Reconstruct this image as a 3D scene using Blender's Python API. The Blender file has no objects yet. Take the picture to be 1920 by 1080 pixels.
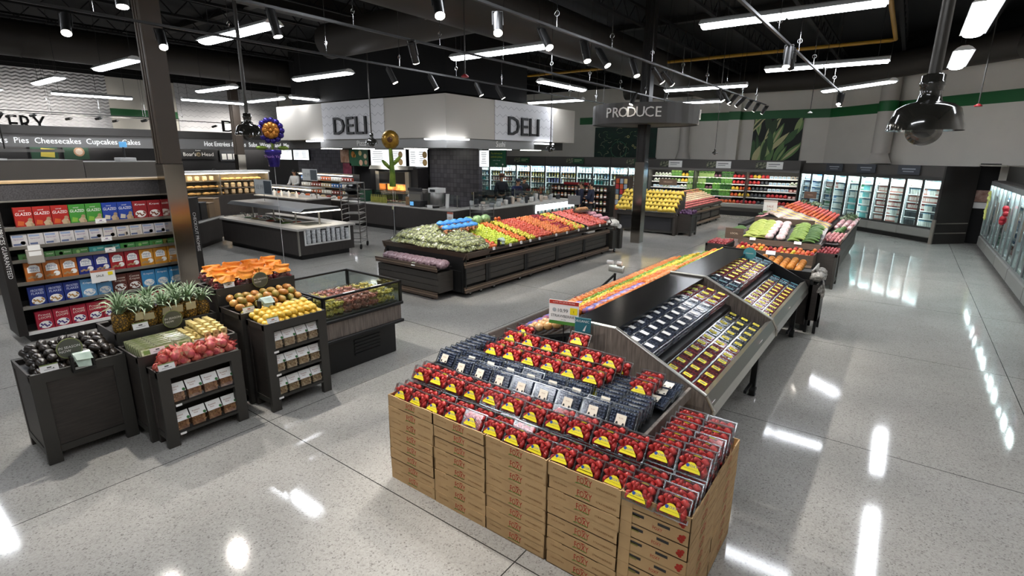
import bpy, bmesh, math, random
from math import sin, cos, pi, radians as R, sqrt, atan2, hypot
from mathutils import Vector as V, Matrix as MX, Euler
random.seed(7)
S = bpy.context.scene
COL = S.collection

# ---------------------------------------------------------------- camera, world, exposure
cam_d = bpy.data.cameras.new('camera'); cam = bpy.data.objects.new('camera', cam_d); COL.objects.link(cam)
cam_d.sensor_width = 36.0; cam_d.lens = 973.74 / 1920 * 36; cam_d.clip_start = .05; cam_d.clip_end = 120
cam.matrix_world = MX.Translation((0, 0, 2.6)) @ MX.Rotation(R(36.576), 4, 'Z') @ MX.Rotation(R(90 - 14.426), 4, 'X') @ MX.Rotation(R(.496), 4, 'Z')
S.camera = cam
wd = bpy.data.worlds.new('world'); S.world = wd; wd.use_nodes = True
wd.node_tree.nodes['Background'].inputs[0].default_value = (.9, .95, 1, 1)
wd.node_tree.nodes['Background'].inputs[1].default_value = .02
S.view_settings.view_transform = 'Standard'; S.view_settings.look = 'None'; S.view_settings.gamma = 1
S.view_settings.exposure = 0.36; S.view_settings.use_curve_mapping = False
LAMP_Z = 4.6; LAMP_STRENGTH = 24.0; SPOT_W = 120.0
try:
    S.cycles.transparent_max_bounces = 16; S.cycles.max_bounces = 7; S.cycles.diffuse_bounces = 3; S.cycles.glossy_bounces = 3
    S.cycles.caustics_reflective = False; S.cycles.caustics_refractive = False
except Exception: pass

# ---------------------------------------------------------------- materials
def lin(h):
    h = h.lstrip('#'); o = []
    for i in (0, 2, 4):
        c = int(h[i:i+2], 16) / 255; o.append(c / 12.92 if c <= .04045 else ((c + .055) / 1.055) ** 2.4)
    return tuple(o)
_M = {}
def mat(name, col='#808080', rough=.5, metal=0., emit=0., vary=0., scale=8., col2=None, bump=0., spec=.5, stretch=None, alpha=None, clear=None, coat=0.):
    """one procedural material; vary mixes col with col2 through noise"""
    if name in _M: return _M[name]
    m = bpy.data.materials.new(name); m.use_nodes = True; _M[name] = m
    nt = m.node_tree; b = nt.nodes['Principled BSDF']; c = lin(col) + (1,)
    b.inputs['Base Color'].default_value = c; b.inputs['Roughness'].default_value = rough; b.inputs['Metallic'].default_value = metal
    b.inputs['Specular IOR Level'].default_value = spec; b.inputs['Coat Weight'].default_value = coat
    m.diffuse_color = c
    if emit:
        b.inputs['Emission Color'].default_value = c; b.inputs['Emission Strength'].default_value = emit
    if vary or bump:
        tc = nt.nodes.new('ShaderNodeTexCoord'); mp = nt.nodes.new('ShaderNodeMapping'); n = nt.nodes.new('ShaderNodeTexNoise')
        nt.links.new(tc.outputs['Object'], mp.inputs[0]); nt.links.new(mp.outputs[0], n.inputs['Vector'])
        mp.inputs['Scale'].default_value = stretch or (1, 1, 1); n.inputs['Scale'].default_value = scale; n.inputs['Detail'].default_value = 4
        if vary:
            r = nt.nodes.new('ShaderNodeValToRGB'); r.color_ramp.elements[0].position = .5 - .3 / max(vary, .01) * .5 if vary > 1 else .3
            r.color_ramp.elements[1].position = .7; r.color_ramp.elements[0].color = c
            c2 = lin(col2) + (1,) if col2 else tuple(min(1, x * (1 + vary)) for x in c[:3]) + (1,)
            r.color_ramp.elements[1].color = c2
            nt.links.new(n.outputs['Fac'], r.inputs[0]); nt.links.new(r.outputs[0], b.inputs['Base Color'])
            if emit: nt.links.new(r.outputs[0], b.inputs['Emission Color'])
        if bump:
            bp = nt.nodes.new('ShaderNodeBump'); bp.inputs['Strength'].default_value = bump
            nt.links.new(n.outputs['Fac'], bp.inputs['Height']); nt.links.new(bp.outputs[0], b.inputs['Normal'])
    if clear is not None:      # clear plastic or glass: see-through body, glossy skin
        t = nt.nodes.new('ShaderNodeBsdfTransparent'); g = nt.nodes.new('ShaderNodeBsdfGlossy'); mx = nt.nodes.new('ShaderNodeMixShader')
        lw = nt.nodes.new('ShaderNodeLayerWeight'); lw.inputs['Blend'].default_value = .25
        ma = nt.nodes.new('ShaderNodeMath'); ma.operation = 'MULTIPLY_ADD'; ma.inputs[1].default_value = .55; ma.inputs[2].default_value = clear
        t.inputs[0].default_value = c; g.inputs['Roughness'].default_value = rough
        nt.links.new(lw.outputs['Fresnel'], ma.inputs[0]); nt.links.new(ma.outputs[0], mx.inputs[0])
        nt.links.new(t.outputs[0], mx.inputs[1]); nt.links.new(g.outputs[0], mx.inputs[2])
        nt.links.new(mx.outputs[0], nt.nodes['Material Output'].inputs[0])
    return m
def flat(h, rough=.55, **k): return mat('paint_' + h.lstrip('#') + '_%d' % (rough * 100), h, rough, **k)

# ---------------------------------------------------------------- mesh building
_TX = {}
def text_raw(s):
    if s in _TX: return _TX[s]
    cu = bpy.data.curves.new('lettering', 'FONT'); cu.body = s; cu.size = 1; cu.resolution_u = 2; cu.align_x = 'CENTER'; cu.align_y = 'CENTER'
    o = bpy.data.objects.new('lettering', cu); COL.objects.link(o)
    dg = bpy.context.evaluated_depsgraph_get(); me = o.evaluated_get(dg).to_mesh()
    r = ([tuple(v.co) for v in me.vertices], [tuple(p.vertices) for p in me.polygons])
    o.evaluated_get(dg).to_mesh_clear(); bpy.data.objects.remove(o); bpy.data.curves.remove(cu)
    _TX[s] = r; return r
class MB:
    def __init__(s): s.v = []; s.f = []; s.m = []; s.s = []; s.mats = []; s.X = None
    def mi(s, m):
        if m not in s.mats: s.mats.append(m)
        return s.mats.index(m)
    def add(s, vs, fs, m, smooth=False):
        o = len(s.v); k = s.mi(m)
        if s.X is not None: vs = [s.X @ V(p) for p in vs]
        s.v += [tuple(p) for p in vs]
        for f in fs: s.f.append(tuple(i + o for i in f)); s.m.append(k); s.s.append(smooth)
        return s
    def box(s, a, b, m, T=None):
        (x0, y0, z0), (x1, y1, z1) = a, b
        vs = [(x0,y0,z0),(x1,y0,z0),(x1,y1,z0),(x0,y1,z0),(x0,y0,z1),(x1,y0,z1),(x1,y1,z1),(x0,y1,z1)]
        if T is not None: vs = [T @ V(p) for p in vs]
        return s.add(vs, [(0,3,2,1),(4,5,6,7),(0,1,5,4),(1,2,6,5),(2,3,7,6),(3,0,4,7)], m)
    def rbox(s, a, b, m, r=.01, T=None):
        """box with chamfered edges"""
        (x0, y0, z0), (x1, y1, z1) = a, b; r = min(r, (x1-x0)/2.1, (y1-y0)/2.1, (z1-z0)/2.1); vs = []
        for x, y, z, sx, sy, sz in [(x0,y0,z0,1,1,1),(x1,y0,z0,-1,1,1),(x1,y1,z0,-1,-1,1),(x0,y1,z0,1,-1,1),(x0,y0,z1,1,1,-1),(x1,y0,z1,-1,1,-1),(x1,y1,z1,-1,-1,-1),(x0,y1,z1,1,-1,-1)]:
            vs += [(x, y+sy*r, z+sz*r), (x+sx*r, y, z+sz*r), (x+sx*r, y+sy*r, z)]
        if T is not None: vs = [T @ V(p) for p in vs]
        X = lambda i: 3*i; Y = lambda i: 3*i+1; Z = lambda i: 3*i+2
        fs = [(Z(0),Z(3),Z(2),Z(1)),(Z(4),Z(5),Z(6),Z(7)),(Y(0),Y(1),Y(5),Y(4)),(X(1),X(2),X(6),X(5)),(Y(2),Y(3),Y(7),Y(6)),(X(3),X(0),X(4),X(7)),
              (Y(0),Z(0),Z(1),Y(1)),(X(1),Z(1),Z(2),X(2)),(Y(2),Z(2),Z(3),Y(3)),(X(3),Z(3),Z(0),X(0)),(Y(5),Z(5),Z(4),Y(4)),(X(6),Z(6),Z(5),X(5)),(Y(7),Z(7),Z(6),Y(6)),(X(4),Z(4),Z(7),X(7)),
              (X(0),Y(0),Y(4),X(4)),(Y(1),X(1),X(5),Y(5)),(X(2),Y(2),Y(6),X(6)),(Y(3),X(3),X(7),Y(7))] + [(X(i),Y(i),Z(i)) for i in (5,7,0,2)] + [(Z(i),Y(i),X(i)) for i in (1,3,4,6)]
        return s.add(vs, fs, m)
    def rod(s, p0, p1, r, m, n=8, r1=None, caps=True, smooth=True):
        p0, p1 = V(p0), V(p1); d = (p1 - p0).normalized(); a = d.orthogonal().normalized(); b = d.cross(a); r1 = r if r1 is None else r1
        vs = [p0 + (a*cos(2*pi*i/n) + b*sin(2*pi*i/n))*r for i in range(n)] + [p1 + (a*cos(2*pi*i/n) + b*sin(2*pi*i/n))*r1 for i in range(n)]
        s.add(vs, [(i, (i+1)%n, n+(i+1)%n, n+i) for i in range(n)], m, smooth)
        if caps: s.add(vs, [tuple(range(n))[::-1], tuple(range(n, 2*n))], m)
        return s
    def tube(s, pts, r, m, n=6):
        pts = [V(p) for p in pts]; vs = []; prev = None
        rr = r if isinstance(r, (list, tuple)) else [r]*len(pts)
        for k, p in enumerate(pts):
            d = (pts[min(k+1, len(pts)-1)] - pts[max(k-1, 0)]).normalized()
            a = d.orthogonal().normalized() if prev is None else (prev - d*prev.dot(d)).normalized()
            prev = a; b = d.cross(a); vs += [p + (a*cos(2*pi*i/n) + b*sin(2*pi*i/n))*rr[k] for i in range(n)]
        L = len(pts); fs = [(k*n+i, k*n+(i+1)%n, (k+1)*n+(i+1)%n, (k+1)*n+i) for k in range(L-1) for i in range(n)]
        s.add(vs, fs, m, True); return s.add(vs, [tuple(range(n))[::-1], tuple(range((L-1)*n, L*n))], m)
    def lathe(s, prof, m, n=12, c=(0,0,0), T=None, sx=1, sy=1, smooth=True):
        """prof: list of (radius, z) bottom to top"""
        vs = [(c[0]+r*cos(2*pi*i/n)*sx, c[1]+r*sin(2*pi*i/n)*sy, c[2]+z) for r, z in prof for i in range(n)]
        if T is not None: vs = [T @ V(p) for p in vs]
        L = len(prof); fs = [(k*n+i, k*n+(i+1)%n, (k+1)*n+(i+1)%n, (k+1)*n+i) for k in range(L-1) for i in range(n)]
        s.add(vs, fs, m, smooth); caps = []
        if prof[0][0] > 1e-4: caps.append(tuple(range(n))[::-1])
        if prof[-1][0] > 1e-4: caps.append(tuple(range((L-1)*n, L*n)))
        if caps: s.add(vs, caps, m)
        return s
    def ball(s, c, r, m, n=8, k=5, T=None, jit=0.):
        r = r if isinstance(r, tuple) else (r, r, r); vs = []
        for j in range(k+1):
            t = pi*j/k
            for i in range(n):
                u = 2*pi*i/n; q = 1 + random.uniform(-jit, jit)
                p = V((r[0]*sin(t)*cos(u)*q, r[1]*sin(t)*sin(u)*q, -r[2]*cos(t)*q))
                if T is not None: p = T @ p
                vs.append(p + V(c))
        return s.add(vs, [(j*n+i, j*n+(i+1)%n, (j+1)*n+(i+1)%n, (j+1)*n+i) for j in range(k) for i in range(n)], m, True)
    def prism(s, poly, axis, lo, hi, m):
        """poly (a,b) swept along axis from lo to hi; x:(y,z) y:(x,z) z:(x,y)"""
        mk = {'x': lambda a, b, t: (t, a, b), 'y': lambda a, b, t: (a, t, b), 'z': lambda a, b, t: (a, b, t)}[axis]
        n = len(poly); vs = [mk(a, b, lo) for a, b in poly] + [mk(a, b, hi) for a, b in poly]
        return s.add(vs, [tuple(range(n))[::-1], tuple(range(n, 2*n))] + [(i, (i+1)%n, n+(i+1)%n, n+i) for i in range(n)], m)
    def quad(s, p, m): return s.add(p, [(0,1,2,3)], m)
    def disc(s, c, r, right, up, m, n=12, off=0.):
        c = V(c); a = V(right); b = V(up); nn = a.cross(b); c = c + nn*off
        return s.add([c + a*(r*cos(2*pi*i/n)) + b*(r*sin(2*pi*i/n)) for i in range(n)], [tuple(range(n))], m)
    def poly(s, c, pts, right, up, m, off=.001):
        c = V(c); a = V(right).normalized(); b = V(up).normalized(); c = c + a.cross(b)*off
        return s.add([c + a*x + b*y for x, y in pts], [tuple(range(len(pts)))], m)
    def rect(s, c, w, h, right, up, m, off=.001):
        return s.poly(c, [(-w/2,-h/2),(w/2,-h/2),(w/2,h/2),(-w/2,h/2)], right, up, m, off)
    def text(s, t, size, c, right, up, m, off=.0015, width=None, depth=0.):
        vs, fs = text_raw(t); a = V(right).normalized(); b = V(up).normalized(); n = a.cross(b); c = V(c) + n*off; k = size
        w = max(p[0] for p in vs) - min(p[0] for p in vs); kx = width / w if width else k
        s.add([c + a*(p[0]*kx) + b*(p[1]*k) + n*depth for p in vs], fs, m)
        if depth:                                   # side walls from the outline edges
            ed = {}
            for f in fs:
                for i in range(len(f)):
                    e = (f[i], f[(i+1) % len(f)]); ed[e] = 1
            P = [c + a*(p[0]*kx) + b*(p[1]*k) for p in vs]
            s.add(P + [p + n*depth for p in P], [(i, j, j+len(P), i+len(P)) for (i, j) in ed if (j, i) not in ed], m)
        return s
    def mesh(s, name='mesh'):
        me = bpy.data.meshes.new(name); me.from_pydata(s.v, [], s.f)
        for m in s.mats: me.materials.append(m)
        me.polygons.foreach_set('material_index', s.m); me.polygons.foreach_set('use_smooth', s.s); me.update(); return me
    def build(s, name, parent=None, label=None, loc=None):
        return put(name, s.mesh(name), parent, label, loc)
def put(name, me, parent=None, label=None, loc=None, rot=None):
    o = bpy.data.objects.new(name, me); COL.objects.link(o)
    if parent is not None: o.parent = parent
    if label: o['label'] = label
    if loc is not None: o.location = loc
    if rot is not None: o.rotation_euler = rot
    return o
def tag(o, label, cat, group=None, kind=None):
    o['label'] = label; o['category'] = cat
    if group: o['group'] = group
    if kind: o['kind'] = kind
    return o
def thing(name, label, cat, loc=(0,0,0), rz=0., group=None):
    o = bpy.data.objects.new(name, None); COL.objects.link(o); o.empty_display_size = .1
    o.location = loc; o.rotation_euler = (0, 0, rz); return tag(o, label, cat, group)
def one(name, mb, label, cat, loc=(0,0,0), rot=(0,0,0), group=None, kind=None):
    me = mb.mesh(name) if isinstance(mb, MB) else mb
    return tag(put(name, me, None, None, loc, rot), label, cat, group, kind)
def struct(name, mb, parent=None):
    o = mb.build(name, parent)
    if parent is None: o['kind'] = 'structure'
    return o
def dup(root, loc, rot=None, label=None, group=None, scale=None):
    r = root.copy(); COL.objects.link(r); r.location = loc
    if rot is not None: r.rotation_euler = rot
    if scale is not None: r.scale = scale
    if label: r['label'] = label
    if group: r['group'] = group
    for ch in root.children:
        c = ch.copy(); COL.objects.link(c); c.parent = r
        for g in ch.children:
            d = g.copy(); COL.objects.link(d); d.parent = c
    return r
class Proto:
    """first use places the source thing itself, later uses place copies of it and its parts"""
    def __init__(s, root): s.root = root; s.used = False
    def at(s, loc, rot=None, label=None, group=None, scale=None):
        if not s.used:
            s.used = True; r = s.root; r.location = loc
            if rot is not None: r.rotation_euler = rot
            if label: r['label'] = label
            if group: r['group'] = group
            if scale is not None: r.scale = scale
            return r
        return dup(s.root, loc, rot, label, group, scale)
ORD = ['first','second','third','fourth','fifth','sixth','seventh','eighth','ninth','tenth','eleventh','twelfth','thirteenth','fourteenth','fifteenth','sixteenth','seventeenth','eighteenth','nineteenth','twentieth']
ORD += ['twenty-' + o for o in ORD[:9]] + ['thirtieth'] + ['thirty-' + o for o in ORD[:9]] + ['fortieth'] + ['forty-' + o for o in ORD[:9]] + ['fiftieth']
def nth(i, n, a='left', b='right'):
    """position words: leftmost, third from the left, ... rightmost"""
    if n == 1: return 'lone'
    if i == 0: return a + 'most' if a in ('left', 'right', 'top') else a
    if i == n-1: return b + 'most' if b in ('left', 'right') else b
    if i <= n//2: return ORD[i] + ' from the ' + a
    return ORD[n-1-i] + ' from the ' + b

BLACK = mat('black_metal', '#121212', .45); DARKWOOD = mat('dark_stained_wood', '#2b2724', .5, vary=.5, scale=6, col2='#3a3430', stretch=(1, 1, 12))
CHARCOAL = mat('charcoal_paint', '#35332f', .5); STEEL = mat('brushed_steel', '#b9b6ae', .28, .9); CHROME = mat('chrome', '#d8d8d8', .12, 1.)
WHITE = mat('white_plastic', '#ecebe8', .4); PAPER = mat('white_paper', '#f2f1ee', .6); GREYWOOD = mat('grey_oak_laminate', '#574f49', .5, vary=.6, scale=5, col2='#857a71', stretch=(14, 14, 1))
GLASS = mat('clear_glass', '#f4faf8', .02, clear=.03); PLASTIC = mat('clear_plastic', '#f6f8f8', .12, clear=.06)
INK = mat('dark_ink', '#1b1b1d', .5); RUBBER = mat('black_rubber', '#0d0d0d', .7)
X_, Y_, Z_ = V((1,0,0)), V((0,1,0)), V((0,0,1))
# ---------------------------------------------------------------- room shell
def floor_mat():
    m = bpy.data.materials.new('polished_terrazzo'); m.use_nodes = True; nt = m.node_tree; b = nt.nodes['Principled BSDF']; N = nt.nodes.new; L = nt.links.new
    tc = N('ShaderNodeTexCoord'); sp = N('ShaderNodeSeparateXYZ'); L(tc.outputs['Object'], sp.inputs[0])
    v = N('ShaderNodeTexVoronoi'); v.inputs['Scale'].default_value = 105; L(tc.outputs['Object'], v.inputs['Vector'])
    r = N('ShaderNodeValToRGB'); r.color_ramp.elements[0].color = lin('#7d7a75') + (1,); r.color_ramp.elements[0].position = 0.0
    r.color_ramp.elements[1].color = lin('#b4b1ab') + (1,); r.color_ramp.elements[1].position = .28
    e = r.color_ramp.elements.new(.9); e.color = lin('#c3c0ba') + (1,)
    L(v.outputs['Color'], r.inputs[0])
    n = N('ShaderNodeTexNoise'); n.inputs['Scale'].default_value = 1.1; n.inputs['Detail'].default_value = 5; L(tc.outputs['Object'], n.inputs['Vector'])
    n2 = N('ShaderNodeTexNoise'); n2.inputs['Scale'].default_value = 240; L(tc.outputs['Object'], n2.inputs['Vector'])
    mx = N('ShaderNodeMix'); mx.data_type = 'RGBA'; mx.blend_type = 'MULTIPLY'; mx.inputs[0].default_value = .35
    L(r.outputs[0], mx.inputs[6]); L(n.outputs['Fac'], mx.inputs[7])
    mx2 = N('ShaderNodeMix'); mx2.data_type = 'RGBA'; mx2.blend_type = 'OVERLAY'; mx2.inputs[0].default_value = .22
    L(mx.outputs[2], mx2.inputs[6]); L(n2.outputs['Fac'], mx2.inputs[7])
    # saw-cut joints every 3.05 m both ways
    fs = []
    for ax, off in (('X', -1.68), ('Y', 2.32)):
        a = N('ShaderNodeMath'); a.operation = 'SUBTRACT'; L(sp.outputs[ax], a.inputs[0]); a.inputs[1].default_value = off - 30.5
        d = N('ShaderNodeMath'); d.operation = 'DIVIDE'; L(a.outputs[0], d.inputs[0]); d.inputs[1].default_value = 3.05
        f = N('ShaderNodeMath'); f.operation = 'PINGPONG'; L(d.outputs[0], f.inputs[0]); f.inputs[1].default_value = .5
        c = N('ShaderNodeMath'); c.operation = 'LESS_THAN'; L(f.outputs[0], c.inputs[0]); c.inputs[1].default_value = .0014; fs.append(c)
    o = N('ShaderNodeMath'); o.operation = 'MAXIMUM'; L(fs[0].outputs[0], o.inputs[0]); L(fs[1].outputs[0], o.inputs[1])
    mj = N('ShaderNodeMix'); mj.data_type = 'RGBA'; L(o.outputs[0], mj.inputs[0]); L(mx2.outputs[2], mj.inputs[6]); mj.inputs[7].default_value = lin('#3a3937') + (1,)
    L(mj.outputs[2], b.inputs['Base Color']); b.inputs['Specular IOR Level'].default_value = .34
    rr = N('ShaderNodeMapRange'); rr.inputs[3].default_value = .035; rr.inputs[4].default_value = .11; L(n.outputs['Fac'], rr.inputs[0]); L(rr.outputs[0], b.inputs['Roughness'])
    bp = N('ShaderNodeBump'); bp.inputs['Strength'].default_value = .02; n3 = N('ShaderNodeTexNoise'); n3.inputs['Scale'].default_value = 2.2; L(tc.outputs['Object'], n3.inputs['Vector'])
    L(n3.outputs['Fac'], bp.inputs['Height']); L(bp.outputs[0], b.inputs['Normal'])
    return m
WALL = mat('warm_white_wall', '#dcd7cd', .7, vary=.06, scale=1.5); BLK = mat('black_ceiling_paint', '#0a0a0b', .85); GREEN = mat('green_stripe_paint', '#14622e', .5)
DKDECK = mat('dark_deck_paint', '#0b0b0d', .8, vary=.3, scale=3)
def wave_mat(name, zig):
    m = bpy.data.materials.new(name); m.use_nodes = True; nt = m.node_tree; b = nt.nodes['Principled BSDF']; N = nt.nodes.new; L = nt.links.new
    tc = N('ShaderNodeTexCoord'); sp = N('ShaderNodeSeparateXYZ'); L(tc.outputs['Object'], sp.inputs[0])
    h = N('ShaderNodeMath'); h.operation = 'ADD'; L(sp.outputs['X'], h.inputs[0]); L(sp.outputs['Y'], h.inputs[1])
    if zig:      # thin grey zigzag lines printed on white
        p = N('ShaderNodeMath'); p.operation = 'PINGPONG'; L(h.outputs[0], p.inputs[0]); p.inputs[1].default_value = .16
        d = N('ShaderNodeMath'); d.operation = 'MULTIPLY_ADD'; L(p.outputs[0], d.inputs[0]); d.inputs[1].default_value = .6; L(sp.outputs['Z'], d.inputs[2])
        q = N('ShaderNodeMath'); q.operation = 'PINGPONG'; L(d.outputs[0], q.inputs[0]); q.inputs[1].default_value = .14
        c = N('ShaderNodeMath'); c.operation = 'LESS_THAN'; L(q.outputs[0], c.inputs[0]); c.inputs[1].default_value = .009
        mx = N('ShaderNodeMix'); mx.data_type = 'RGBA'; L(c.outputs[0], mx.inputs[0]); mx.inputs[6].default_value = lin('#d9d8da') + (1,); mx.inputs[7].default_value = lin('#a3a2a6') + (1,)
        L(mx.outputs[2], b.inputs['Base Color'])
    else:        # moulded wave tile relief
        b.inputs['Base Color'].default_value = lin('#dcdbdd') + (1,)
        w1 = N('ShaderNodeMath'); w1.operation = 'MULTIPLY_ADD'; L(sp.outputs['Z'], w1.inputs[0]); w1.inputs[1].default_value = 44.; 
        s1 = N('ShaderNodeMath'); s1.operation = 'MULTIPLY'; L(h.outputs[0], s1.inputs[0]); s1.inputs[1].default_value = 22.
        s2 = N('ShaderNodeMath'); s2.operation = 'SINE'; L(s1.outputs[0], s2.inputs[0]); L(s2.outputs[0], w1.inputs[2])
        s3 = N('ShaderNodeMath'); s3.operation = 'SINE'; L(w1.outputs[0], s3.inputs[0])
        bp = N('ShaderNodeBump'); bp.inputs['Strength'].default_value = 1.; bp.inputs['Distance'].default_value = .04; L(s3.outputs[0], bp.inputs['Height']); L(bp.outputs[0], b.inputs['Normal'])
    b.inputs['Roughness'].default_value = .5
    return m
WAVE = wave_mat('white_wave_tile', False); ZIG = wave_mat('white_zigzag_panel', True)
WX = -31.0; BX, BY = -3.0, 26.4                      # left wall plane; bend of the back wall
CD = V((1, -.9, 0)).normalized(); CE = V((BX, BY, 0)) + CD * 8.2
struct('floor', MB().box((WX-.2, -8, -.12), (4, 27, 0), floor_mat()))
struct('ceiling', MB().box((WX-.2, -8, 6.8), (4, 27, 6.95), DKDECK))
def wall(name, p, q, th=.2):
    """wall from p to q (seen from the left of p->q), white to 6 m and black above"""
    p, q = V((p[0], p[1], 0)), V((q[0], q[1], 0)); d = (q-p).normalized(); n = V((-d.y, d.x, 0)); L = (q-p).length
    T = MX(((d.x, n.x, 0, p.x), (d.y, n.y, 0, p.y), (0, 0, 1, 0), (0, 0, 0, 1)))
    mb = MB(); mb.box((0, -th, 0), (L, 0, 6.0), WALL, T).box((0, -th, 6.0), (L, 0.0, 6.8), BLK, T); o = struct(name, mb)
    return T, L
TL, LL = wall('wall_left', (WX, 27), (WX, -8))
TB, LB = wall('wall_back', (BX, BY), (WX, BY))
TC, LC = wall('wall_chamfer', (CE.x, CE.y), (BX, BY))
wall('wall_right', (3.2, -8), (3.2, CE.y + 1.2)); wall('wall_front', (WX, -8), (3.2, -8))
k = 0
for T, a, b in ((TC, 0, LC), (TB, 0, 12.0), (TL, 14.5, 17.6)):
    k += 1; struct('trim_%d' % k, MB().box((a, 0, 4.22), (b, .012, 4.58), GREEN, T))
struct('trim_4', MB().box((9.0, 0, 2.6), (14.6, .05, 6.02), ZIG, TL).box((9.0, .0, 2.6), (9.04, .07, 6.02), flat('#57534e'), TL))
struct('trim_5', MB().box((17.55, 0, 2.6), (LL-.3, .06, 6.02), WAVE, TL))
# wall lettering
def letters(name, s, size, c, right, up, m, label, cat='sign', depth=.04, width=None):
    return one(name, MB().text(s, size, (0,0,0), right, up, m, .002, width, depth), label, cat, c)
letters('wall_lettering', 'BAKERY', 1.0, (WX+.07, 5.62, 3.67), Y_, Z_, mat('wall_letter_black', '#050506', .9, spec=.1), 'tall dark letters on the white wave-tiled bakery wall', width=2.65)
letters('wall_lettering', 'DELI', .86, (WX+.06, 15.75, 3.95), Y_, Z_, mat('wall_letter_black', '#050506', .9, spec=.1), 'dark deli letters on the far left wall behind the flower balloon', width=2.4)
# white ducts and a boxed column on the far walls
def wall_duct(x, y, r, zlo, label, foot):
    t = thing('wall_duct', label, 'duct', (x, y, zlo)); W = mat('white_duct_paint', '#bdb8b0', .55)
    MB().rod((0,0,.35), (0,0,5.6-zlo), r, W, 14).build('pipe', t); MB().rod((0,0,4.22-zlo), (0,0,4.58-zlo), r+.006, GREEN, 14).build('stripe_band', t)
    MB().lathe([(foot, 0), (foot*.9, .1), (r*1.05, .4), (r*1.05, .5)], W, 4 if foot > .4 else 14, T=MX.Rotation(R(45), 4, 'Z')).build('flared_outlet', t)
wall_duct(-9.0, 26.1, .22, 2.45, 'slim white duct with flared foot on the wall behind the produce sign', .36)
q = V((BX, BY, 0)) + CD*3.1; wall_duct(q.x-.25, q.y-.28, .3, 2.4, 'thick white duct with flared foot left of the hanging dome camera', .55)
t = thing('boxed_column', 'white boxed column on the far wall left of the okra picture', 'column', (-6.75, 26.2, 0))
MB().box((-.24,-.18,0), (.24,.2,5.6), WALL).build('casing', t); MB().box((-.25,-.19,4.22), (.25,.2,4.58), GREEN).build('stripe_band', t)
# ---------------------------------------------------------------- ceiling steel and ducts
jm = MB(); 
for z in (6.55, 6.12): jm.box((-.05,-8,z-.03), (.05,26,z+.03), BLK)
for i in range(85):
    y = -8 + i*.4; jm.rod((0, y, 6.12 if i % 2 else 6.55), (0, y+.4, 6.55 if i % 2 else 6.12), .016, BLK, 4, caps=False, smooth=False)
jme = jm.mesh('ceiling_joist')
for i in range(18): put('ceiling_joist', jme, None, None, (WX+1 + i*1.95, 0, 0))['kind'] = 'structure'
DUCT = mat('dark_duct_paint', '#37322d', .55); BEAM = mat('dark_beam_paint', '#26231f', .6)
for i, x in enumerate((-13.2, -26.)):
    struct('ceiling_beam', MB().box((x-.12,-8,6.0), (x+.12,26,6.03), BEAM).box((x-.02,-8,6.03), (x+.02,26,6.6), BEAM))
for y in (0., 8.7, 17.4): struct('ceiling_beam', MB().box((WX,y-.12,6.62), (3,y+.12,6.66), BEAM).box((WX,y-.02,6.66), (3,y+.02,6.8), BEAM))
def duct(pts, r, label, seams=True):
    mb = MB().tube(pts, r, DUCT, 20); t = thing('air_duct', label, 'duct', (0,0,0)); mb.build('duct_tube', t)
    if seams:
        a, b = V(pts[0]), V(pts[-1]); n = int((b-a).length/3); d = (b-a)/max(n,1)
        for i in range(1, n): MB().rod(a+d*i-d.normalized()*.02, a+d*i+d.normalized()*.02, r+.015, DUCT, 20, caps=False).build('seam_ring', t)
    return t
duct([(-7.5,-8,5.55), (-7.5,26,5.55)], .55, 'wide dark round duct running over the produce aisle')
duct([(-7.5,8.9,5.45), (-12.6,8.9,5.4)], .42, 'short dark branch duct running left towards the deli')
duct([(-21.4,-8,5.75), (-21.4,14.,5.75)], .5, 'long dark round duct over the bakery on the left')
a = V((BX, BY, 0)); b = a + CD*7.6
duct([(-12, 25.7, 5.72), (BX-.6, 25.7, 5.72), tuple(a+CD*1.0+V((-.5,-.55,5.72))), tuple(b+V((-.5,-.55,5.72)))], .42, 'dark duct following the top of the white back wall', False)
duct([(2.2, 20, 5.5), (2.2, 2, 5.5)], .4, 'dark round duct at the far right above the freezers')
YEL = mat('yellow_gas_pipe', '#a57c1c', .5)
one('gas_pipe', MB().tube([(-12.6,17.9,5.6),(-.9,17.9,5.6),(-.8,17.8,5.6),(-.8,8,5.6)], .05, YEL, 8), 'thin yellow gas pipe crossing under the black ceiling', 'pipe')
# black enclosure above the deli bulkhead
struct('deli_upper_enclosure', MB().box((-20.6,12.6,4.5), (-12.0,17.0,6.8), BLK))
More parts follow.
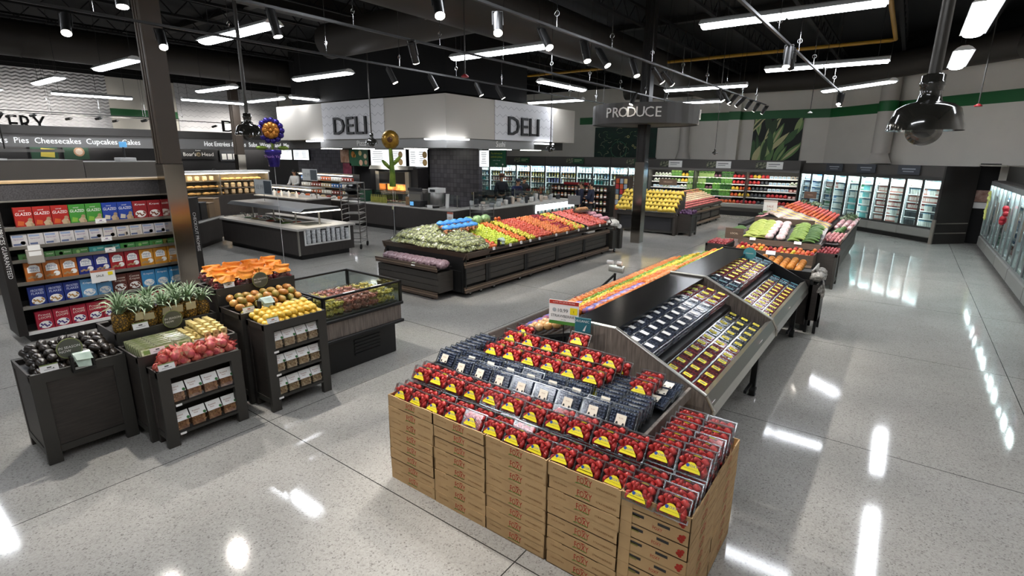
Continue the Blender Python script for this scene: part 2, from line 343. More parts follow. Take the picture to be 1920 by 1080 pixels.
# ---------------------------------------------------------------- linear ceiling lamps
GLOW = mat('lamp_diffuser', '#f4f8ff', .4, emit=LAMP_STRENGTH)
t = thing('linear_lamp', 'x', 'ceiling light', (0,0,0), 0, 'linear ceiling lamps')
LWHITE = mat('white_enamel', '#e4e4e2', .4)
MB().prism([(-.17,0),(.17,0),(.11,.06),(.05,.09),(-.05,.09),(-.11,.06)], 'x', -1.22, 1.22, LWHITE).build('housing', t)
LENS = [(.13*cos(pi*i/8), -.002-.05*sin(pi*i/8)) for i in range(9)]
for s in (-1, 1): MB().prism(LENS, 'x', s*.61-.585, s*.61+.585, GLOW).build('diffuser', t)
for s in (-1, 1): MB().rod((s*1.0,0,.08),(s*1.0,0,2.2),.006,BLACK,5).build('hanger_wire', t)
LAMP = Proto(t)
lamps = [(-7.05,8.95,0,'over the apples, right of the third ceiling pole'),(-9.78,5.05,0,'crossed by the hanging dome camera pole'),(-1.78,9.05,0,'large, at upper right above the berry cases'),(-13.1,8.95,0,'between the two dark camera poles'),
 (-15.65,5.05,0,'just left of the brown steel column'),(-18.7,8.75,0,'just right of the brown steel column'),(-1.9,14.3,0,'behind the rightmost spotlight track'),(-5.35,16.9,0,'above the round produce sign'),(-7.2,21.1,0,'low behind the produce sign column'),
 (-11.35,18.,0,'above the right end of the deli bulkhead'),(-20.85,11.6,0,'beside the purple flower balloon'),(-20.9,4.95,0,'small, above the bakery lettering'),(-1.6,18.9,-42,'angled, near the back wall bend'),(-8.7,14.2,90,'endwise, left of the produce sign'),
 (-25.05,7.2,85,'long, in front of the bakery wall'),(-23.3,10.8,85,'in front of the far zigzag wall panel'),(-18.85,12.7,90,'at the left end of the deli bulkhead'),(.5,10.95,90,'endwise at the top right corner'),(.5,15.0,90,'endwise behind the hanging dome camera'),
 (-9.2,1.0,0,'cut by the top left edge'),(-26.5,4.6,0,'at the far left edge over the bakery'),(-16,20.5,0,'x'),(-13.5,1.0,0,'x'),(-3.9,4.9,0,'x'),(1.4,4.6,0,'x'),(-1.4,.6,0,'x'),(-6.2,-3,0,'x'),(-11.5,-3.2,0,'x'),(-1,-3.4,0,'x')]
for x, y, a, w in lamps:
    LAMP.at((x, y, LAMP_Z), (0, 0, R(a)), 'white linear ceiling lamp ' + w if w != 'x' else 'white linear ceiling lamp hanging outside the picture', 'linear ceiling lamps' if w != 'x' else 'lamps outside the picture')
# ---------------------------------------------------------------- spotlight tracks
SG = mat('spot_lens', '#fff6e8', .4, emit=30.0); SB = mat('spot_black', '#1c1c1c', .4)
def track(x, y0, y1, z, label):
    t = thing('track_rail', label, 'light track', (x, y0, z)); MB().box((-.018,0,-.015), (.018,y1-y0,.015), SB).build('rail', t)
    n = int((y1-y0)/1.6)
    for i in range(n):
        y = .5 + i*1.6; mb = MB().rod((0,y,.0), (0,y,2.6), .005, CHROME, 5)
        for k in range(8): mb.rod((.035*cos(k*pi/4), y, .18+.035*sin(k*pi/4)), (.035*cos((k+1)*pi/4), y, .18+.035*sin((k+1)*pi/4)), .005, CHROME, 5, caps=False)
        mb.build('hanger', t)
track(-3.98, 1.0, 18.9, 4.2, 'long black spotlight track from top centre towards the produce sign')
track(-6.1, 1.0, 17.5, 4.2, 'middle spotlight track passing left of the produce sign')
track(-8.15, .4, 17.5, 4.2, 'spotlight track in front of the deli bulkhead')
track(-1.7, 3.0, 16.9, 4.2, 'spotlight track at upper right ending near the back wall')
track(-26.4, 4.0, 10.6, 4.0, 'front spotlight track before the bakery wall'); track(-27.8, 2.8, 13.5, 4.0, 'rear spotlight track before the bakery wall')
def head_proto():
    t = thing('track_spotlight', 'x', 'spotlight')         # shines along its local -Z
    MB().rod((0,0,-.13),(0,0,.15),.052,SB,14).rod((0,0,.15),(0,0,.17),.04,SB,14).build('barrel', t)
    MB().rod((0,0,-.135),(0,0,-.131),.049,SG,14).build('lens', t)
    MB().box((-.064,-.012,-.02),(-.056,.012,.2),SB).box((.056,-.012,-.02),(.064,.012,.2),SB).box((-.064,-.012,.19),(.064,.012,.2),SB).build('yoke', t)
    return Proto(t)
HEAD = head_proto(); spot_ds = {}
def spot(x, y, tgt, w, label, z=4.02, size=50, energy=1.):
    p = V((x, y, z)); d = (V(tgt) - p).normalized(); q = (-d).to_track_quat('Z', 'Y')
    o = HEAD.at(p, q.to_euler(), label, w)
    k = (size, energy)
    if k not in spot_ds:
        l = bpy.data.lights.new('spot_beam', 'SPOT'); l.energy = SPOT_W * energy; l.spot_size = R(size); l.spot_blend = .6; l.shadow_soft_size = .05; l.color = (1, .95, .88); spot_ds[k] = l
    b = bpy.data.objects.new('spot_beam', spot_ds[k]); COL.objects.link(b); b.parent = o; b.location = (0, 0, -.16)
    MBs = None
    return o
G1 = 'spotlights on the centre track'
for i, (y, tg) in enumerate([(4.1,(-2.2,2.9,.8)),(5.05,(-2.4,3.2,.9)),(6.05,(-1.6,5.,.8)),(7.1,(-2.7,6.2,.9)),(7.65,(-1.6,7.4,.8)),(8.8,(-2.6,8.3,.9)),(9.85,(-2.2,11.8,.9)),(10.35,(-2,13,1)),
                             (13.85,(-2,14,1)),(14.4,(-2.2,15,1)),(14.95,(-7,17.4,1)),(15.7,(-7.5,17.6,1)),(16.65,(-6.8,20,1)),(17.6,(-6.5,21,1)),(18.7,(-6.5,22,1))]):
    spot(-3.98, y, tg, G1, 'black track spotlight, %s on the long centre track counting from the camera' % ORD[i])
for i, (y, tg) in enumerate([(7.1,(-7,8.,1)),(8.2,(-7,9.4,1)),(9.65,(-7,10.6,1)),(10.45,(-7,12,1))]):
    spot(-8.15, y, tg, 'spotlights before the deli', 'black track spotlight, %s on the track before the deli bulkhead' % nth(i, 4))
for i, (y, tg) in enumerate([(2.1,(-5.3,1.9,.8)),(5.75,(-6.8,7.4,1)),(13.5,(-7,12.5,1))]):
    spot(-6.1, y, tg, 'spotlights on the middle track', 'black track spotlight %s on the middle track' % ('beside the brown column at the top edge', 'hanging dark before the big duct', 'left of the produce sign')[i])
for i, (y, tg) in enumerate([(9.1,(-1.6,8.,.8)),(9.4,(-1.8,11.8,.9)),(16.2,(-1.5,14.5,1)),(16.6,(-2.,17,1))]):
    spot(-1.7, y, tg, 'spotlights on the right track', ('grey lit track spotlight, nearer one on the right track', 'dark track spotlight beside the lit one on the right track', 'pale track spotlight near the end of the right track', 'black track spotlight at the end of the right track')[i])
for i, (x, y) in enumerate([(-26.4,4.7),(-26.4,5.6),(-27.8,5.2),(-26.4,7.6),(-27.8,7.),(-26.4,9.2),(-27.8,8.6)]):
    spot(x, y, (WX, y-1.0, 3.5), 'spotlights before the bakery wall', 'small black spotlight, %s before the white bakery wall' % nth(i, 7), 3.85, 75, .8)
for i, y in enumerate((12.6, 14.4, 15.7, 16.5)):
    spot(-27.6, y, (WX, y-.4, 3.3), 'spotlights before the far zigzag panel', 'small black spotlight, %s before the far zigzag panel' % nth(i, 4), 3.8, 70)
for x, y, tg in ((-8.15,2.2,(-5.7,1.3,.8)),(-8.15,3.2,(-5.6,2.5,.9)),(-6.1,3.6,(-5.4,3.9,.9)),(-8.15,1.2,(-9.8,2.5,1.2)),(-3.98,2.0,(-2.2,2.7,.7)),(-3.98,3.1,(-1.2,2.8,.7))):
    spot(x, y, tg, 'spotlights outside the picture', 'black track spotlight hanging just above the picture')
# ---------------------------------------------------------------- berry packs
BERRY = mat('strawberry_red', '#b3161d', .3, vary=.9, scale=90, col2='#dc4038', bump=.3); BERRYD = mat('deep_strawberry', '#6e0d14', .5); LEAF = mat('berry_leaf', '#3f6b26', .6); BLUE = mat('blueberry_skin', '#343c54', .5, vary=.8, scale=40, col2='#6b7894')
YLAB = mat('yellow_label', '#f4e020', .5); CREAM = mat('cream_label', '#efe6d4', .6); LBLUE = mat('label_blue', '#1d4fa3', .5); LRED = mat('label_red', '#c8202a', .5)
RASP = mat('raspberry_red', '#a32636', .5, vary=.6, scale=60, col2='#c4484f'); BLKB = mat('blackberry_skin', '#17131c', .4)
RIM = mat('clear_plastic_rim', '#e6eaec', .2, clear=.35)
def shell(mb, w, d, h, m=PLASTIC):
    r = .014; zr = h*.58
    for z0, z1, k in ((0, zr, .9), (zr, h, .93)):       # tray and lid, open where they meet
        a = [(-w/2*k, -d/2*k), (w/2*k, -d/2*k), (w/2*k, d/2*k), (-w/2*k, d/2*k)]; b = [(-w/2, -d/2), (w/2, -d/2), (w/2, d/2), (-w/2, d/2)]
        lo, hi = (a, b) if z0 == 0 else (b, a)
        vs = [(x, y, z0) for x, y in lo] + [(x, y, z1) for x, y in hi]
        mb.add(vs, [(i, (i+1)%4, 4+(i+1)%4, 4+i) for i in range(4)] + ([(4,5,6,7)] if z0 else [(3,2,1,0)]), m)
    mb.add([(a*(w/2+q), b*(d/2+q), zr+z) for z in (-.0015,.0015) for q in (0,.007) for a, b in ((-1,-1),(1,-1),(1,1),(-1,1))], [(k+i, k+(i+1)%4, k+4+(i+1)%4, k+4+i) for k in (0, 8) for i in range(4)], RIM)
    for sx in (-1, 1): mb.rbox((sx*w*.25-.02,-d*.46,h-.001), (sx*w*.25+.02,-d*.28,h+.004), m, .003)
    return mb
def strawberries(mb, w, d, h, n=20, seed=1):
    rd = random.Random(seed)
    for i in range(n):
        cx = -w*.37 + (i % 5)*w*.185 + rd.uniform(-.012,.012) + (.012 if (i//5) % 2 else -.006); cy = -d*.34 + (i//5 % 4)*d*.225 + rd.uniform(-.01,.01); z0 = h*.60 + rd.uniform(-.006,.004)
        T = MX.Translation((max(-w*.38,min(w*.38,cx)), max(-d*.31,min(d*.29,cy)), z0)) @ Euler((rd.uniform(1.1,2.0)*rd.choice((-1,1)), rd.uniform(-.6,.6), rd.uniform(0,6))).to_matrix().to_4x4(); q = rd.uniform(.78,1.02)
        mb.lathe([(.0,-.03*q),(.007*q,-.025*q),(.0145*q,-.008*q),(.0185*q,.006*q),(.0165*q,.015*q),(.009*q,.019*q),(.0,.0195*q)], BERRY, 8, T=T)
        if i % 2 == 0: mb.add([T @ V((r*q*cos(k*pi/5), r*q*sin(k*pi/5), (.0195 if r < .01 else .0165)*q)) for k in range(10) for r in ((.016 if k % 2 == 0 else .005),)], [tuple(range(10))], LEAF)
    mb.box((-w*.43,-d*.43,.005), (w*.43,d*.43,h*.38), BERRYD); return mb
def straw_proto():
    w, d, h = .176, .122, .078; t = thing('strawberry_clamshell', 'x', 'fruit box')
    strawberries(MB(), w, d, h).build('strawberries', t); shell(MB(), w, d, h).build('clamshell', t)
    lb = MB(); z = h + .0045; pts = [(-.056,-.03),(.056,-.03),(.052,-.018),(.042,-.006),(.032,.006),(.022,.018),(.01,.025),(-.01,.025),(-.022,.018),(-.032,.006),(-.042,-.006),(-.052,-.018)]
    lb.poly((0,-.012,z), pts, X_, Y_, YLAB); lb.disc((-.022,-.008,z), .010, X_, Y_, LBLUE, 10, .0015); lb.text('FOXY', .021, (.008,-.008,z), X_, Y_, LBLUE)
    lb.rect((0,-.026,z), .09, .004, X_, Y_, LEAF); lb.build('label', t)
    return Proto(t)
def blue_proto():
    w, d, h = .186, .125, .05; t = thing('blueberry_clamshell', 'x', 'fruit box'); mb = MB(); rd = random.Random(3)
    for i in range(9):
        for j in range(6): mb.ball((-w*.4+i*w*.1+rd.uniform(-.003,.003), -d*.38+j*d*.152+rd.uniform(-.003,.003), h*.66+rd.uniform(-.004,.003)), .0098, BLUE, 6, 4)
    mb.box((-w*.43,-d*.43,.004), (w*.43,d*.43,h*.6), BLUE).build('blueberries', t); shell(MB(), w, d, h).build('clamshell', t)
    lb = MB(); z = h+.0045; lb.rect((0,-.006,z), .07, .07, X_, Y_, CREAM)
    for q in ((-.022,-.03),(.022,-.032)): lb.poly((q[0],q[1],z), [(-.009,-.006),(.009,-.006),(.006,.008),(-.004,.01)], X_, Y_, INK, .002)
    lb.text('BLUES', .011, (0,.004,z), X_, Y_, mat('label_tan','#b08a6a',.6), .002); lb.build('label', t)
    return Proto(t)
ST = straw_proto(); BL = blue_proto()
LEAN = R(58)
def lean(rz=0., j=.05): return (LEAN + random.uniform(-j, j), random.uniform(-.03,.03), rz + random.uniform(-.03,.03))
def cz(z): return z - .062            # base height of a leaning box whose lid centre is at z
G = 'strawberry boxes in the front cardboard trays'
for r, (y, z, nm) in enumerate([(2.535,.768,'front row'),(2.63,.762,'second row'),(2.725,.757,'third row')]):
    for i in range(11): ST.at((-2.93 + i*.183 + random.uniform(-.006,.006), y+.03, z-.03), lean(), 'clear strawberry box, %s in the %s over the cardboard trays' % (nth(i, 11), nm), G)
for r, (y, z) in enumerate([(2.735,.872),(2.825,.872)]):
    for i in range(11): ST.at((-2.91 + i*.182 + random.uniform(-.008,.008), y+.02, z-.035), lean(j=.08), 'clear strawberry box, %s in the %s upper row above the trays' % (nth(i, 11), ('front','rear')[r]), G)
for l, x in enumerate((-.925, -.735)):
    for i in range(10): ST.at((x + random.uniform(-.008,.008), 2.525 + i*.088, .732), lean(j=.04), 'strawberry box, %s in the lower %s lane of the corner stack' % (nth(i, 10, 'front', 'rear'), ('left','right')[l]), 'strawberry boxes in the corner cartons')
    for i in range(7): ST.at((x + .005 + random.uniform(-.008,.008), 2.8 + i*.088, .845), lean(j=.05), 'strawberry box, %s in the upper %s lane of the corner stack' % (nth(i, 7, 'front', 'rear'), ('left','right')[l]), 'strawberry boxes in the corner cartons')
# ---------------------------------------------------------------- cardboard strawberry trays
CARD = mat('brown_cardboard', '#b18f63', .75, vary=.25, scale=5, col2='#bf9e70'); CARDIN = mat('cardboard_inside', '#b8946a', .8); CINK = mat('carton_red_ink', '#a5240f', .7); CTAN = mat('carton_tan_ink', '#7a5226', .75); CGRN = mat('carton_green_ink', '#5c7a2c', .7)
TH = .0932
def tray_mesh(side):
    t = thing('cardboard_tray', 'x', 'carton'); w, d, h = .496, .398, TH - .0015; mb = MB(); e = .006
    mb.box((-w/2,-d/2,0), (w/2,d/2,.006), CARDIN)
    mb.box((-w/2,-d/2,0), (w/2,-d/2+e,h), CARD).box((-w/2,d/2-e,0), (w/2,d/2,h), CARD).box((-w/2,-d/2,0), (-w/2+e,d/2,h), CARD).box((w/2-e,-d/2,0), (w/2,d/2,h), CARD)
    for s in (-1, 1): mb.box((s*w*.36-.05, -d/2-.001, h-.012), (s*w*.36+.05, -d/2+e+.001, h+.004), CARD)       # stacking tabs
    mb.build('carton_walls', t)
    pr = MB(); c = V((0,-d/2,h*.5)); 
    pr.text('FOXY', .062, c+V((.01,0,.004)), X_, Z_, CINK, .0015, .1); pr.poly(c+V((-.0,0,-.026)), [(-.055,0),(-.02,.006),(.045,.004),(.055,.012),(.0,.012),(-.045,.01)], X_, Z_, CGRN)
    pr.poly(c+V((.02,0,.034)), [(-.02,0),(0,-.005),(.02,0),(0,.004)], X_, Z_, CINK)
    pr.text('CALIFORNIA', .016, c+V((-.16,0,.012)), X_, Z_, CTAN, .0015, .1); pr.text('STRAWBERRIES', .018, c+V((.155,0,-.004)), X_, Z_, CTAN, .0015, .13)
    pr.build('side_print', t)
    q = MB(); c = V((-w/2,0,h*.5)); rt = -Y_
    for s in (-.075, .075): q.rect(c+V((0,-s+.02,.022)), .07, .018, rt, Z_, INK)  # shade inside the hand holes painted as flat dark patches
    q.rect(c+V((0,.135,.012)), .1, .016, rt, Z_, mat('carton_olive_ink','#857a3e',.7)); q.text('FOXY', .03, c+V((0,-.02,-.012)), rt, Z_, CINK, .0015, .055)
    for a, b in ((-.15,.006),(-.163,-.006),(-.143,-.012),(-.155,-.022),(-.168,.012)): q.disc(c+V((0,a,b)), .011, rt, Z_, CINK, 8, .0015)
    q.box((-w/2-.003, .13, -.0), (-w/2, .2, h), CARD)
    q.build('end_print', t)
    return Proto(t)
TR = tray_mesh(0)
for c in range(4):
    for k in range(8): TR.at((-2.795 + c*.506 + random.uniform(-.003,.003), 2.652 + random.uniform(-.003,.003), k*TH), (0,0,random.uniform(-.006,.006)), 'brown cardboard strawberry tray, %s of the %s stack from the left' % (nth(k, 8, 'bottom', 'top'), ORD[c]), 'cardboard trays in the front stacks')
for b in range(2):
    for k in range(8): TR.at((-.83 + random.uniform(-.003,.003), 2.71 + b*.5, k*TH), (0,0,R(90)+random.uniform(-.005,.005)), 'cardboard strawberry tray seen end on, %s of the %s corner stack' % (nth(k, 8, 'bottom', 'top'), ('front','rear')[b]), 'cardboard trays in the corner stacks')
# ---------------------------------------------------------------- stepped table behind the trays
t = thing('berry_display_table', 'dark wooden table carrying blueberries and strawberries behind the cardboard trays', 'display table', (0,0,0))
MB().box((-3.0,2.86,.82), (-1.1,3.76,.845), BLACK).build('table_top', t); MB().box((-3.0,2.855,.80), (-1.1,2.87,.875), BLACK).build('front_lip', t)
MB().rbox((-1.1,2.86,.79), (-1.075,3.78,.875), GREYWOOD, .003).build('side_rail', t); MB().rbox((-3.025,2.86,.79), (-3.0,3.78,.875), GREYWOOD, .003).build('side_rail', t)
for x in (-2.96,-1.16):
    for y in (2.9, 3.68): MB().box((x-.03,y-.03,0), (x+.03,y+.03,.82), BLACK).build('leg', t)
MB().box((-2.9,2.9,.3), (-1.2,3.7,.33), BLACK).build('lower_shelf', t)
TT = .846; GB = 'blueberry boxes on the stepped table'
def lane(P, x, y, z, n, dy, what, g, tail=''):
    for i in range(n): P.at((x + random.uniform(-.004,.004), y + i*dy, z), lean(j=.03), '%s, %s of its lane%s' % (what, nth(i, n, 'front', 'rear'), tail), g)
for i in range(8): lane(BL, -2.66 + i*.2, 2.945, .903, 2, .055, 'blueberry box in the %s front lane' % nth(i, 8).replace('from the','from'), GB)
for i in range(6): lane(BL, -2.66 + i*.198, 3.075, .922, 2, .055, 'blueberry box in the %s second lane' % nth(i, 6).replace('from the','from'), GB)
lane(BL, -1.45, 3.10, .91, 7, .06, 'blueberry box in the upright stack at right', GB); lane(BL, -1.25, 2.99, .905, 5, .06, 'blueberry box in the rightmost front stack', GB)
lane(BL, -2.89, 3.0, .905, 9, .065, 'blueberry box in the far left lane', GB)
for i in range(3): BL.at((-1.2, 3.36+i*.135, .872), (R(12),0,random.uniform(-.1,.1)), 'blueberry box lying flat at the right edge, %s' % ('nearest','middle','farthest')[i], GB)
GS = 'strawberry boxes on the stepped table'
for i in range(6): 
    x = -2.52 + i*.184
    ST.at((x, 3.235, .888), lean(), 'strawberry box, %s in the lowest heaped row' % nth(i, 6), GS)
    ST.at((x-.02, 3.225, .99), lean(), 'strawberry box, %s in the middle heaped row' % nth(i, 6), GS)
    ST.at((x+.0, 3.33, .888), lean(), 'strawberry box, %s in the low row behind' % nth(i, 6), GS)
    ST.at((x+.0, 3.34, .99), lean(), 'strawberry box, %s in the middle row behind' % nth(i, 6), GS)
for i in range(6):
    x = -2.5 + i*.186
    ST.at((x, 3.43, 1.055), lean(), 'strawberry box, %s in the top heaped row' % nth(i, 6), GS); ST.at((x+.02, 3.53, .98), lean(), 'strawberry box, %s behind the top row' % nth(i, 6), GS)
ST.at((-1.95, 3.6, 1.1), lean(), 'single strawberry box highest on the heap', GS); ST.at((-2.46, 3.55, 1.08), lean(), 'strawberry box highest at the left of the heap', GS)
for i in range(3): ST.at((-1.3, 3.36+i*.1, .95), lean(), 'strawberry box beside the case end, %s one' % ('front','middle','rear')[i], GS)
# ---------------------------------------------------------------- refrigerated berry cases
CY = (3.84, 6.29, 8.73)
def pack_proto(name, fruit, lab, labw, what, w=.12, d=.178, h=.042):
    mb = MB(); mb.box((-w*.42,-d*.44,.003), (w*.42,d*.44,h*.55), fruit)
    for i in range(4):
        for j in range(6): mb.ball((-w*.33+i*w*.22, -d*.38+j*d*.152, h*.62), .012, fruit, 5, 3, jit=.1)
    shell(mb, w, d, h); mb.rect((-.004,-.01,h+.0045), labw, .058, X_, Y_, lab); mb.rect((-.004,-.01,h+.005), labw*.6, .02, X_, Y_, mat('label_print','#8a8a60',.6)) if lab is YLAB else None
    return Proto(one(name, mb, what, 'fruit box'))
TEAL = mat('teal_label', '#1f5a66', .5)
PB = pack_proto('blueberry_pack', BLUE, WHITE, .075, 'x'); PR_ = pack_proto('raspberry_pack', RASP, YLAB, .075, 'x'); PK = pack_proto('blackberry_pack', BLKB, YLAB, .07, 'x'); PO = pack_proto('organic_berry_pack', BLUE, TEAL, .1, 'x')
CASEIN = mat('case_black_interior', '#101011', .35); CASEGL = mat('case_black_gloss', '#0e0e0f', .18)
for ci in range(2):
    y0, y1 = CY[ci], CY[ci+1]; nm = ('nearer','farther')[ci]
    t = thing('berry_case', 'sloped black refrigerated berry case, %s of the two' % nm, 'refrigerated case', (0, y0, 0)); L = y1 - y0
    prof = [(-2.2,1.185),(-1.765,1.185),(-.985,.80),(-.925,.70),(-.93,.62),(-1.25,.42),(-2.2,.42)]
    MB().prism(prof, 'y', 0, .035, GREYWOOD).build('end_panel', t)
    e = MB()
    for a, b in zip(prof[:5], prof[1:5]): e.rod((a[0],.0175,a[1]), (b[0],.0175,b[1]), .02, STEEL, 6)
    e.build('panel_edge_trim', t)
    if ci: MB().prism(prof, 'y', L-.035, L, CASEIN).build('end_panel', t)
    MB().box((-2.2,.03,1.13), (-1.78,L,1.175), CASEGL).build('top_hood', t)
    MB().prism([(-2.2,.42),(-1.25,.42),(-.95,.6),(-.95,.66),(-1.42,.80),(-1.44,.88),(-1.84,1.0),(-1.86,1.13),(-2.2,1.13)], 'y', .035, L-.001, CASEIN).build('black_well', t)
    MB().rod((-1.82,.04,1.06), (-1.82,L-.02,1.06), .012, STEEL, 6).build('back_rail', t)
    MB().prism([(-1.045,.76),(-.985,.80),(-.935,.71),(-.922,.62),(-.95,.60),(-.965,.70)], 'y', .03, L-.01, STEEL).build('steel_bumper', t)
    for z, x in ((.575,-.96),(.50,-1.03),(.44,-1.1)): MB().rbox((x-.02,.04,z-.018), (x,L-.02,z+.012), BLACK, .004).build('lower_rail', t)
    MB().rod((-.985,.06,.548), (-.985,L-.03,.548), .006, CHROME, 6).build('chrome_strip', t)
    MB().box((-2.1,.1,.06), (-1.35,L-.1,.42), BLACK).build('base_cabinet', t)
    for y in (L-.35,):
        g = MB().box((-1.06,y-.03,.1), (-1.0,y+.03,.46), BLACK).box((-1.06,y-.3,.12), (-1.03,y+.03,.15), BLACK).build('leg_frame', t)
        MB().rod((-1.05,y-.02,.055), (-.99,y-.02,.055), .055, RUBBER, 12).rod((-1.055,y-.02,.055), (-.985,y-.02,.055), .025, CHROME, 8).build('caster', t)
    for k, (x, z, lab) in enumerate([(-.955,.72,'tag')] + ([(-.955,.735,'tag')] if ci == 0 else [])):
        yy = (.08, 1.75)[k] if ci == 0 else .9
        T = MX.Translation((x, yy, z)) @ MX.Rotation(R(-60), 4, 'Y'); b = MB().box((-.03,-.05,-.002), (.03,.05,.002), PAPER, T); b.rect(T @ V((.0,0,.003)), .04, .06, Y_, T.to_3x3() @ V((-1,0,0)), mat('tag_tint','#d98a8a',.6)); b.build('price_tag', t)
    side = 'nearer berry case' if ci == 0 else 'farther berry case'
    cols = 12
    for j in range(cols):
        y = y0 + .15 + j*.193 + (0 if j < 11 else -.0)
        if y > y1 - .1: continue
        row = '%s row, %s' % (nth(j, cols, 'nearest', 'farthest'), side)
        for k in range(3):                       # upper shelf, tilted a little to the front
            x = -1.775 + k*.127; z = 1.075 - k*.03
            P = (PB if j < 9 else PR_) if ci == 0 else (PO if j < 2 or j > 9 else (PB if j == 2 else PR_)); w = {id(PB):'blueberry',id(PR_):'raspberry',id(PO):'organic berry'}[id(P)]
            rot = (0, R(14), random.uniform(-.04,.04))
            P.at((x, y, z), rot, '%s pack, upper shelf %s lane, %s' % (w, ('back','middle','front')[k], row), 'packs on the upper shelf of the ' + side)
            if k == 2:
                for q in (1, 2): P.at((x-.012*q, y, z-.046*q), rot, '%s pack, upper shelf %s layer, %s' % (w, ('second','third')[q-1], row), 'packs under the upper shelf front of the ' + side)
        for k in range(4):
            x = -1.5 + k*.128; z = .812 - (x+1.42)*.298
            P = (PR_ if j < 7 else (PK if k else PR_)) if ci == 0 else (PO if j == 0 or j > 9 else (PK if j == 1 else PR_)); w = {id(PB):'blueberry',id(PR_):'raspberry',id(PK):'blackberry',id(PO):'organic berry'}[id(P)]
            P.at((x, y, z), (0, R(18), random.uniform(-.04,.04)), '%s pack, lower deck %s lane, %s' % (w, ('back','second','third','front')[k], row), 'packs on the lower deck of the ' + side)
t = thing('organic_disc_sign', 'teal oval organic sign standing in the farther berry case', 'sign', (-1.72, 8.3, 1.02)); MB().rod((0,0,0), (0,0,.1), .006, BLACK, 6).build('stem', t)
b = MB(); b.lathe([(.09,-.004),(.09,.004)], mat('teal_sign','#4fa3b0',.5), 20, T=MX.Translation((0,0,.17)) @ MX.Rotation(R(90),4,'X')); b.text('ORGANIC', .025, (0,-.005,.17), X_, Z_, WHITE); b.build('disc', t)
# teal flag and price sign above the strawberries
def price_sign(name, label, loc, rz, w, h, lines, top='#c0392b', bot='#4f8a35', stand=.25, cat='price sign', face=PAPER):
    t = thing(name, label, cat, loc, rz); MB().rod((0,.006,-stand), (0,.006,h*.4), .006, BLACK, 6).box((-.05,-.03,-stand), (.05,.05,-stand+.008), BLACK).build('stand', t)
    b = MB().rbox((-w/2,-.004,0), (w/2,.004,h), face, .002); b.build('board', t); q = MB()
    if top: q.rect((0,-.004,h*.92), w*.98, h*.16, X_, Z_, flat(top))
    if bot: q.rect((0,-.004,h*.07), w*.98, h*.14, X_, Z_, flat(bot))
    for s, sz, x, z, c in lines: q.text(s, sz, (x,-.004,z), X_, Z_, flat(c), .002)
    if q.v: q.build('print', t)
    return t
t = price_sign('price_sign', 'white strawberries price sign with red top and yellow square', (-2.2,3.72,1.17), R(12), .27, .215, [('LOW IN SAVE MORE',.022,0,.198,'#f4d0c8'),('STRAWBERRIES',.034,0,.075,'#333333'),('10.99',.045,-.01,.125,'#333333'),('per pkg',.014,0,.045,'#777777')])
q = MB().rect((.09,-.004,.13), .065, .06, X_, Z_, YLAB, .002).disc((-.085,-.004,.128), .018, X_, Z_, mat('sign_grey','#a9b2b8',.6), 12, .002); q.text('1', .03, (.09,-.004,.125), X_, Z_, INK, .003); q.build('yellow_square', t)
t = price_sign('organic_flag', 'teal organic flag sign beside the strawberries price sign', (-2.02,3.74,1.13), R(12), .14, .13, [('ORGANIC',.03,-.01,.1,'#e8f2f2')], None, None, .1, 'sign', mat('teal_sign2','#2f6f7c',.5))
MB().poly((.02,-.004,.045), [(-.02,-.03),(.0,-.03),(.015,.03),(.0,.01)], X_, Z_, WHITE).build('leaf_mark', t)
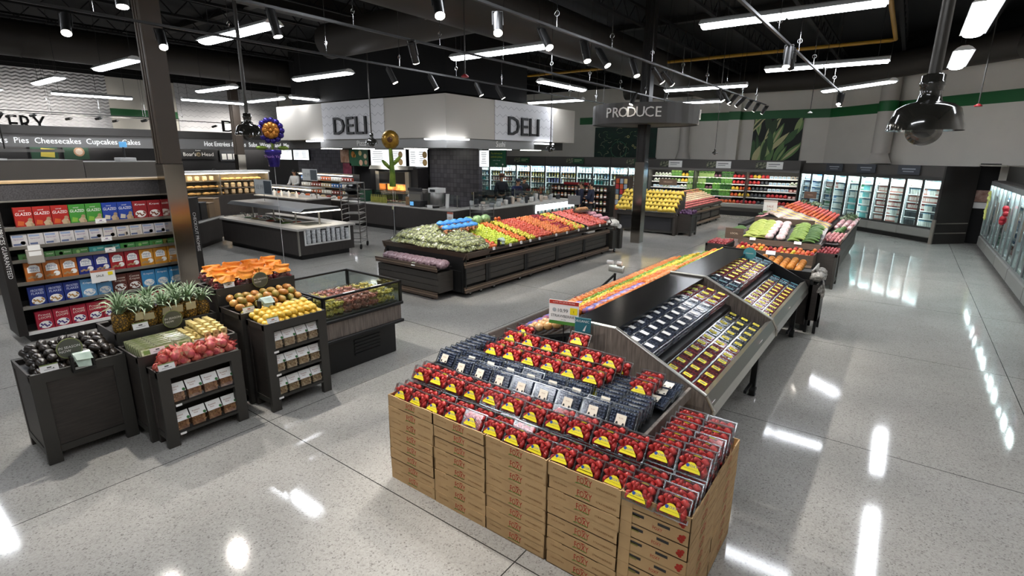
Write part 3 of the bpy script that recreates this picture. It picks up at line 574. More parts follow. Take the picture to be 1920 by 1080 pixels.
# ---------------------------------------------------------------- dark wooden produce stands on the left
TAGM = mat('tag_card', '#f0efee', .5)
def price_tag(loc, label, w=.1, h=.05, rz=R(90), top='#7d8f4e', mark='#4a4a4a', tilt=18):
    """small printed card leaning back on a rim"""
    b = MB(); T = MX.Rotation(R(-tilt), 4, 'X'); b.box((-w/2,-.002,0), (w/2,.002,h), TAGM, T); n = T.to_3x3() @ V((0,-1,0)); u = T.to_3x3() @ Z_
    b.rect(T @ V((0,-.002,h*.93)), w, h*.14, X_, u, flat(top)); b.rect(T @ V((0,-.002,h*.55)), w*.25, h*.18, X_, u, flat(mark)); b.rect(T @ V((0,-.002,h*.3)), w*.6, h*.07, X_, u, flat('#8b8b8b'))
    return one('price_tag', b, label, 'price tag', loc, (0,0,rz))
def stand(name, label, x0, x1, y0, y1, h, shelves=(), group='dark wooden produce stands'):
    t = thing(name, label, 'produce stand', ((x0+x1)/2, (y0+y1)/2, 0), 0, group); a = (x1-x0)/2; b = (y1-y0)/2; LW = .1
    for sx in (-1, 1):
        for sy in (-1, 1): MB().rbox((sx*a-(.05 if sx > 0 else 0), sy*b-(LW if sy > 0 else 0), 0), (sx*a+(.05 if sx < 0 else 0), sy*b+(LW if sy < 0 else 0), h-.002), DARKWOOD if sx < 0 else CHARCOAL, .004).build('leg', t)
    for sy in (-1, 1): MB().box((-a+.05, sy*b-.02 if sy > 0 else sy*b+.006, .1), (a-.05, sy*b-.006 if sy > 0 else sy*b+.02, h-.05), DARKWOOD).build('side_panel', t)
    for sy in (-1, 1): MB().box((-a+.05, sy*b-(.03 if sy > 0 else 0), .09), (a-.05, sy*b+(.03 if sy < 0 else 0), .15), CHARCOAL).build('side_rail', t)
    MB().box((-a+.005,-b+.03,.1), (-a+.02,b-.03,h-.05), DARKWOOD).build('back_panel', t)
    if shelves:
        for z in shelves: MB().box((-a+.02,-b+LW*.6,z-.022), (a-.002,b-LW*.6,z), CHARCOAL).build('shelf', t)
    else:
        MB().box((a-.035,-b+LW,.14), (a-.02,b-LW,h-.07), DARKWOOD).build('front_panel', t); MB().box((a-.04,-b+LW,.09), (a-.006,b-LW,.15), CHARCOAL).build('front_rail', t)
    MB().box((a-.04,-b+.001,h-.085), (a+.001,b-.001,h), CHARCOAL).build('top_apron', t)
    m = MB().box((-a+.01,-b+.01,h-.06), (a-.02,b-.01,h-.045), BLACK)
    m.build('tray_floor', t)
    for p, q in (((-a,-b,h-.06),(-a+.015,b,h)), ((-a,-b,h-.06),(a,-b+.015,h)), ((-a,b-.015,h-.06),(a,b,h))): MB().box(p, q, DARKWOOD).build('tray_rim', t)
    return t
stand('produce_stand', 'dark panelled stand of black avocados, nearest the left edge', -6.05, -5.46, .79, 1.455, .82)
stand('produce_stand', 'dark panelled stand carrying persimmon packs and kiwi tubes', -5.67, -5.18, 1.46, 2.33, .835)
stand('produce_stand', 'tall dark stand carrying the pineapples', -6.24, -5.675, 1.47, 2.37, .945)
stand('produce_stand', 'low dark stand of pink dragon fruit over two shelves of bags', -5.176, -4.94, 1.51, 2.235, .742, (.125, .405))
stand('produce_stand', 'dark stand of red and green mangoes behind the yellow mangoes', -5.68, -5.21, 2.4, 3.22, 1.0)
stand('produce_stand', 'tallest dark stand, under the orange-topped grape bags', -6.15, -5.69, 2.4, 3.3, 1.18)
stand('produce_stand', 'dark stand of yellow mangoes over three shelves of nut bags', -5.2, -4.85, 2.44, 3.135, .947, (.15, .405, .655))
# avocados
AVO = mat('black_avocado_skin', '#17140f', .3, vary=.5, scale=20, col2='#2b221b', bump=.15, spec=.6)
av = Proto(one('avocado', MB().lathe([(.0,-.055),(.02,-.05),(.034,-.03),(.037,-.005),(.032,.022),(.022,.042),(.012,.052),(.0,.054)], AVO, 12, T=MX.Rotation(R(90),4,'Y')), 'x', 'avocado'))
for i in range(8):
    for j in range(5):
        y = .87 + i*.074; x = -5.53 - j*.1; z = .81 + j*.018 + (.02 if i % 2 else 0)
        av.at((x + random.uniform(-.01,.01), y + random.uniform(-.006,.006), z), (random.uniform(0,6), random.uniform(-.15,.15), random.uniform(-.5,.5)), 'black avocado, %s in the %s row' % (nth(i, 8), nth(j, 5, 'front', 'back')), 'black avocados')
        if 0 < j < 5 and i < 7: av.at((x + .05, y + .037, z + .048), (random.uniform(0,6), random.uniform(-.2,.2), random.uniform(-.5,.5)), 'black avocado, %s in the %s upper row' % (nth(i, 7), nth(j-1, 4, 'front', 'back')), 'black avocados')
price_tag((-5.47,.93,.82), 'white price card at the left front of the avocado stand', .12, .06)
# pineapples
def pine_mat():
    m = bpy.data.materials.new('pineapple_rind'); m.use_nodes = True; nt = m.node_tree; b = nt.nodes['Principled BSDF']; N = nt.nodes.new; L = nt.links.new
    tc = N('ShaderNodeTexCoord'); v = N('ShaderNodeTexVoronoi'); v.feature = 'DISTANCE_TO_EDGE'; v.inputs['Scale'].default_value = 42; L(tc.outputs['Object'], v.inputs['Vector'])
    r = N('ShaderNodeValToRGB'); r.color_ramp.elements[0].color = lin('#3c2f14') + (1,); r.color_ramp.elements[1].color = lin('#b98a2c') + (1,); r.color_ramp.elements[1].position = .25; r.color_ramp.elements[0].position = .03
    L(v.outputs['Distance'], r.inputs[0]); L(r.outputs[0], b.inputs['Base Color']); b.inputs['Roughness'].default_value = .6
    bp = N('ShaderNodeBump'); bp.inputs['Strength'].default_value = .8; bp.inputs['Distance'].default_value = .02; L(v.outputs['Distance'], bp.inputs['Height']); L(bp.outputs[0], b.inputs['Normal']); return m
PINE = pine_mat(); CROWN = mat('pineapple_leaf', '#4d6444', .55, vary=.6, scale=14, col2='#93a985'); KRAFT = mat('kraft_tag', '#c9bd98', .7)
def pineapple(seed, tagged):
    rd = random.Random(seed); t = thing('pineapple', 'x', 'pineapple')
    MB().lathe([(.03,0),(.05,.01),(.066,.05),(.07,.1),(.066,.145),(.05,.175),(.028,.188),(.0,.19)], PINE, 14).build('fruit', t)
    c = MB()
    for i in range(34):
        a = i*2.4 + rd.uniform(-.2,.2); k = i/34; Lf = .2 - .07*k + rd.uniform(-.02,.02); spread = 1.15 - k*.95
        pts = []
        for s in range(6):
            u = s/5; ang = spread*(.55+.7*u*u); pts.append((u*Lf*sin(ang), .17 + .03*k + u*Lf*cos(ang)*1.0))
        vs = []
        for s, (r, z) in enumerate(pts):
            w = .014*(1-(s/5)**1.6)+.0008; rr = r + .014
            vs += [(rr*cos(a)-w*sin(a), rr*sin(a)+w*cos(a), z), (rr*cos(a)+w*sin(a), rr*sin(a)-w*cos(a), z)]
        c.add(vs, [(2*s, 2*s+1, 2*s+3, 2*s+2) for s in range(5)], CROWN, True)
    c.build('leaf_crown', t)
    if tagged: MB().box((-.045,-.002,0), (.045,.002,.075), KRAFT, MX.Translation((.074,0,.115)) @ MX.Rotation(R(90),4,'Z') @ MX.Rotation(R(12),4,'X')).build('paper_tag', t)
    return Proto(t)
PA = [pineapple(1, True), pineapple(2, False)]
for i in range(7): PA[0 if i not in (0, 6) else 1].at((-5.80 + random.uniform(-.015,.015), 1.555 + i*.122, .902), (random.uniform(-.05,.05), 0, random.uniform(-.3,.3)), 'pineapple, %s in the front row of the stand' % nth(i, 7), 'pineapples', (1,1,random.uniform(.92,1.08)))
for i in range(6): PA[i % 2].at((-5.98 + random.uniform(-.02,.02), 1.6 + i*.13, .905), (0, 0, random.uniform(-3,3)), 'pineapple, %s in the back row of the stand' % nth(i, 6), 'pineapples', (1,1,random.uniform(.95,1.12)))
for i in range(3): PA[1].at((-6.13, 1.66 + i*.24, .905), (0, 0, i*1.3), 'pineapple at the rear of the stand, %s' % nth(i, 3), 'pineapples')
price_tag((-5.685,1.68,.945), 'white price card before the leftmost pineapples', .13, .065)
# persimmon packs, kiwi tubes, dragon fruit
PERS = mat('persimmon_card', '#a8b26a', .6, vary=.5, scale=30, col2='#e7e6d0')
b = MB(); b.rbox((-.075,-.055,0), (.075,.055,.03), PLASTIC, .006).box((-.07,-.05,.003), (.07,.05,.024), mat('pack_pale_filling','#cfc9a6',.6,vary=.5,scale=25,col2='#8f9a55')).box((-.055,-.03,.031), (.055,.03,.033), PERS); b.rect((-.01,0,.033), .06, .035, X_, Y_, flat('#6f8a3c')).disc((.03,-.005,.033), .015, X_, Y_, flat('#4c5a2a'), 10, .002)
pk = Proto(one('fruit_pack', b, 'x', 'fruit box'))
for c in range(3):
    for i in range(7): pk.at((-5.23 - i*.055, 1.56 + c*.145, .842), (R(62), 0, R(90)), 'clear fruit pack, %s of the %s lane left of the kiwis' % (nth(i, 7, 'front', 'rear'), ('left','middle','right')[c]), 'clear fruit packs with green labels')
price_tag((-5.19,1.63,.835), 'white price card in front of the persimmon packs', .12, .06)
KIWI = mat('kiwi_skin', '#8a7440', .8, vary=.5, scale=60, col2='#a58f58'); GOLDP = mat('gold_paper', '#cdb465', .5, vary=.3, scale=20, col2='#e3d29a')
t = thing('kiwi_tube', 'x', 'fruit pack')
for i in range(4): MB().ball((0, -.075+i*.05, .028), (.027,.03,.027), KIWI, 9, 6).build('kiwi', t)
MB().prism([(-.03,.03),(-.02,.058),(.02,.058),(.03,.03),(.027,.03),(.018,.055),(-.018,.055),(-.027,.03)], 'y', -.085, .085, GOLDP).box((-.028,.095,0), (.028,.099,.06), GOLDP).box((-.028,-.099,0), (.028,-.095,.06), GOLDP).build('paper_sleeve', t)
kw = Proto(t)
for c in range(4):
    for i in range(4):
        for l in range(2 if c else 1): kw.at((-5.3 - i*.075, 1.97 + c*.078 + .02*l, .79 + .062*l + i*.012), (0,0,R(90)+random.uniform(-.06,.06)), 'gold kiwi tube, %s of the %s lane, %s layer' % (nth(i, 4, 'front', 'rear').replace(' from the',' from'), nth(c, 4), ('lower','upper')[l]), 'gold kiwi tubes')
price_tag((-5.19,2.0,.80), 'pinkish price card in front of the kiwi tubes', .12, .07, mark='#b05a70')
DRAG = mat('dragon_fruit_skin', '#b52f4c', .5, vary=.9, scale=14, col2='#e0846a'); DTIP = mat('dragon_fruit_tip', '#cc6a6c', .5, vary=.6, scale=20, col2='#b9a070')
def dragon(seed):
    rd = random.Random(seed); b = MB().ball((0,0,0), (.066,.043,.043), DRAG, 12, 8, jit=.05)
    for i in range(18):
        a = i*2.4; u = -.05 + .1*i/18; r = .045*sqrt(max(.05, 1-(u/.062)**2)); p = V((u, r*cos(a), r*sin(a))); d = V((.036, .016*cos(a), .016*sin(a)))
        side = V((0,-sin(a),cos(a)))*.02; b.add([p-side, p+side, p+d*.6+side*.5, p+d, p+d*.6-side*.5], [(0,1,2,3,4)], DTIP if i % 3 == 0 else DRAG, False)
    return Proto(one('dragon_fruit', b, 'x', 'dragon fruit'))
DR = [dragon(1), dragon(2)]
for r, (x, z, n) in enumerate([(-5.035,.75,7),(-5.11,.757,7),(-5.05,.815,6),(-5.12,.83,6)]):
    for i in range(n): DR[i % 2].at((x + random.uniform(-.012,.012), 1.565 + i*.1 + (r % 2)*.04 + (.05 if r > 1 else 0), z), (random.uniform(-1,1), random.uniform(-.5,.5), random.uniform(-.9,.9)+ (pi if i % 3 else 0)), 'pink dragon fruit, %s in the %s row' % (nth(i, n), ('lower front','lower back','upper front','upper back')[r]), 'pink dragon fruit')
price_tag((-4.95,1.6,.742), 'white price card at the left front of the dragon fruit', .13, .06)
# mangoes
MGR = mat('mango_red_green', '#74853a', .4, vary=.8, scale=9, col2='#b5803c'); MGR2 = mat('mango_orange_red', '#a5622c', .4, vary=.8, scale=8, col2='#c79a4a'); MGY = mat('mango_yellow', '#d0a32c', .4, vary=.5, scale=7, col2='#e3bf4a')
def mango(m, name): return Proto(one(name, MB().lathe([(0,-.06),(.022,-.054),(.038,-.03),(.043,0),(.038,.03),(.024,.05),(.0,.06)], m, 10, T=MX.Rotation(R(90),4,'Y') @ MX.Diagonal((1,.85,1,1))), 'x', 'mango'))
MA = [mango(MGR, 'mango'), mango(MGR2, 'mango')]; MYel = mango(MGY, 'yellow_mango')
for j in range(4):
    for i in range(8): MA[(i*3+j*5) % 7 % 2].at((-5.28 - j*.1, 2.48 + i*.093 + random.uniform(-.008,.008), .99 + j*.033 + (.0 if j else -.01)), (random.uniform(0,6), random.uniform(-.2,.2), random.uniform(-.4,.4)), 'red and green mango, %s in the %s row' % (nth(i, 8), nth(j, 4, 'front', 'back')), 'red and green mangoes')
for i in range(7): MA[i % 2].at((-5.42, 2.53 + i*.093, 1.085), (random.uniform(0,6), .1, random.uniform(-.5,.5)), 'red and green mango, %s in the heaped upper row' % nth(i, 7), 'red and green mangoes')
for j in range(4):
    for i in range(9):
        MYel.at((-4.91 - j*.078, 2.5 + i*.073 + random.uniform(-.005,.005), .93 + j*.016), (random.uniform(0,6), random.uniform(-.1,.1), R(random.uniform(-14,14))), 'small yellow mango, %s in the lower %s row' % (nth(i, 9), nth(j, 4, 'front', 'back')), 'yellow mangoes')
        if j < 3 and i < 8: MYel.at((-4.95 - j*.078, 2.535 + i*.073 + random.uniform(-.005,.005), .983 + j*.016), (random.uniform(0,6), random.uniform(-.1,.1), R(random.uniform(-14,14))), 'small yellow mango, %s in the upper %s row' % (nth(i, 8), nth(j, 3, 'front', 'back')), 'yellow mangoes')
price_tag((-4.86,2.55,.947), 'price card at the left front of the yellow mangoes', .12, .06, mark='#b06a40'); price_tag((-5.22,2.5,1.0), 'pinkish price card at the left front of the red and green mangoes', .12, .065, mark='#b06a40')
# grape bags with orange tops
GRP = mat('red_grape_skin', '#6e2230', .4, vary=.6, scale=40, col2='#a84a4a'); ORB = mat('orange_bag_top', '#e07a1c', .45, vary=.6, scale=10, col2='#f0a52e'); BAGP = mat('crinkled_clear_film', '#f3eee8', .15, clear=.16, bump=.0)
def grape_bag(seed):
    rd = random.Random(seed); t = thing('grape_bag', 'x', 'bag of fruit'); g = MB()
    for i in range(46): g.ball((rd.uniform(-.07,.07), rd.uniform(-.1,.1), .015+rd.uniform(0,.075)), .0165, GRP, 6, 4)
    g.box((-.06,-.09,.0), (.06,.09,.05), GRP).build('grapes', t)
    f = MB(); n = 14; prof = [(.9,0),(1.05,.04),(1.0,.09),(.75,.125)]
    f.add([(.078*k*cos(2*pi*i/n)*rd.uniform(.92,1.08), .112*k*sin(2*pi*i/n)*rd.uniform(.94,1.06), z) for k, z in prof for i in range(n)], [(k*n+i, k*n+(i+1)%n, (k+1)*n+(i+1)%n, (k+1)*n+i) for k in range(3) for i in range(n)], BAGP); f.build('clear_bag', t)
    o = MB(); prof = [(1.02,.10),(.8,.125),(.42,.15),(.3,.168)]
    o.add([(.078*k*cos(2*pi*i/n)*rd.uniform(.85,1.15), .116*(k if k > .6 else .85)*sin(2*pi*i/n)*rd.uniform(.9,1.1), z+rd.uniform(-.012,.012)) for k, z in prof for i in range(n)], [(k*n+i, k*n+(i+1)%n, (k+1)*n+(i+1)%n, (k+1)*n+i) for k in range(3) for i in range(n)] + [tuple(range(42,56))], ORB); o.build('orange_top', t)
    return Proto(t)
GBG = [grape_bag(1), grape_bag(2)]
for j, x in enumerate((-5.79, -5.95, -6.08)):
    for i in range(4): GBG[(i+j) % 2].at((x, 2.53 + i*.215, 1.15 + j*.03), (R(-6), R(8), random.uniform(-.15,.15)), 'orange-topped bag of red grapes, %s in the %s row' % (nth(i, 4), ('front','middle','back')[j]), 'orange-topped grape bags')
price_tag((-5.7,2.55,1.18), 'white price card under the orange-topped grape bags', .11, .06)
# nut bags on the shelves
NUT = mat('mixed_nuts', '#7b4a2c', .6, vary=1., scale=55, col2='#b98a60'); NUT2 = mat('pale_nuts', '#9a7a58', .6, vary=1., scale=55, col2='#d3bb95')
def nut_bag(m, name):
    t = thing(name, 'x', 'bag of nuts'); rd = random.Random(5); n = MB()
    for i in range(40): n.ball((rd.uniform(-.02,.03), rd.uniform(-.055,.055), rd.uniform(.015,.085)), .012, m, 5, 4, jit=.2)
    n.box((-.02,-.055,.004), (.025,.055,.085), m).build('nuts', t)
    MB().prism([(-.035,0),(.045,0),(.05,.04),(.03,.11),(-.01,.165),(-.02,.165),(-.035,.1)], 'y', -.066, .066, PLASTIC).build('clear_bag', t)
    l = MB(); l.add([(.041,-.066,.095),(.041,.066,.095),(-.008,.066,.172),(-.008,-.066,.172)], [(0,1,2,3)], PAPER); nn = V((.84,0,.54)); u = V((-.54,0,.84)); c = V((.018,0,.133))
    l.text('Roasted', .02, c+V((0,-.015,0))+u*.01, Y_, u, mat('label_brown_ink','#9a5f4a',.6), .003); l.text('Nuts', .018, c+V((0,-.02,0))-u*.012, Y_, u, mat('label_brown_ink','#9a5f4a',.6), .003); l.disc(c+V((0,.05,0))-u*.03, .014, Y_, u, mat('label_green_seal','#2f6b35',.6), 10, .003); l.build('paper_label', t)
    return Proto(t)
NB = nut_bag(NUT, 'nut_bag'); NB2 = nut_bag(NUT2, 'nut_bag')
for z, w in ((.405,'upper'), (.125,'lower')):
    for i in range(4): NB.at((-5.0, 1.655 + i*.143, z+.002), (0,0,random.uniform(-.06,.06)), 'bag of roasted nuts, %s on the %s shelf below the dragon fruit' % (nth(i, 4), w), 'brown nut bags below the dragon fruit')
for z, w in ((.655,'top'), (.405,'middle'), (.15,'bottom')):
    for i in range(4): NB2.at((-4.91, 2.575 + i*.138, z+.002), (0,0,random.uniform(-.06,.06)), 'bag of pale nuts, %s on the %s shelf below the yellow mangoes' % (nth(i, 4), w), 'pale nut bags below the yellow mangoes')
for x, y, z, w in ((-4.937,1.64,.38,'upper shelf below the dragon fruit'),(-4.937,1.64,.10,'lower shelf below the dragon fruit'),(-4.847,2.54,.63,'top shelf below the yellow mangoes'),(-4.847,2.54,.38,'middle shelf below the yellow mangoes'),(-4.847,2.54,.125,'bottom shelf below the yellow mangoes')):
    one('shelf_tag', MB().box((0,-.025,0), (.003,.025,.02), PAPER), 'tiny white tag at the left of the ' + w, 'price tag', (x,y,z))
# round season signs and green bag dispensers
SGN = mat('slate_green_sign', '#54574c', .5); OLV = mat('olive_rim', '#7b8450', .5)
def season(loc, label, stem):
    t = thing('round_sign', label, 'sign', loc); b = MB(); Q = MX.Rotation(R(90),4,'Y')
    b.lathe([(.082,-.004),(.082,.004)], SGN, 24, T=Q); b.lathe([(.089,-.003),(.089,.003)], OLV, 24, T=Q); b.build('disc', t)
    l = MB(); l.text('IN SEASON', .03, (.005,0,.012), Y_, Z_, WHITE, .001); l.text('NOW', .03, (.005,-.032,-.02), Y_, Z_, WHITE, .001); l.build('lettering', t)
    MB().rod((0,0,.088), (0,0,.14), .003, BLACK, 5).rod((-.004,0,-.088-stem), (-.004,0,-.08), .004, BLACK, 5).build('stem', t)
season((-5.46,1.08,.98), 'round in season now sign over the black avocados', .08); season((-5.64,1.94,.985), 'round in season now sign before the pineapples', .06); season((-5.66,2.87,1.21), 'round in season now sign before the grape bags', .06)
PGRN = mat('pale_green_film', '#a9bfb0', .35, vary=.4, scale=9, col2='#cfe0d4')
def bagroll(loc, label):
    t = thing('bag_dispenser', label, 'bag roll', loc); MB().rod((0,-.06,0),(0,.06,0),.038,PGRN,14).build('bag_roll', t); MB().add([(.03,-.055,.03),(.03,.055,.03),(.075,.06,-.02),(.07,-.05,-.01)], [(0,1,2,3)], PGRN).add([(.038,-.06,0),(.038,.05,0),(.06,.045,-.09),(.055,-.045,-.075)], [(0,1,2,3)], PGRN).build('loose_sheet', t)
    MB().box((-.03,-.08,-.1), (.03,-.064,.01), BLACK).box((-.03,.064,-.1), (.03,.08,.01), BLACK).box((-.03,-.08,-.13), (.035,.08,-.1), BLACK).build('bracket', t)
bagroll((-5.42,1.14,.905), 'pale green bag roll on the black avocado stand'); bagroll((-5.18,2.66,1.1), 'pale green bag roll over the red and green mangoes')
# ---------------------------------------------------------------- glass fresh-cut fruit case
x0, x1, y0, y1 = -6.24, -5.09, 3.262, 4.43; t = thing('fresh_fruit_case', 'low glass-walled chilled case of cut fruit with grey wood band', 'chilled case', (0,0,0))
MB().rbox((x0+.1,y0+.03,.0), (-5.2,y1-.04,.5), mat('case_base_black','#141413',.45), .01).build('base', t)
g = MB()
for i in range(5): g.box((-5.2,3.72,.14+i*.045), (-5.188,4.12,.165+i*.045), BLACK)
g.build('vent_grille', t)
MB().box((x0+.02,y0+.01,.46), (x1-.02,y1-.01,.70), GREYWOOD).build('wood_band', t)
for z in (.455,.70): MB().rbox((x0,y0-.005,z-.02), (x1+.015,y1+.015,z+.02), BLACK, .008).build('bumper_rail', t)
MB().box((x0+.05,y0+.05,.72), (x1-.05,y1-.05,.735), mat('case_floor_grey','#6d665f',.6)).build('deck', t)
for a, b in (((x1-.012,y0+.03,.72),(x1-.006,y1-.03,.985)),((x0+.006,y0+.03,.72),(x0+.012,y1-.03,.985)),((x0+.03,y0+.006,.72),(x1-.03,y0+.012,.985)),((x0+.03,y1-.012,.72),(x1-.03,y1-.006,.985))): MB().box(a, b, GLASS).build('glass_wall', t)
for x in (x0+.015,x1-.015):
    for y in (y0+.015,y1-.015): MB().box((x-.016,y-.016,.72), (x+.016,y+.016,.985), BLACK).build('corner_post', t)
    MB().box((x-.016,y0,.975), (x+.016,y1,1.0), BLACK).build('top_frame', t)
for y in (y0+.015,y1-.015): MB().box((x0,y-.016,.975), (x1,y+.016,1.0), BLACK).build('top_frame', t)
for y in (3.55, 3.95): MB().box((x1-.03,y,1.0), (x1-.004,y+.16,1.003), PAPER).build('label_strip', t)
CUTY = mat('cut_pineapple', '#d9bc3c', .4, vary=.6, scale=25, col2='#f0e58a'); CUTR = mat('cut_melon', '#b35a48', .5, vary=.7, scale=25, col2='#dfa594')
def tub(m, name):
    q = thing(name, 'x', 'fruit tub'); f = MB(); rd = random.Random(2)
    for i in range(24): f.rbox((-.012,-.012,-.012), (.012,.012,.012), m, .003, MX.Translation((rd.uniform(-.042,.042), rd.uniform(-.042,.042), .02+rd.uniform(0,.045))) @ Euler((rd.uniform(0,3),rd.uniform(0,3),0)).to_matrix().to_4x4())
    f.build('cut_fruit', q); MB().lathe([(.05,0),(.06,.05),(.062,.075),(.05,.085),(.0,.088)], PLASTIC, 12).build('clear_tub', q); return Proto(q)
TY, TRD = tub(CUTY, 'pineapple_tub'), tub(CUTR, 'melon_tub')
for i in range(8):
    for j in range(6):
        P = TY if (i < 2 or i > 5) and not (2 < i < 6) else TRD
        for l in range(2 if j < 4 else 1): P.at((-5.19 - j*.17, 3.4 + i*.128, .737 + l*.09), (0,0,random.uniform(0,3)), '%s tub, %s of the %s column, %s' % ('pineapple' if P is TY else 'melon', nth(j, 6, 'front', 'back').replace(' from the',' from'), nth(i, 8).replace(' from the',' from'), ('lower','upper')[l]), 'tubs in the glass case')
# ---------------------------------------------------------------- brown steel columns
COLB = mat('brown_column_paint', '#4f453c', .45)
CLAD = mat('polished_cladding', '#a39c93', .13, 1.)
def steel_column(x, y, label, s=.3, split=2.42, COLB=COLB):
    t = thing('steel_column', label, 'column', (x, y, 0)); h = s/2
    MB().rbox((-h,-h,0), (h,h,split), CLAD, .01).build('steel_cladding', t); MB().box((-h*.92,-h*.92,split), (-h*.6,h*.92,6.79), COLB).box((h*.6,-h*.92,split), (h*.92,h*.92,6.79), COLB).box((-h*.6,-h*.84,split), (h*.6,h*.84,6.79), COLB).build('column_shaft', t)
    MB().rod((h*.5,-h-.012,split), (h*.5,-h-.012,6.7), .012, COLB, 6).build('conduit', t); return t
steel_column(-9.2, 3.46, 'brown steel column with shiny lower cladding beside the cereal shelves', .29); steel_column(-6.4, 15.05, 'dark column with shiny cladding under the round produce sign', .3, 2.42, mat('black_column_paint','#211f1d',.5)); steel_column(-24.0, 11.9, 'far column with grey cladding in front of the deli counter', .34, 2.5)
# ---------------------------------------------------------------- cereal end shelves
GX, GY0, GY1 = -9.5, 1.47, 3.74; PERF = mat('dark_perforated_panel', '#2b2a2c', .6, vary=1., scale=60, col2='#4a484a'); SHW = mat('shelf_grey', '#8d8a85', .5)
LIPZ = (.173,.532,.871,1.183,1.366,1.62)
t = thing('cereal_shelving', 'dark endcap shelving of cereal boxes at the left edge', 'shelving', (0,0,0))
MB().box((GX-.5,GY0,0), (GX-.42,GY1,2.2), BLACK).build('back_panel', t); MB().box((GX-.48,GY0+.02,0), (GX+.02,GY1-.02,.13), BLACK).build('plinth', t)
for k, z in enumerate(LIPZ):
    q = MB().box((GX-.45,GY0,z-.06), (GX+.06,GY1,z-.035), SHW).build('shelf', t); MB().box((GX+.06,GY0,z-.065), (GX+.075,GY1,z-.02), STEEL if k else WHITE).build('price_rail', q)
MB().box((GX-.42,GY0,1.95), (GX+.03,GY1,2.17), PERF).build('header_panel', t); MB().box((GX-.42,GY0,2.17), (GX+.045,GY1,2.195), mat('pale_oak_strip','#b59a72',.5)).build('header_trim', t); MB().box((GX-.42,GY0,1.93), (GX+.05,GY1,1.95), STEEL).build('header_trim', t)
for y, s, yy in ((GY0-.1,'LOW PRICES GUARANTEED',0), (GY1,'CHECKOUT PROMISE',0)):
    w = MB().box((GX-.42,y,.12), (GX+.1,y+.1,1.86 if yy == 0 else 1.7), mat('dark_end_panel','#26221f',.5)); q = w.build('end_sign_panel', t)
    MB().text(s, .068, (GX+.1,y+.05,1.35 if y < 2 else 1.3), -Z_, Y_, PAPER, .002).build('lettering', q)
def cereal(col, kind, col2='#e9e2d2', ht=.27, w=.19, txt=None, tcol='#ffffff'):
    m = flat(col, .45); c = MB().box((-.06,-w/2+.002,0), (0,w/2-.002,ht), m); F = lambda y, z: V((0, y, z))
    if kind == 'glazed':
        c.text('GLAZED', .056, F(0,ht*.66), Y_, V((0,.12,1)), PAPER, .001, w*.86); c.text('cereal', .026, F(-.01,ht*.84), Y_, Z_, PAPER, .001)
        for k, (a, b, r) in enumerate([(.05,.06,.032),(.07,.03,.026),(.035,.028,.028),(.06,.1,.024),(.02,.05,.02)]): c.disc(F(a*w/.19,b), r, Y_, Z_, flat(('#b8a184','#a38a6a')[k % 2]), 10, .001+.0003*k)
        c.poly(F(-.045,.06), [(-.035,-.03),(.03,-.035),(.04,.02),(-.02,.035)], Y_, Z_, flat(col2))
    elif kind == 'mini':
        c.poly(F(.0,ht*.66), [(-.065,-.05),(.065,-.05),(.065,.02),(.03,.055),(-.03,.055),(-.065,.02)], Y_, Z_, PAPER); c.text('MINI', .045, F(0,ht*.70), Y_, Z_, flat('#3b5a8a'), .002, w*.5); c.text('WHEATS', .03, F(0,ht*.57), Y_, Z_, flat('#3b5a8a'), .002, w*.5)
        c.disc(F(.045,ht*.3), .036, Y_, Z_, PAPER, 12, .002)
        for k in range(4): c.poly(F(-.06+k*.026,ht*.22+.012*(k % 2)), [(-.015,-.012),(.015,-.012),(.015,.012),(-.015,.012)], Y_, Z_, flat('#a88a66'), .0015+.0002*k)
    elif kind == 'bowl':
        if txt:
            for k, s in enumerate(txt.split('|')): c.text(s, .044, F(.005,ht*.80-k*.042), Y_, V((0,.15,1)), flat(tcol), .001, w*.7)
        c.disc(F(.0,ht*.27), w*.38, Y_, V((0,0,.75)), PAPER, 14, .001)
        for k in range(9): c.disc(F(-.055+(k*37 % 11)*.011,ht*.27+((k*53) % 7-3)*.008), .013, Y_, Z_, flat(col2), 6, .002+.0002*k)
    elif kind == 'bar':
        c.text(txt or 'Special', .026, F(-.01,ht*.62), Y_, V((0,.2,1)), flat('#7a4a8a' if col2 != '#8a5a2a' else '#8a5a3a'), .001, w*.6); c.poly(F(-.02,ht*.84), [(-.05,-.012),(.06,-.012),(.06,.012),(-.05,.016)], Y_, Z_, flat('#8fa0c0')); c.disc(F(.03,ht*.3), .027, Y_, Z_, flat(col2), 10)
        c.poly(F(-.03,ht*.2), [(-.04,-.012),(.04,-.012),(.04,.012),(-.04,.012)], Y_, Z_, flat('#5a678a'))
    elif kind == 'flat':
        c.disc(F(-.03,ht*.45), ht*.28, Y_, Z_, flat(col2), 8); c.text(txt or 'CRUNCHY', ht*.3, F(.04,ht*.6), Y_, Z_, flat('#dfe8d0'), .001, w*.4)
    return c
KX = GX + .055
def shelf_row(z, specs, y, word, gname, depth=3):
    n = sum(s[0] for s in specs); i = 0
    for cnt, what, mbk in specs:
        me = cereal(**mbk).mesh('cereal_box'); w = mbk.get('w', .19)
        for k in range(cnt):
            one('cereal_box', me, '%s, %s on the %s' % (what, nth(i, n), word), 'cereal box', (KX - .012 + random.uniform(-.004,.004), y + w/2, z-.034), (0,0,random.uniform(-.02,.02)), gname); y += w + .004; i += 1
    return n
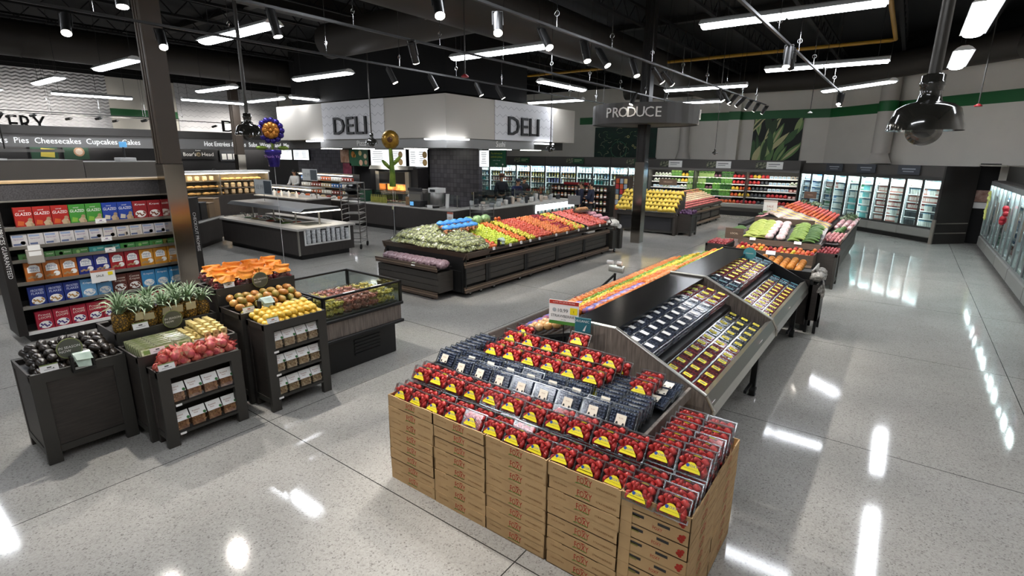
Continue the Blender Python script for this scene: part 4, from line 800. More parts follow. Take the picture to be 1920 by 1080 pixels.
shelf_row(LIPZ[5], [(3,'red glazed cereal box',dict(col='#a3231c',kind='glazed',col2='#c25a28')),(2,'green glazed cereal box',dict(col='#3f8a35',kind='glazed',col2='#7fae3f')),(2,'blue glazed cereal box',dict(col='#1e3f98',kind='glazed',col2='#c9c2b0')),(4,'dark red cereal box',dict(col='#8e1f26',kind='bowl',col2='#7a4028',txt='Krave',tcol='#ffffff'))], 1.6, 'top shelf', 'cereal boxes on the top shelf')
shelf_row(LIPZ[4], [(6,'white cereal bar box',dict(col='#c9c6c6',kind='bar',col2='#d8d4d8',ht=.165,w=.165)),(3,'white and tan cereal bar box',dict(col='#c9c4be',kind='bar',col2='#b08a60',ht=.165,w=.165)),(4,'white and dark cereal bar box',dict(col='#c6c3c8',kind='bar',col2='#3a3040',ht=.165,w=.165))], 1.52, 'second shelf', 'cereal bar boxes on the second shelf')
shelf_row(LIPZ[3], [(4,'flat green cereal bar box',dict(col='#3f6a3a',kind='flat',col2='#8aa86a',ht=.085,w=.19)),(2,'flat teal cereal bar box',dict(col='#2f7a78',kind='flat',col2='#6aa8a0',ht=.085,w=.19)),(3,'flat bright green cereal bar box',dict(col='#3a7a3c',kind='flat',col2='#8aba60',ht=.085,w=.19)),(2,'flat olive cereal bar box',dict(col='#5a5a2c',kind='flat',col2='#8a7a40',ht=.085,w=.19))], 1.55, 'third shelf', 'flat boxes on the third shelf')
shelf_row(LIPZ[2], [(3,'orange mini wheat cereal box',dict(col='#b8692a',kind='mini')),(2,'blue mini wheat cereal box',dict(col='#232f7e',kind='mini')),(2,'red mini wheat cereal box',dict(col='#9e2028',kind='mini')),(4,'yellow-orange cereal box',dict(col='#c98a2a',kind='mini'))], 1.58, 'fourth shelf', 'cereal boxes on the fourth shelf')
shelf_row(LIPZ[1], [(3,'dark blue cereal box',dict(col='#1c2f78',kind='bowl',col2='#b58a50',txt='FROSTED|FLAKES',tcol='#cfd6ea')),(2,'light blue cereal box',dict(col='#5c94c0',kind='bowl',col2='#a8c0d8',txt='Krispies',tcol='#f4f4f0')),(2,'brown cereal box',dict(col='#5a2a20',kind='bowl',col2='#6a3a28',txt='Cocoa|Krispies',tcol='#e9ddd0')),(4,'sky blue cereal box',dict(col='#3f8cc0',kind='bowl',col2='#b8d0e0',txt='Krispies',tcol='#f4f4f0'))], 1.56, 'fifth shelf', 'cereal boxes on the fifth shelf')
shelf_row(LIPZ[0], [(11,'crimson cereal box',dict(col='#a31c34',kind='bowl',col2='#4a3a7a',txt='Froot|LOOPS',tcol='#f4ece0'))], 1.58, 'bottom shelf', 'crimson cereal boxes on the bottom shelf')
for y, z, w in ((2.52,1.57,'top shelf'),(2.55,1.30,'second shelf'),(2.57,1.13,'third shelf')): price_tag((GX+.085,y,z), 'white price card clipped to the %s of cereal' % w, .13, .07, R(90), '#d9d2c8', '#7a5a8a', 0)
t = price_sign('shelf_sign', 'white sale sign hanging over the light blue cereal boxes', (GX+.1,2.42,.70), R(90), .3, .19, [('SALE',.045,-.04,.1,'#444444')], '#b86a50', None, 0, 'price sign'); MB().rect((.09,-.004,.12), .06, .05, X_, Z_, YLAB, .003).build('yellow_square', t)
t = thing('coupon_dispenser', 'grey coupon dispenser clipped at the left of the second shelf', 'dispenser', (GX+.1,1.71,1.1)); MB().rbox((0,-.09,0), (.05,.09,.2), mat('coupon_grey','#a59f96',.5), .01).build('housing', t); MB().rect((.05,0,.14), .13, .06, Y_, Z_, PAPER).rect((.05,0,.22), .13, .07, Y_, Z_, PAPER).build('coupon', t)
# ---------------------------------------------------------------- fruit sources
def fruit(name, col, col2, prof='apple', r=.04, scale=9, rough=.35, vary=.8, cat=None, bump=0.):
    m = mat(name + '_skin', col, rough, vary=vary, scale=scale, col2=col2, bump=bump); b = MB()
    P = {'apple': [(.0,-.78),(.5,-.9),(.86,-.5),(1,.08),(.86,.62),(.5,.84),(.16,.72),(.0,.62)], 'round': [(.0,-1),(.5,-.87),(.87,-.5),(1,0),(.87,.5),(.5,.87),(.0,.97)],
         'lemon': [(.0,-1.4),(.2,-1.25),(.62,-.85),(.95,-.3),(.95,.3),(.62,.85),(.22,1.22),(.12,1.4),(.0,1.42)], 'pear': [(.0,-1),(.55,-.95),(.95,-.5),(.95,0),(.7,.55),(.42,.95),(.34,1.3),(.0,1.4)]}[prof]
    b.lathe([(a*r, z*r) for a, z in P], m, 10)
    if prof in ('apple', 'pear'): b.rod((0,0,P[-2][1]*r*.9), (.004,0,P[-1][1]*r+.016), .0022, mat('fruit_stem','#4a3420',.8), 4)
    return Proto(one(name, b, 'x', cat or name.split('_')[-1]))
def rr(): return (random.uniform(-.9,.9), random.uniform(-.9,.9), random.uniform(0,6.28))
def field(Ps, x0, x1, y0, y1, zf, s, lab, group, jit=.006, rot=rr, rows='x', second=0., words=('front','back')):
    """rows of fruit over a slope; rows='x' counts rows along x from x0"""
    nx = max(1, int(abs(x1-x0)/s)+1); ny = max(1, int((y1-y0)/s + 1e-6)); dx = (x1-x0)/max(1, nx-1)
    for i in range(nx):
        for j in range(ny):
            x = x0 + i*dx + random.uniform(-jit,jit); y = y0 + s*.5 + j*s + (s*.25 if i % 2 else -s*.25) + random.uniform(-jit,jit)
            P = Ps[(i*7 + j*3 + random.randint(0,1)) % len(Ps)]
            a, n = (i, nx) if rows == 'x' else (j, ny)
            w = nth(a, n, *words).replace(' from the ', ' from ')
            P.at((x, y, zf(x, y) + random.uniform(-.003,.006)), rot(), lab % (w + ' row'), group)
            if second and random.random() < second: P.at((x + s*.4, y + s*.4, zf(x, y) + s*.62), rot(), lab % (w + ' row, heaped on top'), group)
# ---------------------------------------------------------------- apple island
SLAT = mat('dark_slat_wood', '#33302c', .5, vary=.5, scale=4, col2='#413c36', stretch=(1,1,20)); RAILW = mat('walnut_rail', '#4a3d33', .45, vary=.6, scale=5, col2='#5e4d40', stretch=(1,10,10)); RAILL = mat('light_rail_edge', '#8f7a66', .4)
def caster(t, x, y, r=.05):
    MB().rod((x-.015,y,r), (x+.015,y,r), r, RUBBER, 12).rod((x-.02,y,r), (x+.02,y,r), r*.5, CHROME, 8).box((x-.022,y-.012,r), (x+.022,y+.012,r*2.4), CHROME).build('caster', t)
def bin_unit(label, y0, y1, xf, xb, zl, zr, first=False, last=False, group='wheeled produce bin units', sgn=1, deck=True):
    """wheeled slatted produce bin: lip at x=xf (height zl), ridge at xb (height zr)"""
    t = thing('produce_bin_unit', label, 'produce bin', (xf, y0, 0), 0, group); L = y1-y0; s = sgn; e = .004; X = lambda d: -s*d
    def bx(a, b, m, nm): (xa, ya, za), (xc, yc, zc) = a, b; MB().box((min(xa,xc),ya,za), (max(xa,xc),yc,zc), m).build(nm, t)
    q = MB(); p = [(X(-.0),zl),(X(.02),zl),(X(.10),zl-.13),(X(.08),zl-.13)]; q.prism(p if s > 0 else p[::-1], 'y', e, L-e, RAILW).build('front_lip', t)
    for z0, nm in ((zl-.28,'upper_rail'),(.10,'lower_rail')):
        bx((X(.03),e,z0), (X(.06),L-e,z0+.045), RAILW, nm); bx((X(.04),e,z0+.05), (X(.07),L-e,z0+.07), RAILL, nm); bx((X(.05),e,z0+.075), (X(.08),L-e,z0+.1), RAILW, nm)
    for k in range(3): bx((X(.10),.07,.235+k*.112), (X(.13),L-.07,.235+k*.112+.104), SLAT, 'slat_board')
    for y in (0, L-.07): bx((X(.085),y+e,.1), (X(.14),y+.07-e,zl-.15), BLACK, 'post')
    if deck: MB().prism([(X(.02),zl-.07),(X(abs(xf-xb)),zr-.04),(X(abs(xf-xb)),zr-.07),(X(.05),zl-.1)][::(1 if s < 0 else -1)], 'y', e, L-e, BLACK).build('deck', t)
    bx((X(.15),e,.1), (X(abs(xf-xb)),L-e,.5), BLACK, 'carcass')
    for y in (.25, L-.15): caster(t, X(.16), y)
    return t
AS = (6.93, 7.65, 8.94, 10.2, 11.48, 12.78)
for k in range(5):
    bin_unit('slatted wheeled apple bin, %s of the island front' % nth(k, 5), AS[k], AS[k+1], -6.17, -7.35, .855, 1.12, deck=k > 0)
    bin_unit('slatted wheeled apple bin on the hidden far side, %s' % nth(k, 5), AS[k], AS[k+1], -8.5, -7.36, .855, 1.12, sgn=-1, deck=k > 0, group='far side apple bins')
t = thing('bin_end_frame', 'long brown end board of the apple island above the shallot tray', 'produce bin', (-7.3,6.93,0)); MB().prism([(.0,.855),(.02,.855),(.06,.73),(.04,.73)], 'x', -1.2, 1.13, RAILW).build('end_lip', t); MB().box((-1.15,.03,.1), (1.08,.05,.78), BLACK).build('end_panel', t); MB().add([(1.08,.03,.8),(-1.15,.03,.8),(-1.15,.72,.8),(1.08,.72,.8),(-.05,.72,1.06)], [(0,1,4),(0,4,3),(1,2,4),(0,3,2,1),(2,3,4)], BLACK).build('hip_deck', t)
t = thing('end_tray_bin', 'low dark slatted tray unit of shallots at the island end', 'produce bin', (-7.3,6.45,0))
for k in range(3): MB().box((-.8,.03,.17+k*.118), (.82,.06,.17+k*.118+.11), SLAT).build('slat_board', t)
MB().box((-.8,.06,.14), (.82,.44,.52), SLAT).build('body', t)
for z in (.06, .55):
    MB().box((-.83,0,z), (.83,.03,z+.04), RAILW).build('rail', t); MB().box((-.83,-.01,z+.045), (.83,.02,z+.065), RAILL).build('rail', t); MB().box((-.83,-.015,z+.07), (.83,.015,z+.1), RAILW).build('rail', t)
MB().box((-.82,.02,.57), (.82,.44,.59), BLACK).build('tray', t)
for x in (-.6,.6): caster(t, x, .12)
price_tag((-7.05,6.43,.6), 'white price card on the shallot tray rail', .09, .07, 0, mark='#b06a70')
NET = mat('purple_shallot_net', '#5a3540', .4, vary=1., scale=28, col2='#b09aa0', bump=.4)
def lump(seed, sx, sy, sz, m, name, cat, n=12, k=7, jit=.1):
    rs = random.getstate(); random.seed(seed); b = MB().ball((0,0,sz*.9), (sx,sy,sz), m, n, k, jit=jit); random.setstate(rs); return Proto(one(name, b, 'x', cat))
SH = lump(4, .11, .17, .075, NET, 'shallot_bag', 'bag of shallots')
for i in range(11): SH.at((-7.98 + i*.145, 6.68, .585), (random.uniform(-.1,.1), 0, random.uniform(-.3,.3)), 'purple netted shallot bag, %s in the low end tray' % nth(i, 11), 'shallot bags in the end tray')
zA = lambda x, y: .868 + (-6.22 - x)*.235
GAP = fruit('green_apple', '#9aa81e', '#c3cf4a'); RAP = fruit('red_apple', '#b03326', '#d86a4a'); OAP = fruit('orange_red_apple', '#c2481f', '#d98a3e'); YAP = fruit('yellow_apple', '#b8a52c', '#d3c94e'); DAP = fruit('dark_red_apple', '#7a1420', '#a82a30')
BAP = fruit('blush_apple', '#c9803a', '#dd6a45'); PAP = fruit('pink_apple', '#b83a3a', '#dd8478'); TOM = fruit('nectarine', '#b83c22', '#d9743e')
d = .083; F = -6.25; Bk = -7.28
field([TOM], F, Bk, 7.66, 7.93, zA, d, 'red nectarine in the lane left of the green apples, %s', 'nectarines beside the green grapes')
field([GAP], F, Bk, 7.95, 8.64, zA, d, 'green apple in the wide green lane, %s', 'green apples in the wide lane')
field([OAP], F, Bk, 8.66, 8.99, zA, d, 'orange-red apple between the green and yellow lanes, %s', 'orange-red apples')
field([YAP], F, Bk, 9.0, 9.25, zA, d, 'yellow apple in the narrow yellow lane, %s', 'yellow apples')
field([RAP], F, Bk, 9.27, 9.98, zA, d, 'red apple in the wide lane right of yellow, %s', 'red apples in the wide lane')
field([BAP], F, Bk, 10.0, 10.5, zA, d, 'blush orange apple in the middle lane, %s', 'blush apples in the middle lane')
field([DAP, OAP, DAP], F, Bk, 10.52, 11.0, zA, d, 'apple in the dark red and orange lane, %s', 'apples in the dark red lane')
field([BAP, YAP], F, Bk, 11.02, 11.45, zA, d, 'apple in the orange and yellow lane, %s', 'apples in the orange and yellow lane')
field([PAP], F, Bk, 11.52, 12.1, zA, d, 'pink apple in the lane right of the divider, %s', 'pink apples')
field([RAP, PAP], F, Bk, 12.12, 12.68, zA, d, 'apple in the rightmost pink and red lane, %s', 'apples in the rightmost lane')
one('lane_divider', MB().prism([(-6.2,.84),(-7.3,1.1),(-7.3,1.15),(-6.2,.9)], 'y', 11.475, 11.49, BLACK), 'thin dark divider crossing the apple slope', 'divider')
WM = mat('watermelon_rind', '#47663a', .4, vary=1., scale=7, col2='#8fae78', stretch=(4,4,.6))
wm = Proto(one('watermelon', MB().lathe([(0,-.125),(.06,-.11),(.1,-.06),(.112,0),(.1,.06),(.06,.11),(0,.125)], WM, 14, T=MX.Rotation(R(90),4,'X')), 'x', 'watermelon'))
for i, y in enumerate((8.36,8.66,8.93)): wm.at((-7.38, y, 1.2), (random.uniform(-.3,.3), random.uniform(0,2), 0), 'green watermelon on the ridge behind the apples, %s' % nth(i, 3), 'watermelons on the ridge')
for i, y in enumerate((9.2, 9.32)): TOM.at((-7.3, y, 1.19), rr(), 'large pale peach on the ridge beside the watermelons', 'peaches on the ridge')
# green grape bags
GG = mat('green_grape_bag', '#a6ad78', .25, vary=1., scale=45, col2='#e2e6cf', bump=.5, spec=.7)
GRN = mat('green_grape_skin', '#b3bb78', .4, vary=.7, scale=40, col2='#dde0b4')
GFILM = mat('pale_film', '#f6f7ee', .3, clear=.1)
def green_bag(seed):
    rd = random.Random(seed); t = thing('green_grape_bag', 'x', 'bag of grapes'); b = MB()
    for i in range(44): a = rd.uniform(0,6.28); q = sqrt(rd.random()); b.ball((q*.072*cos(a), q*.125*sin(a), .03+rd.uniform(-.01,.01)+.038*(1-q*q)), .0165, GRN, 6, 4)
    b.ball((0,0,.02), (.06,.11,.03), GRN, 8, 5).build('grapes', t); n = 12; f = MB()
    f.add([(.088*k*cos(2*pi*i/n)*rd.uniform(.85,1.12), .15*k*sin(2*pi*i/n)*rd.uniform(.85,1.12), z+rd.uniform(-.012,.012)) for k, z in ((1,.02),(.9,.06),(.5,.095),(.15,.1)) for i in range(n)], [(k*n+i, k*n+(i+1)%n, (k+1)*n+(i+1)%n, (k+1)*n+i) for k in range(3) for i in range(n)], GFILM); f.build('clear_bag', t); return Proto(t)
gb = [green_bag(s) for s in (1,2,3)]
zE = lambda x: min(.868 + (-6.22 - x)*.235, .868 + (x + 8.45)*.235)
for i in range(14):
    for j in range(6):
        x = -6.3 - i*.14; y = 7.0 + j*.125
        gb[(i+j) % 3].at((x, y, min(zE(x), .875 + (y-6.95)*.36) - .03), (R(random.uniform(-10,10)), R(random.uniform(-10,10)), random.uniform(-.6,.6)), 'clear bag of green grapes, %s across and %s up the island end' % (nth(i, 14, 'right','left').replace(' from the',' from'), ORD[j]), 'green grape bags')
        if j < 5 and i < 13: gb[(i+j+1) % 3].at((x-.06, y+.07, min(zE(x-.06), .875 + (y-6.88)*.36) + .045), (R(random.uniform(-14,14)), R(random.uniform(-6,20)), random.uniform(-.9,.9)), 'clear bag of green grapes heaped over the %s column' % nth(i, 14, 'right','left').replace(' from the',' from'), 'green grape bags heaped on top')
# blue-topped potato bags
BTOP = mat('blue_bag_film', '#1f6fc0', .35, vary=.8, scale=12, col2='#5aa6e6'); POT = mat('potato_pink', '#b8764e', .6, vary=.8, scale=30, col2='#dba07a')
t = thing('potato_bag', 'x', 'bag of potatoes'); b = MB(); rd = random.Random(1)
for i in range(16): b.ball((rd.uniform(-.07,.07), rd.uniform(-.09,.09), .03+rd.uniform(0,.05)), .03, POT, 7, 5)
b.build('potatoes', t); b = MB().ball((-.03,0,.1), (.10,.115,.05), BTOP, 10, 6, jit=.14); b.build('blue_bag_top', t); BB = Proto(t)
for j in range(2):
    for i in range(5): BB.at((-6.98 - j*.2, 7.3 + i*.19 + j*.05, zA(-6.98-j*.2,0) + .06 + j*.015), (0, R(8), random.uniform(-.3,.3)), 'blue-topped bag of potatoes, %s in the %s row' % (nth(i, 5), ('front','back')[j]), 'blue-topped potato bags')
for k, y in enumerate((7.72,8.25,8.62,8.95,9.3,9.98,10.45,11.0,11.45,12.1,12.5)): price_tag((-6.165,y,.815), 'white price card, %s along the apple lip' % nth(k, 11), .07, .06, R(90), '#e6e0dc', '#b0705a', 8)
bagroll((-6.2,7.98,.98), 'bag roll at the green apples on the island lip')
one('blank_sign', MB().box((-.11,-.003,0), (.11,.003,.17), PAPER), 'blank white sign behind the green grape bags', 'sign', (-8.15,7.2,.86), (0,0,R(25)))
# bag stand and scale at the right end
t = thing('bag_station', 'dark bag station with grey sack and scale at the right end of the apples', 'bag station', (-6.35,13.1,0)); MB().box((-.35,-.25,.12), (.2,.2,.62), CHARCOAL).build('cabinet', t); MB().box((.15,.05,.1), (.27,.22,.66), CHARCOAL).build('scale_column', t); MB().rod((.2,-.1,.62), (.05,-.2,.95), .015, BLACK, 6).build('strut', t)
b = MB().ball((.05,.0,.78), (.22,.2,.11), mat('grey_crumpled_bag','#8f8f8a',.3,vary=.8,scale=14,col2='#d5d5d0',bump=.6), 12, 7, jit=.16); b.build('sack', t); MB().lathe([(.06,-.012),(.06,.012)], WHITE, 16, T=MX.Translation((.24,.05,.72)) @ MX.Rotation(R(90),4,'X') @ MX.Rotation(R(40),4,'Y')).build('scale_dial', t)
for x in (-.25,.15): caster(t, x, 0)
b = MB(); rd = random.Random(9)
for i in range(5): b.ball((0,-.2+i*.1,.06), (.09,.06,.06), mat('brown_pack','#7a4a2c',.6,vary=1,scale=30,col2='#b58a5a'), 8, 5, jit=.15)
t = thing('basket', 'brown basket of packs on the right end of the apple ridge', 'basket', (-7.0,12.6,1.1)); MB().box((-.12,-.28,0), (.12,.28,.05), RAILW).build('basket_tray', t); b.build('packs', t)
PKP = lump(6, .1, .12, .06, mat('pink_potato_bag','#8a4a58',.4,vary=1.,scale=30,col2='#c99aa6',bump=.5), 'pink_potato_bag', 'bag of potatoes')
for i in range(8): PKP.at((-6.5 - (i % 4)*.2, 12.86 + (i//4)*.2, .86 + (i % 4)*.05), (0,0,i*.7), 'pinkish potato bag, %s at the right end of the apples' % nth(i, 8), 'pinkish potato bags at the island end')
one('end_shelf', MB().box((-7.3,12.79,.78), (-6.3,13.2,.82), RAILW), 'brown end shelf under the pinkish potato bags', 'shelf')
# ---------------------------------------------------------------- citrus slope beside the berry cases
zC = lambda x, y: 1.10 - (-2.27 - x)*.34 if x < -2.27 else 1.10
for k in range(4):
    bin_unit('low slatted citrus bin behind the berry cases, %s' % nth(k, 4, 'near', 'far'), 3.95 + k*1.3, 5.25 + k*1.3, -3.24, -2.22, .80, 1.07, sgn=-1, group='citrus bin units')
ORA = fruit('orange', '#d0641a', '#e0842c', 'round', .042, 20, .5, .5); MAN = fruit('mandarin', '#cf5216', '#e07a2a', 'round', .034, 20, .5, .5); LEM = fruit('lemon', '#d8b01e', '#e8cc4a', 'lemon', .030, 9, .45, .5); LIM = fruit('lime', '#5f8a1e', '#93b43c', 'lemon', .027, 9, .4, .6); GRF = fruit('grapefruit', '#c8682e', '#dda05a', 'round', .055, 8, .5, .6); MNG = fruit('pale_nectarine', '#cf9a52', '#dfb88a', 'round', .042, 8)
NETB = mat('blue_net_bag', '#4a58a8', .45, vary=1.4, scale=20, col2='#d8733a', bump=.4); OPK = lump(7, .085, .08, .036, NETB, 'mandarin_bag', 'bag of mandarins')
b0 = -2.30
def cband(P, x, y0, y1, s, lab, g, z=0.): field(P, x, x, y0, y1, lambda a, c: zC(a, c) + z, s, lab + ', %s', g, rows='y', words=('near','far'))
cband([MNG], -2.45, 4.0, 4.5, .085, 'pale nectarine at the near end of the citrus', 'pale nectarines'); cband([MNG], -2.55, 4.0, 4.5, .085, 'pale nectarine in the second near band', 'pale nectarines'); cband([MNG], -2.65, 4.0, 4.45, .085, 'pale nectarine in the third near band', 'pale nectarines'); cband([MNG], -2.75, 4.0, 4.4, .085, 'pale nectarine in the fourth near band', 'pale nectarines')
cband([ORA], b0, 4.55, 5.9, .083, 'orange in the band nearest the black case', 'oranges beside the case'); cband([GRF], b0-.01, 5.9, 6.9, .11, 'grapefruit in the band nearest the black case', 'grapefruit beside the case'); cband([LIM], b0, 6.95, 8.0, .06, 'lime in the band nearest the black case', 'limes beside the case'); cband([LEM], b0, 8.0, 9.1, .075, 'lemon in the band nearest the black case', 'lemons beside the case')
for i in range(9): OPK.at((-2.41, 4.62 + i*.16, zC(-2.41,0)-.03), (0,R(-18),random.uniform(-.5,.5)), 'blue-netted mandarin bag beside the oranges, %s' % nth(i, 9, 'nearest','farthest'), 'blue-netted mandarin bags')
for i in range(8): OPK.at((-2.85, 4.05 + i*.16, zC(-2.85,0)-.03), (0,R(-18),random.uniform(-.5,.5)), 'blue-netted mandarin bag at the outer near edge, %s' % nth(i, 8, 'nearest','farthest'), 'blue-netted mandarin bags at the outer edge')
cband([ORA], -2.42, 6.1, 9.1, .085, 'orange in the second far band', 'oranges in the second band')
for q, x in enumerate((-2.52, -2.60)): cband([MAN, ORA], x, 4.55, 7.4, .075, 'small orange in the %s middle band' % ('inner','outer')[q], 'small oranges in the middle bands', .004)
cband([LIM], -2.55, 7.4, 9.1, .06, 'lime in the far middle band', 'limes in the far middle band')
for q, x in enumerate((-2.70, -2.77)): cband([LEM], x, 4.6, 9.1, .072, 'lemon in the %s yellow band' % ('inner','outer')[q], 'lemons in the yellow bands')
for q, x in enumerate((-2.86, -2.92)): cband([LIM], x, 5.4, 9.1, .062, 'lime in the %s green band' % ('inner','outer')[q], 'limes in the green bands')
for q, x in enumerate((-3.0, -3.08)): cband([ORA] if q == 0 else [GRF], x, 5.0, 9.1, .085 if q == 0 else .11, '%s in the outermost band' % ('orange','grapefruit')[q], ('oranges','grapefruit')[q] + ' in the outermost band')
cband([DAP], -3.17, 5.4, 9.1, .085, 'dark red plum along the aisle edge of the citrus', 'dark red fruit at the aisle edge')
# small grey bag roll post on the aisle side of the citrus
t = thing('bag_roll_stand', 'grey bag-roll stand leaning over the citrus aisle', 'bag stand', (-3.42,7.3,0)); MB().rod((0,0,0),(0,0,.82),.02,BLACK,8).build('pole', t); MB().lathe([(.14,0),(.13,.02),(.02,.03)], BLACK, 14).build('base', t); MB().rod((-.1,0,.9),(.12,.05,.88),.06,mat('silver_roll','#b5b9b4',.25,.5),12).build('bag_roll', t); MB().rod((-.15,.02,.98),(-.05,.02,.98),.03,PAPER,10).rod((.02,.02,.98),(.1,.02,.98),.03,PAPER,10).build('paper_roll', t); MB().rod((0,0,.8),(-.2,-.15,.55),.02,BLACK,6).build('brace', t)
# orange table and bag stand at the far end of the cases
t = thing('end_table', 'dark table of large oranges at the far end of the berry cases', 'display table', (-1.55,9.15,0)); MB().prism([(-.34,.80),(.34,.80),(.34,.84),(-.34,.92)], 'x', -.62, .62, BLACK).build('tray', t); MB().box((-.62,-.36,.1), (.62,.36,.8), DARKWOOD).build('body', t)
for q in ((-.64,-.36,.84),(.62,-.36,.84)): MB().box(q, (q[0]+.02,.36,.95), STEEL).build('steel_edge', t)
for x in (-.6,.6):
    for y in (-.33,.33): MB().box((x-.03,y-.03,0), (x+.03,y+.03,.1), BLACK).build('foot', t)
BIGO = fruit('large_orange', '#cf7a1e', '#dd9a40', 'round', .055, 14, .5, .5)
for i in range(9):
    for j in range(5): BIGO.at((-2.05 + i*.115, 8.93 + j*.113, .905 + .012*j + (.02 if i % 2 else 0)), rr(), 'large orange, %s in the %s row of the end table' % (nth(i, 9), nth(j, 5, 'front','back').replace(' from the',' from')), 'large oranges on the end table')
t = thing('bag_holder', 'dark stand of crumpled grey produce bags at the end of the cases', 'bag stand', (-.84,8.95,0))
for x in (-.06,.06):
    for y in (-.2,.2): MB().box((x-.02,y-.02,0), (x+.02,y+.02,.82), BLACK).build('post', t)
MB().box((-.08,-.22,.2), (.08,.22,.75), DARKWOOD).build('body', t); b = MB()
for i in range(5): b.ball((random.uniform(-.03,.03), -.2+i*.1, .84+random.uniform(0,.06)), (.09,.09,.07), mat('crumpled_net','#6d6a64',.4,vary=1.6,scale=26,col2='#c8c4bc',bump=.6), 9, 6, jit=.2)
b.ball((.06,-.16,.66), (.06,.07,.16), mat('crumpled_net','#6d6a64'), 9, 6, jit=.2); b.build('bags', t)
# ---------------------------------------------------------------- mixed island behind the cases
t = thing('mixed_island_base', 'brown wooden body of the vegetable island behind the berry cases', 'produce bin', (0,0,0))
MB().box((-2.75,12.2,.1), (-1.2,13.4,.84), DARKWOOD).build('front_box', t); MB().prism([(12.18,.74),(12.2,.86),(12.23,.86),(12.23,.74)], 'x', -2.8, -1.2, RAILW).build('front_lip', t); MB().prism([(12.22,.80),(13.35,1.08),(13.35,1.04),(12.22,.76)], 'x', -2.78, -1.22, BLACK).build('slope_deck', t); MB().box((-2.75,13.36,.9), (-1.5,13.4,1.22), RAILW).build('back_board', t)
MB().box((-3.05,13.4,.12), (-.96,17.8,.75), DARKWOOD).build('long_body', t); MB().prism([(-2.5,1.28),(-1.32,.92),(-1.32,.88),(-2.5,1.2),(-2.95,.98),(-2.95,1.02)], 'y', 13.4, 17.8, BLACK).build('ridge_deck', t); MB().box((-1.3,12.8,.78), (-.9,17.8,.81), BLACK).build('trough_floor', t)
MB().prism([(-.90,.93),(-.87,.93),(-.93,.76),(-.96,.76)], 'y', 12.8, 17.8, RAILW).build('side_lip', t)
for k in range(3): MB().box((-.96,12.85,.2+k*.18), (-.93,17.75,.37+k*.18), SLAT).build('slat_board', t)
MB().box((-3.12,13.4,.96), (-2.95,17.8,1.02), BLACK).build('left_rail', t)
t = thing('front_trough', 'brown trough of mixed apples and peaches in front of the vegetables', 'produce bin', (-2.0,11.86,0)); MB().box((-.76,-.28,.1), (.76,.28,.55), BLACK).build('body', t); MB().box((-.77,-.3,.5), (.77,-.28,.72), RAILW).build('front_board', t); MB().box((-.76,-.32,.48), (.76,-.28,.52), RAILL).build('front_rail', t); MB().box((-.77,-.28,.6), (.77,.28,.62), BLACK).build('tray', t)
for x in (-.77,.75): MB().box((x,-.28,.5), (x+.02,.28,.72), RAILW).build('side_board', t)
zT = lambda x, y: .665 + (y-11.6)*.12
field([OAP, BAP, DAP, YAP, RAP], -2.7, -1.3, 11.62, 12.12, zT, .085, 'mixed apple in the front trough, %s from the left', 'mixed apples in the front trough', second=.35, words=('left','right'))
one('price_tag', MB().box((-.09,-.003,0), (.09,.003,.08), PAPER), 'white price card on the middle of the front trough', 'price tag', (-2.0,11.55,.66), (R(-12),0,0)); one('price_tag', MB().box((-.06,-.003,0), (.06,.003,.05), PAPER), 'small price card under the right end of the front trough', 'price tag', (-1.45,11.52,.5), (R(-12),0,0))
def small_stand(name, label, x0, x1, y0, y1, h): return stand(name, label, x0, x1, y0, y1, h, (), 'small grape stands')
small_stand('produce_stand', 'small dark stand of red grapes left of the front trough', -3.4, -2.95, 11.85, 12.55, .72); small_stand('produce_stand', 'small dark stand of red grapes right of the front trough', -1.27, -.87, 12.05, 12.75, .72)
GRB = fruit('red_grape', '#5a1c28', '#98424a', 'round', .028, 20, .35)
field([GRB], -3.35, -3.0, 11.9, 12.5, lambda x, y: .72, .052, 'dark red grape on the left small stand, %s', 'red grapes on the left small stand', second=.6); field([GRB], -1.22, -.92, 12.1, 12.7, lambda x, y: .72, .052, 'dark red grape on the right small stand, %s', 'red grapes on the right small stand', second=.6)
zM = lambda x, y: .86 + (y-12.22)*.25
def veg(name, col, col2, cat, L=.2, r=.022, bend=.03):
    m = mat(name + '_skin', col, .45, vary=.8, scale=14, col2=col2); n = 7
    return Proto(one(name, MB().tube([((i/(n-1)-.5)*L, 0, bend*(1-(2*i/(n-1)-1)**2)) for i in range(n)], [r*(.45+.75*sin(pi*(i+.6)/(n+.2))) for i in range(n)], m, 8), 'x', cat))
CORN = veg('pale_green_corn', '#8a9a3e', '#b9c46a', 'corn', .24, .028); CUC = veg('cucumber', '#2f5226', '#5d8040', 'cucumber', .24, .022); ZUC = veg('zucchini', '#5a7a2e', '#93ab55', 'zucchini', .22, .025)
TUR = fruit('turnip', '#c98a92', '#ead8d6', 'round', .055, 4, .45, 1.)
def heap(P, x0, x1, dx, y0, y1, dy, zf, lab, g, rz=0., layers=1):
    nx = int((x1-x0)/dx)+1; ny = int((y1-y0)/dy)+1
    for l in range(layers):
        for j in range(ny):
            for i in range(nx): P.at((x0+i*dx+random.uniform(-.015,.015)+l*dx*.4, y0+j*dy+random.uniform(-.01,.01), zf(x0+i*dx, y0+j*dy)+l*.045), (random.uniform(-.2,.2), random.uniform(-.12,.12), rz+random.uniform(-.25,.25)), lab % (nth(j, ny, 'front','back').replace(' from the ',' from ') + ' row' + (', upper layer' if l else '')), g)
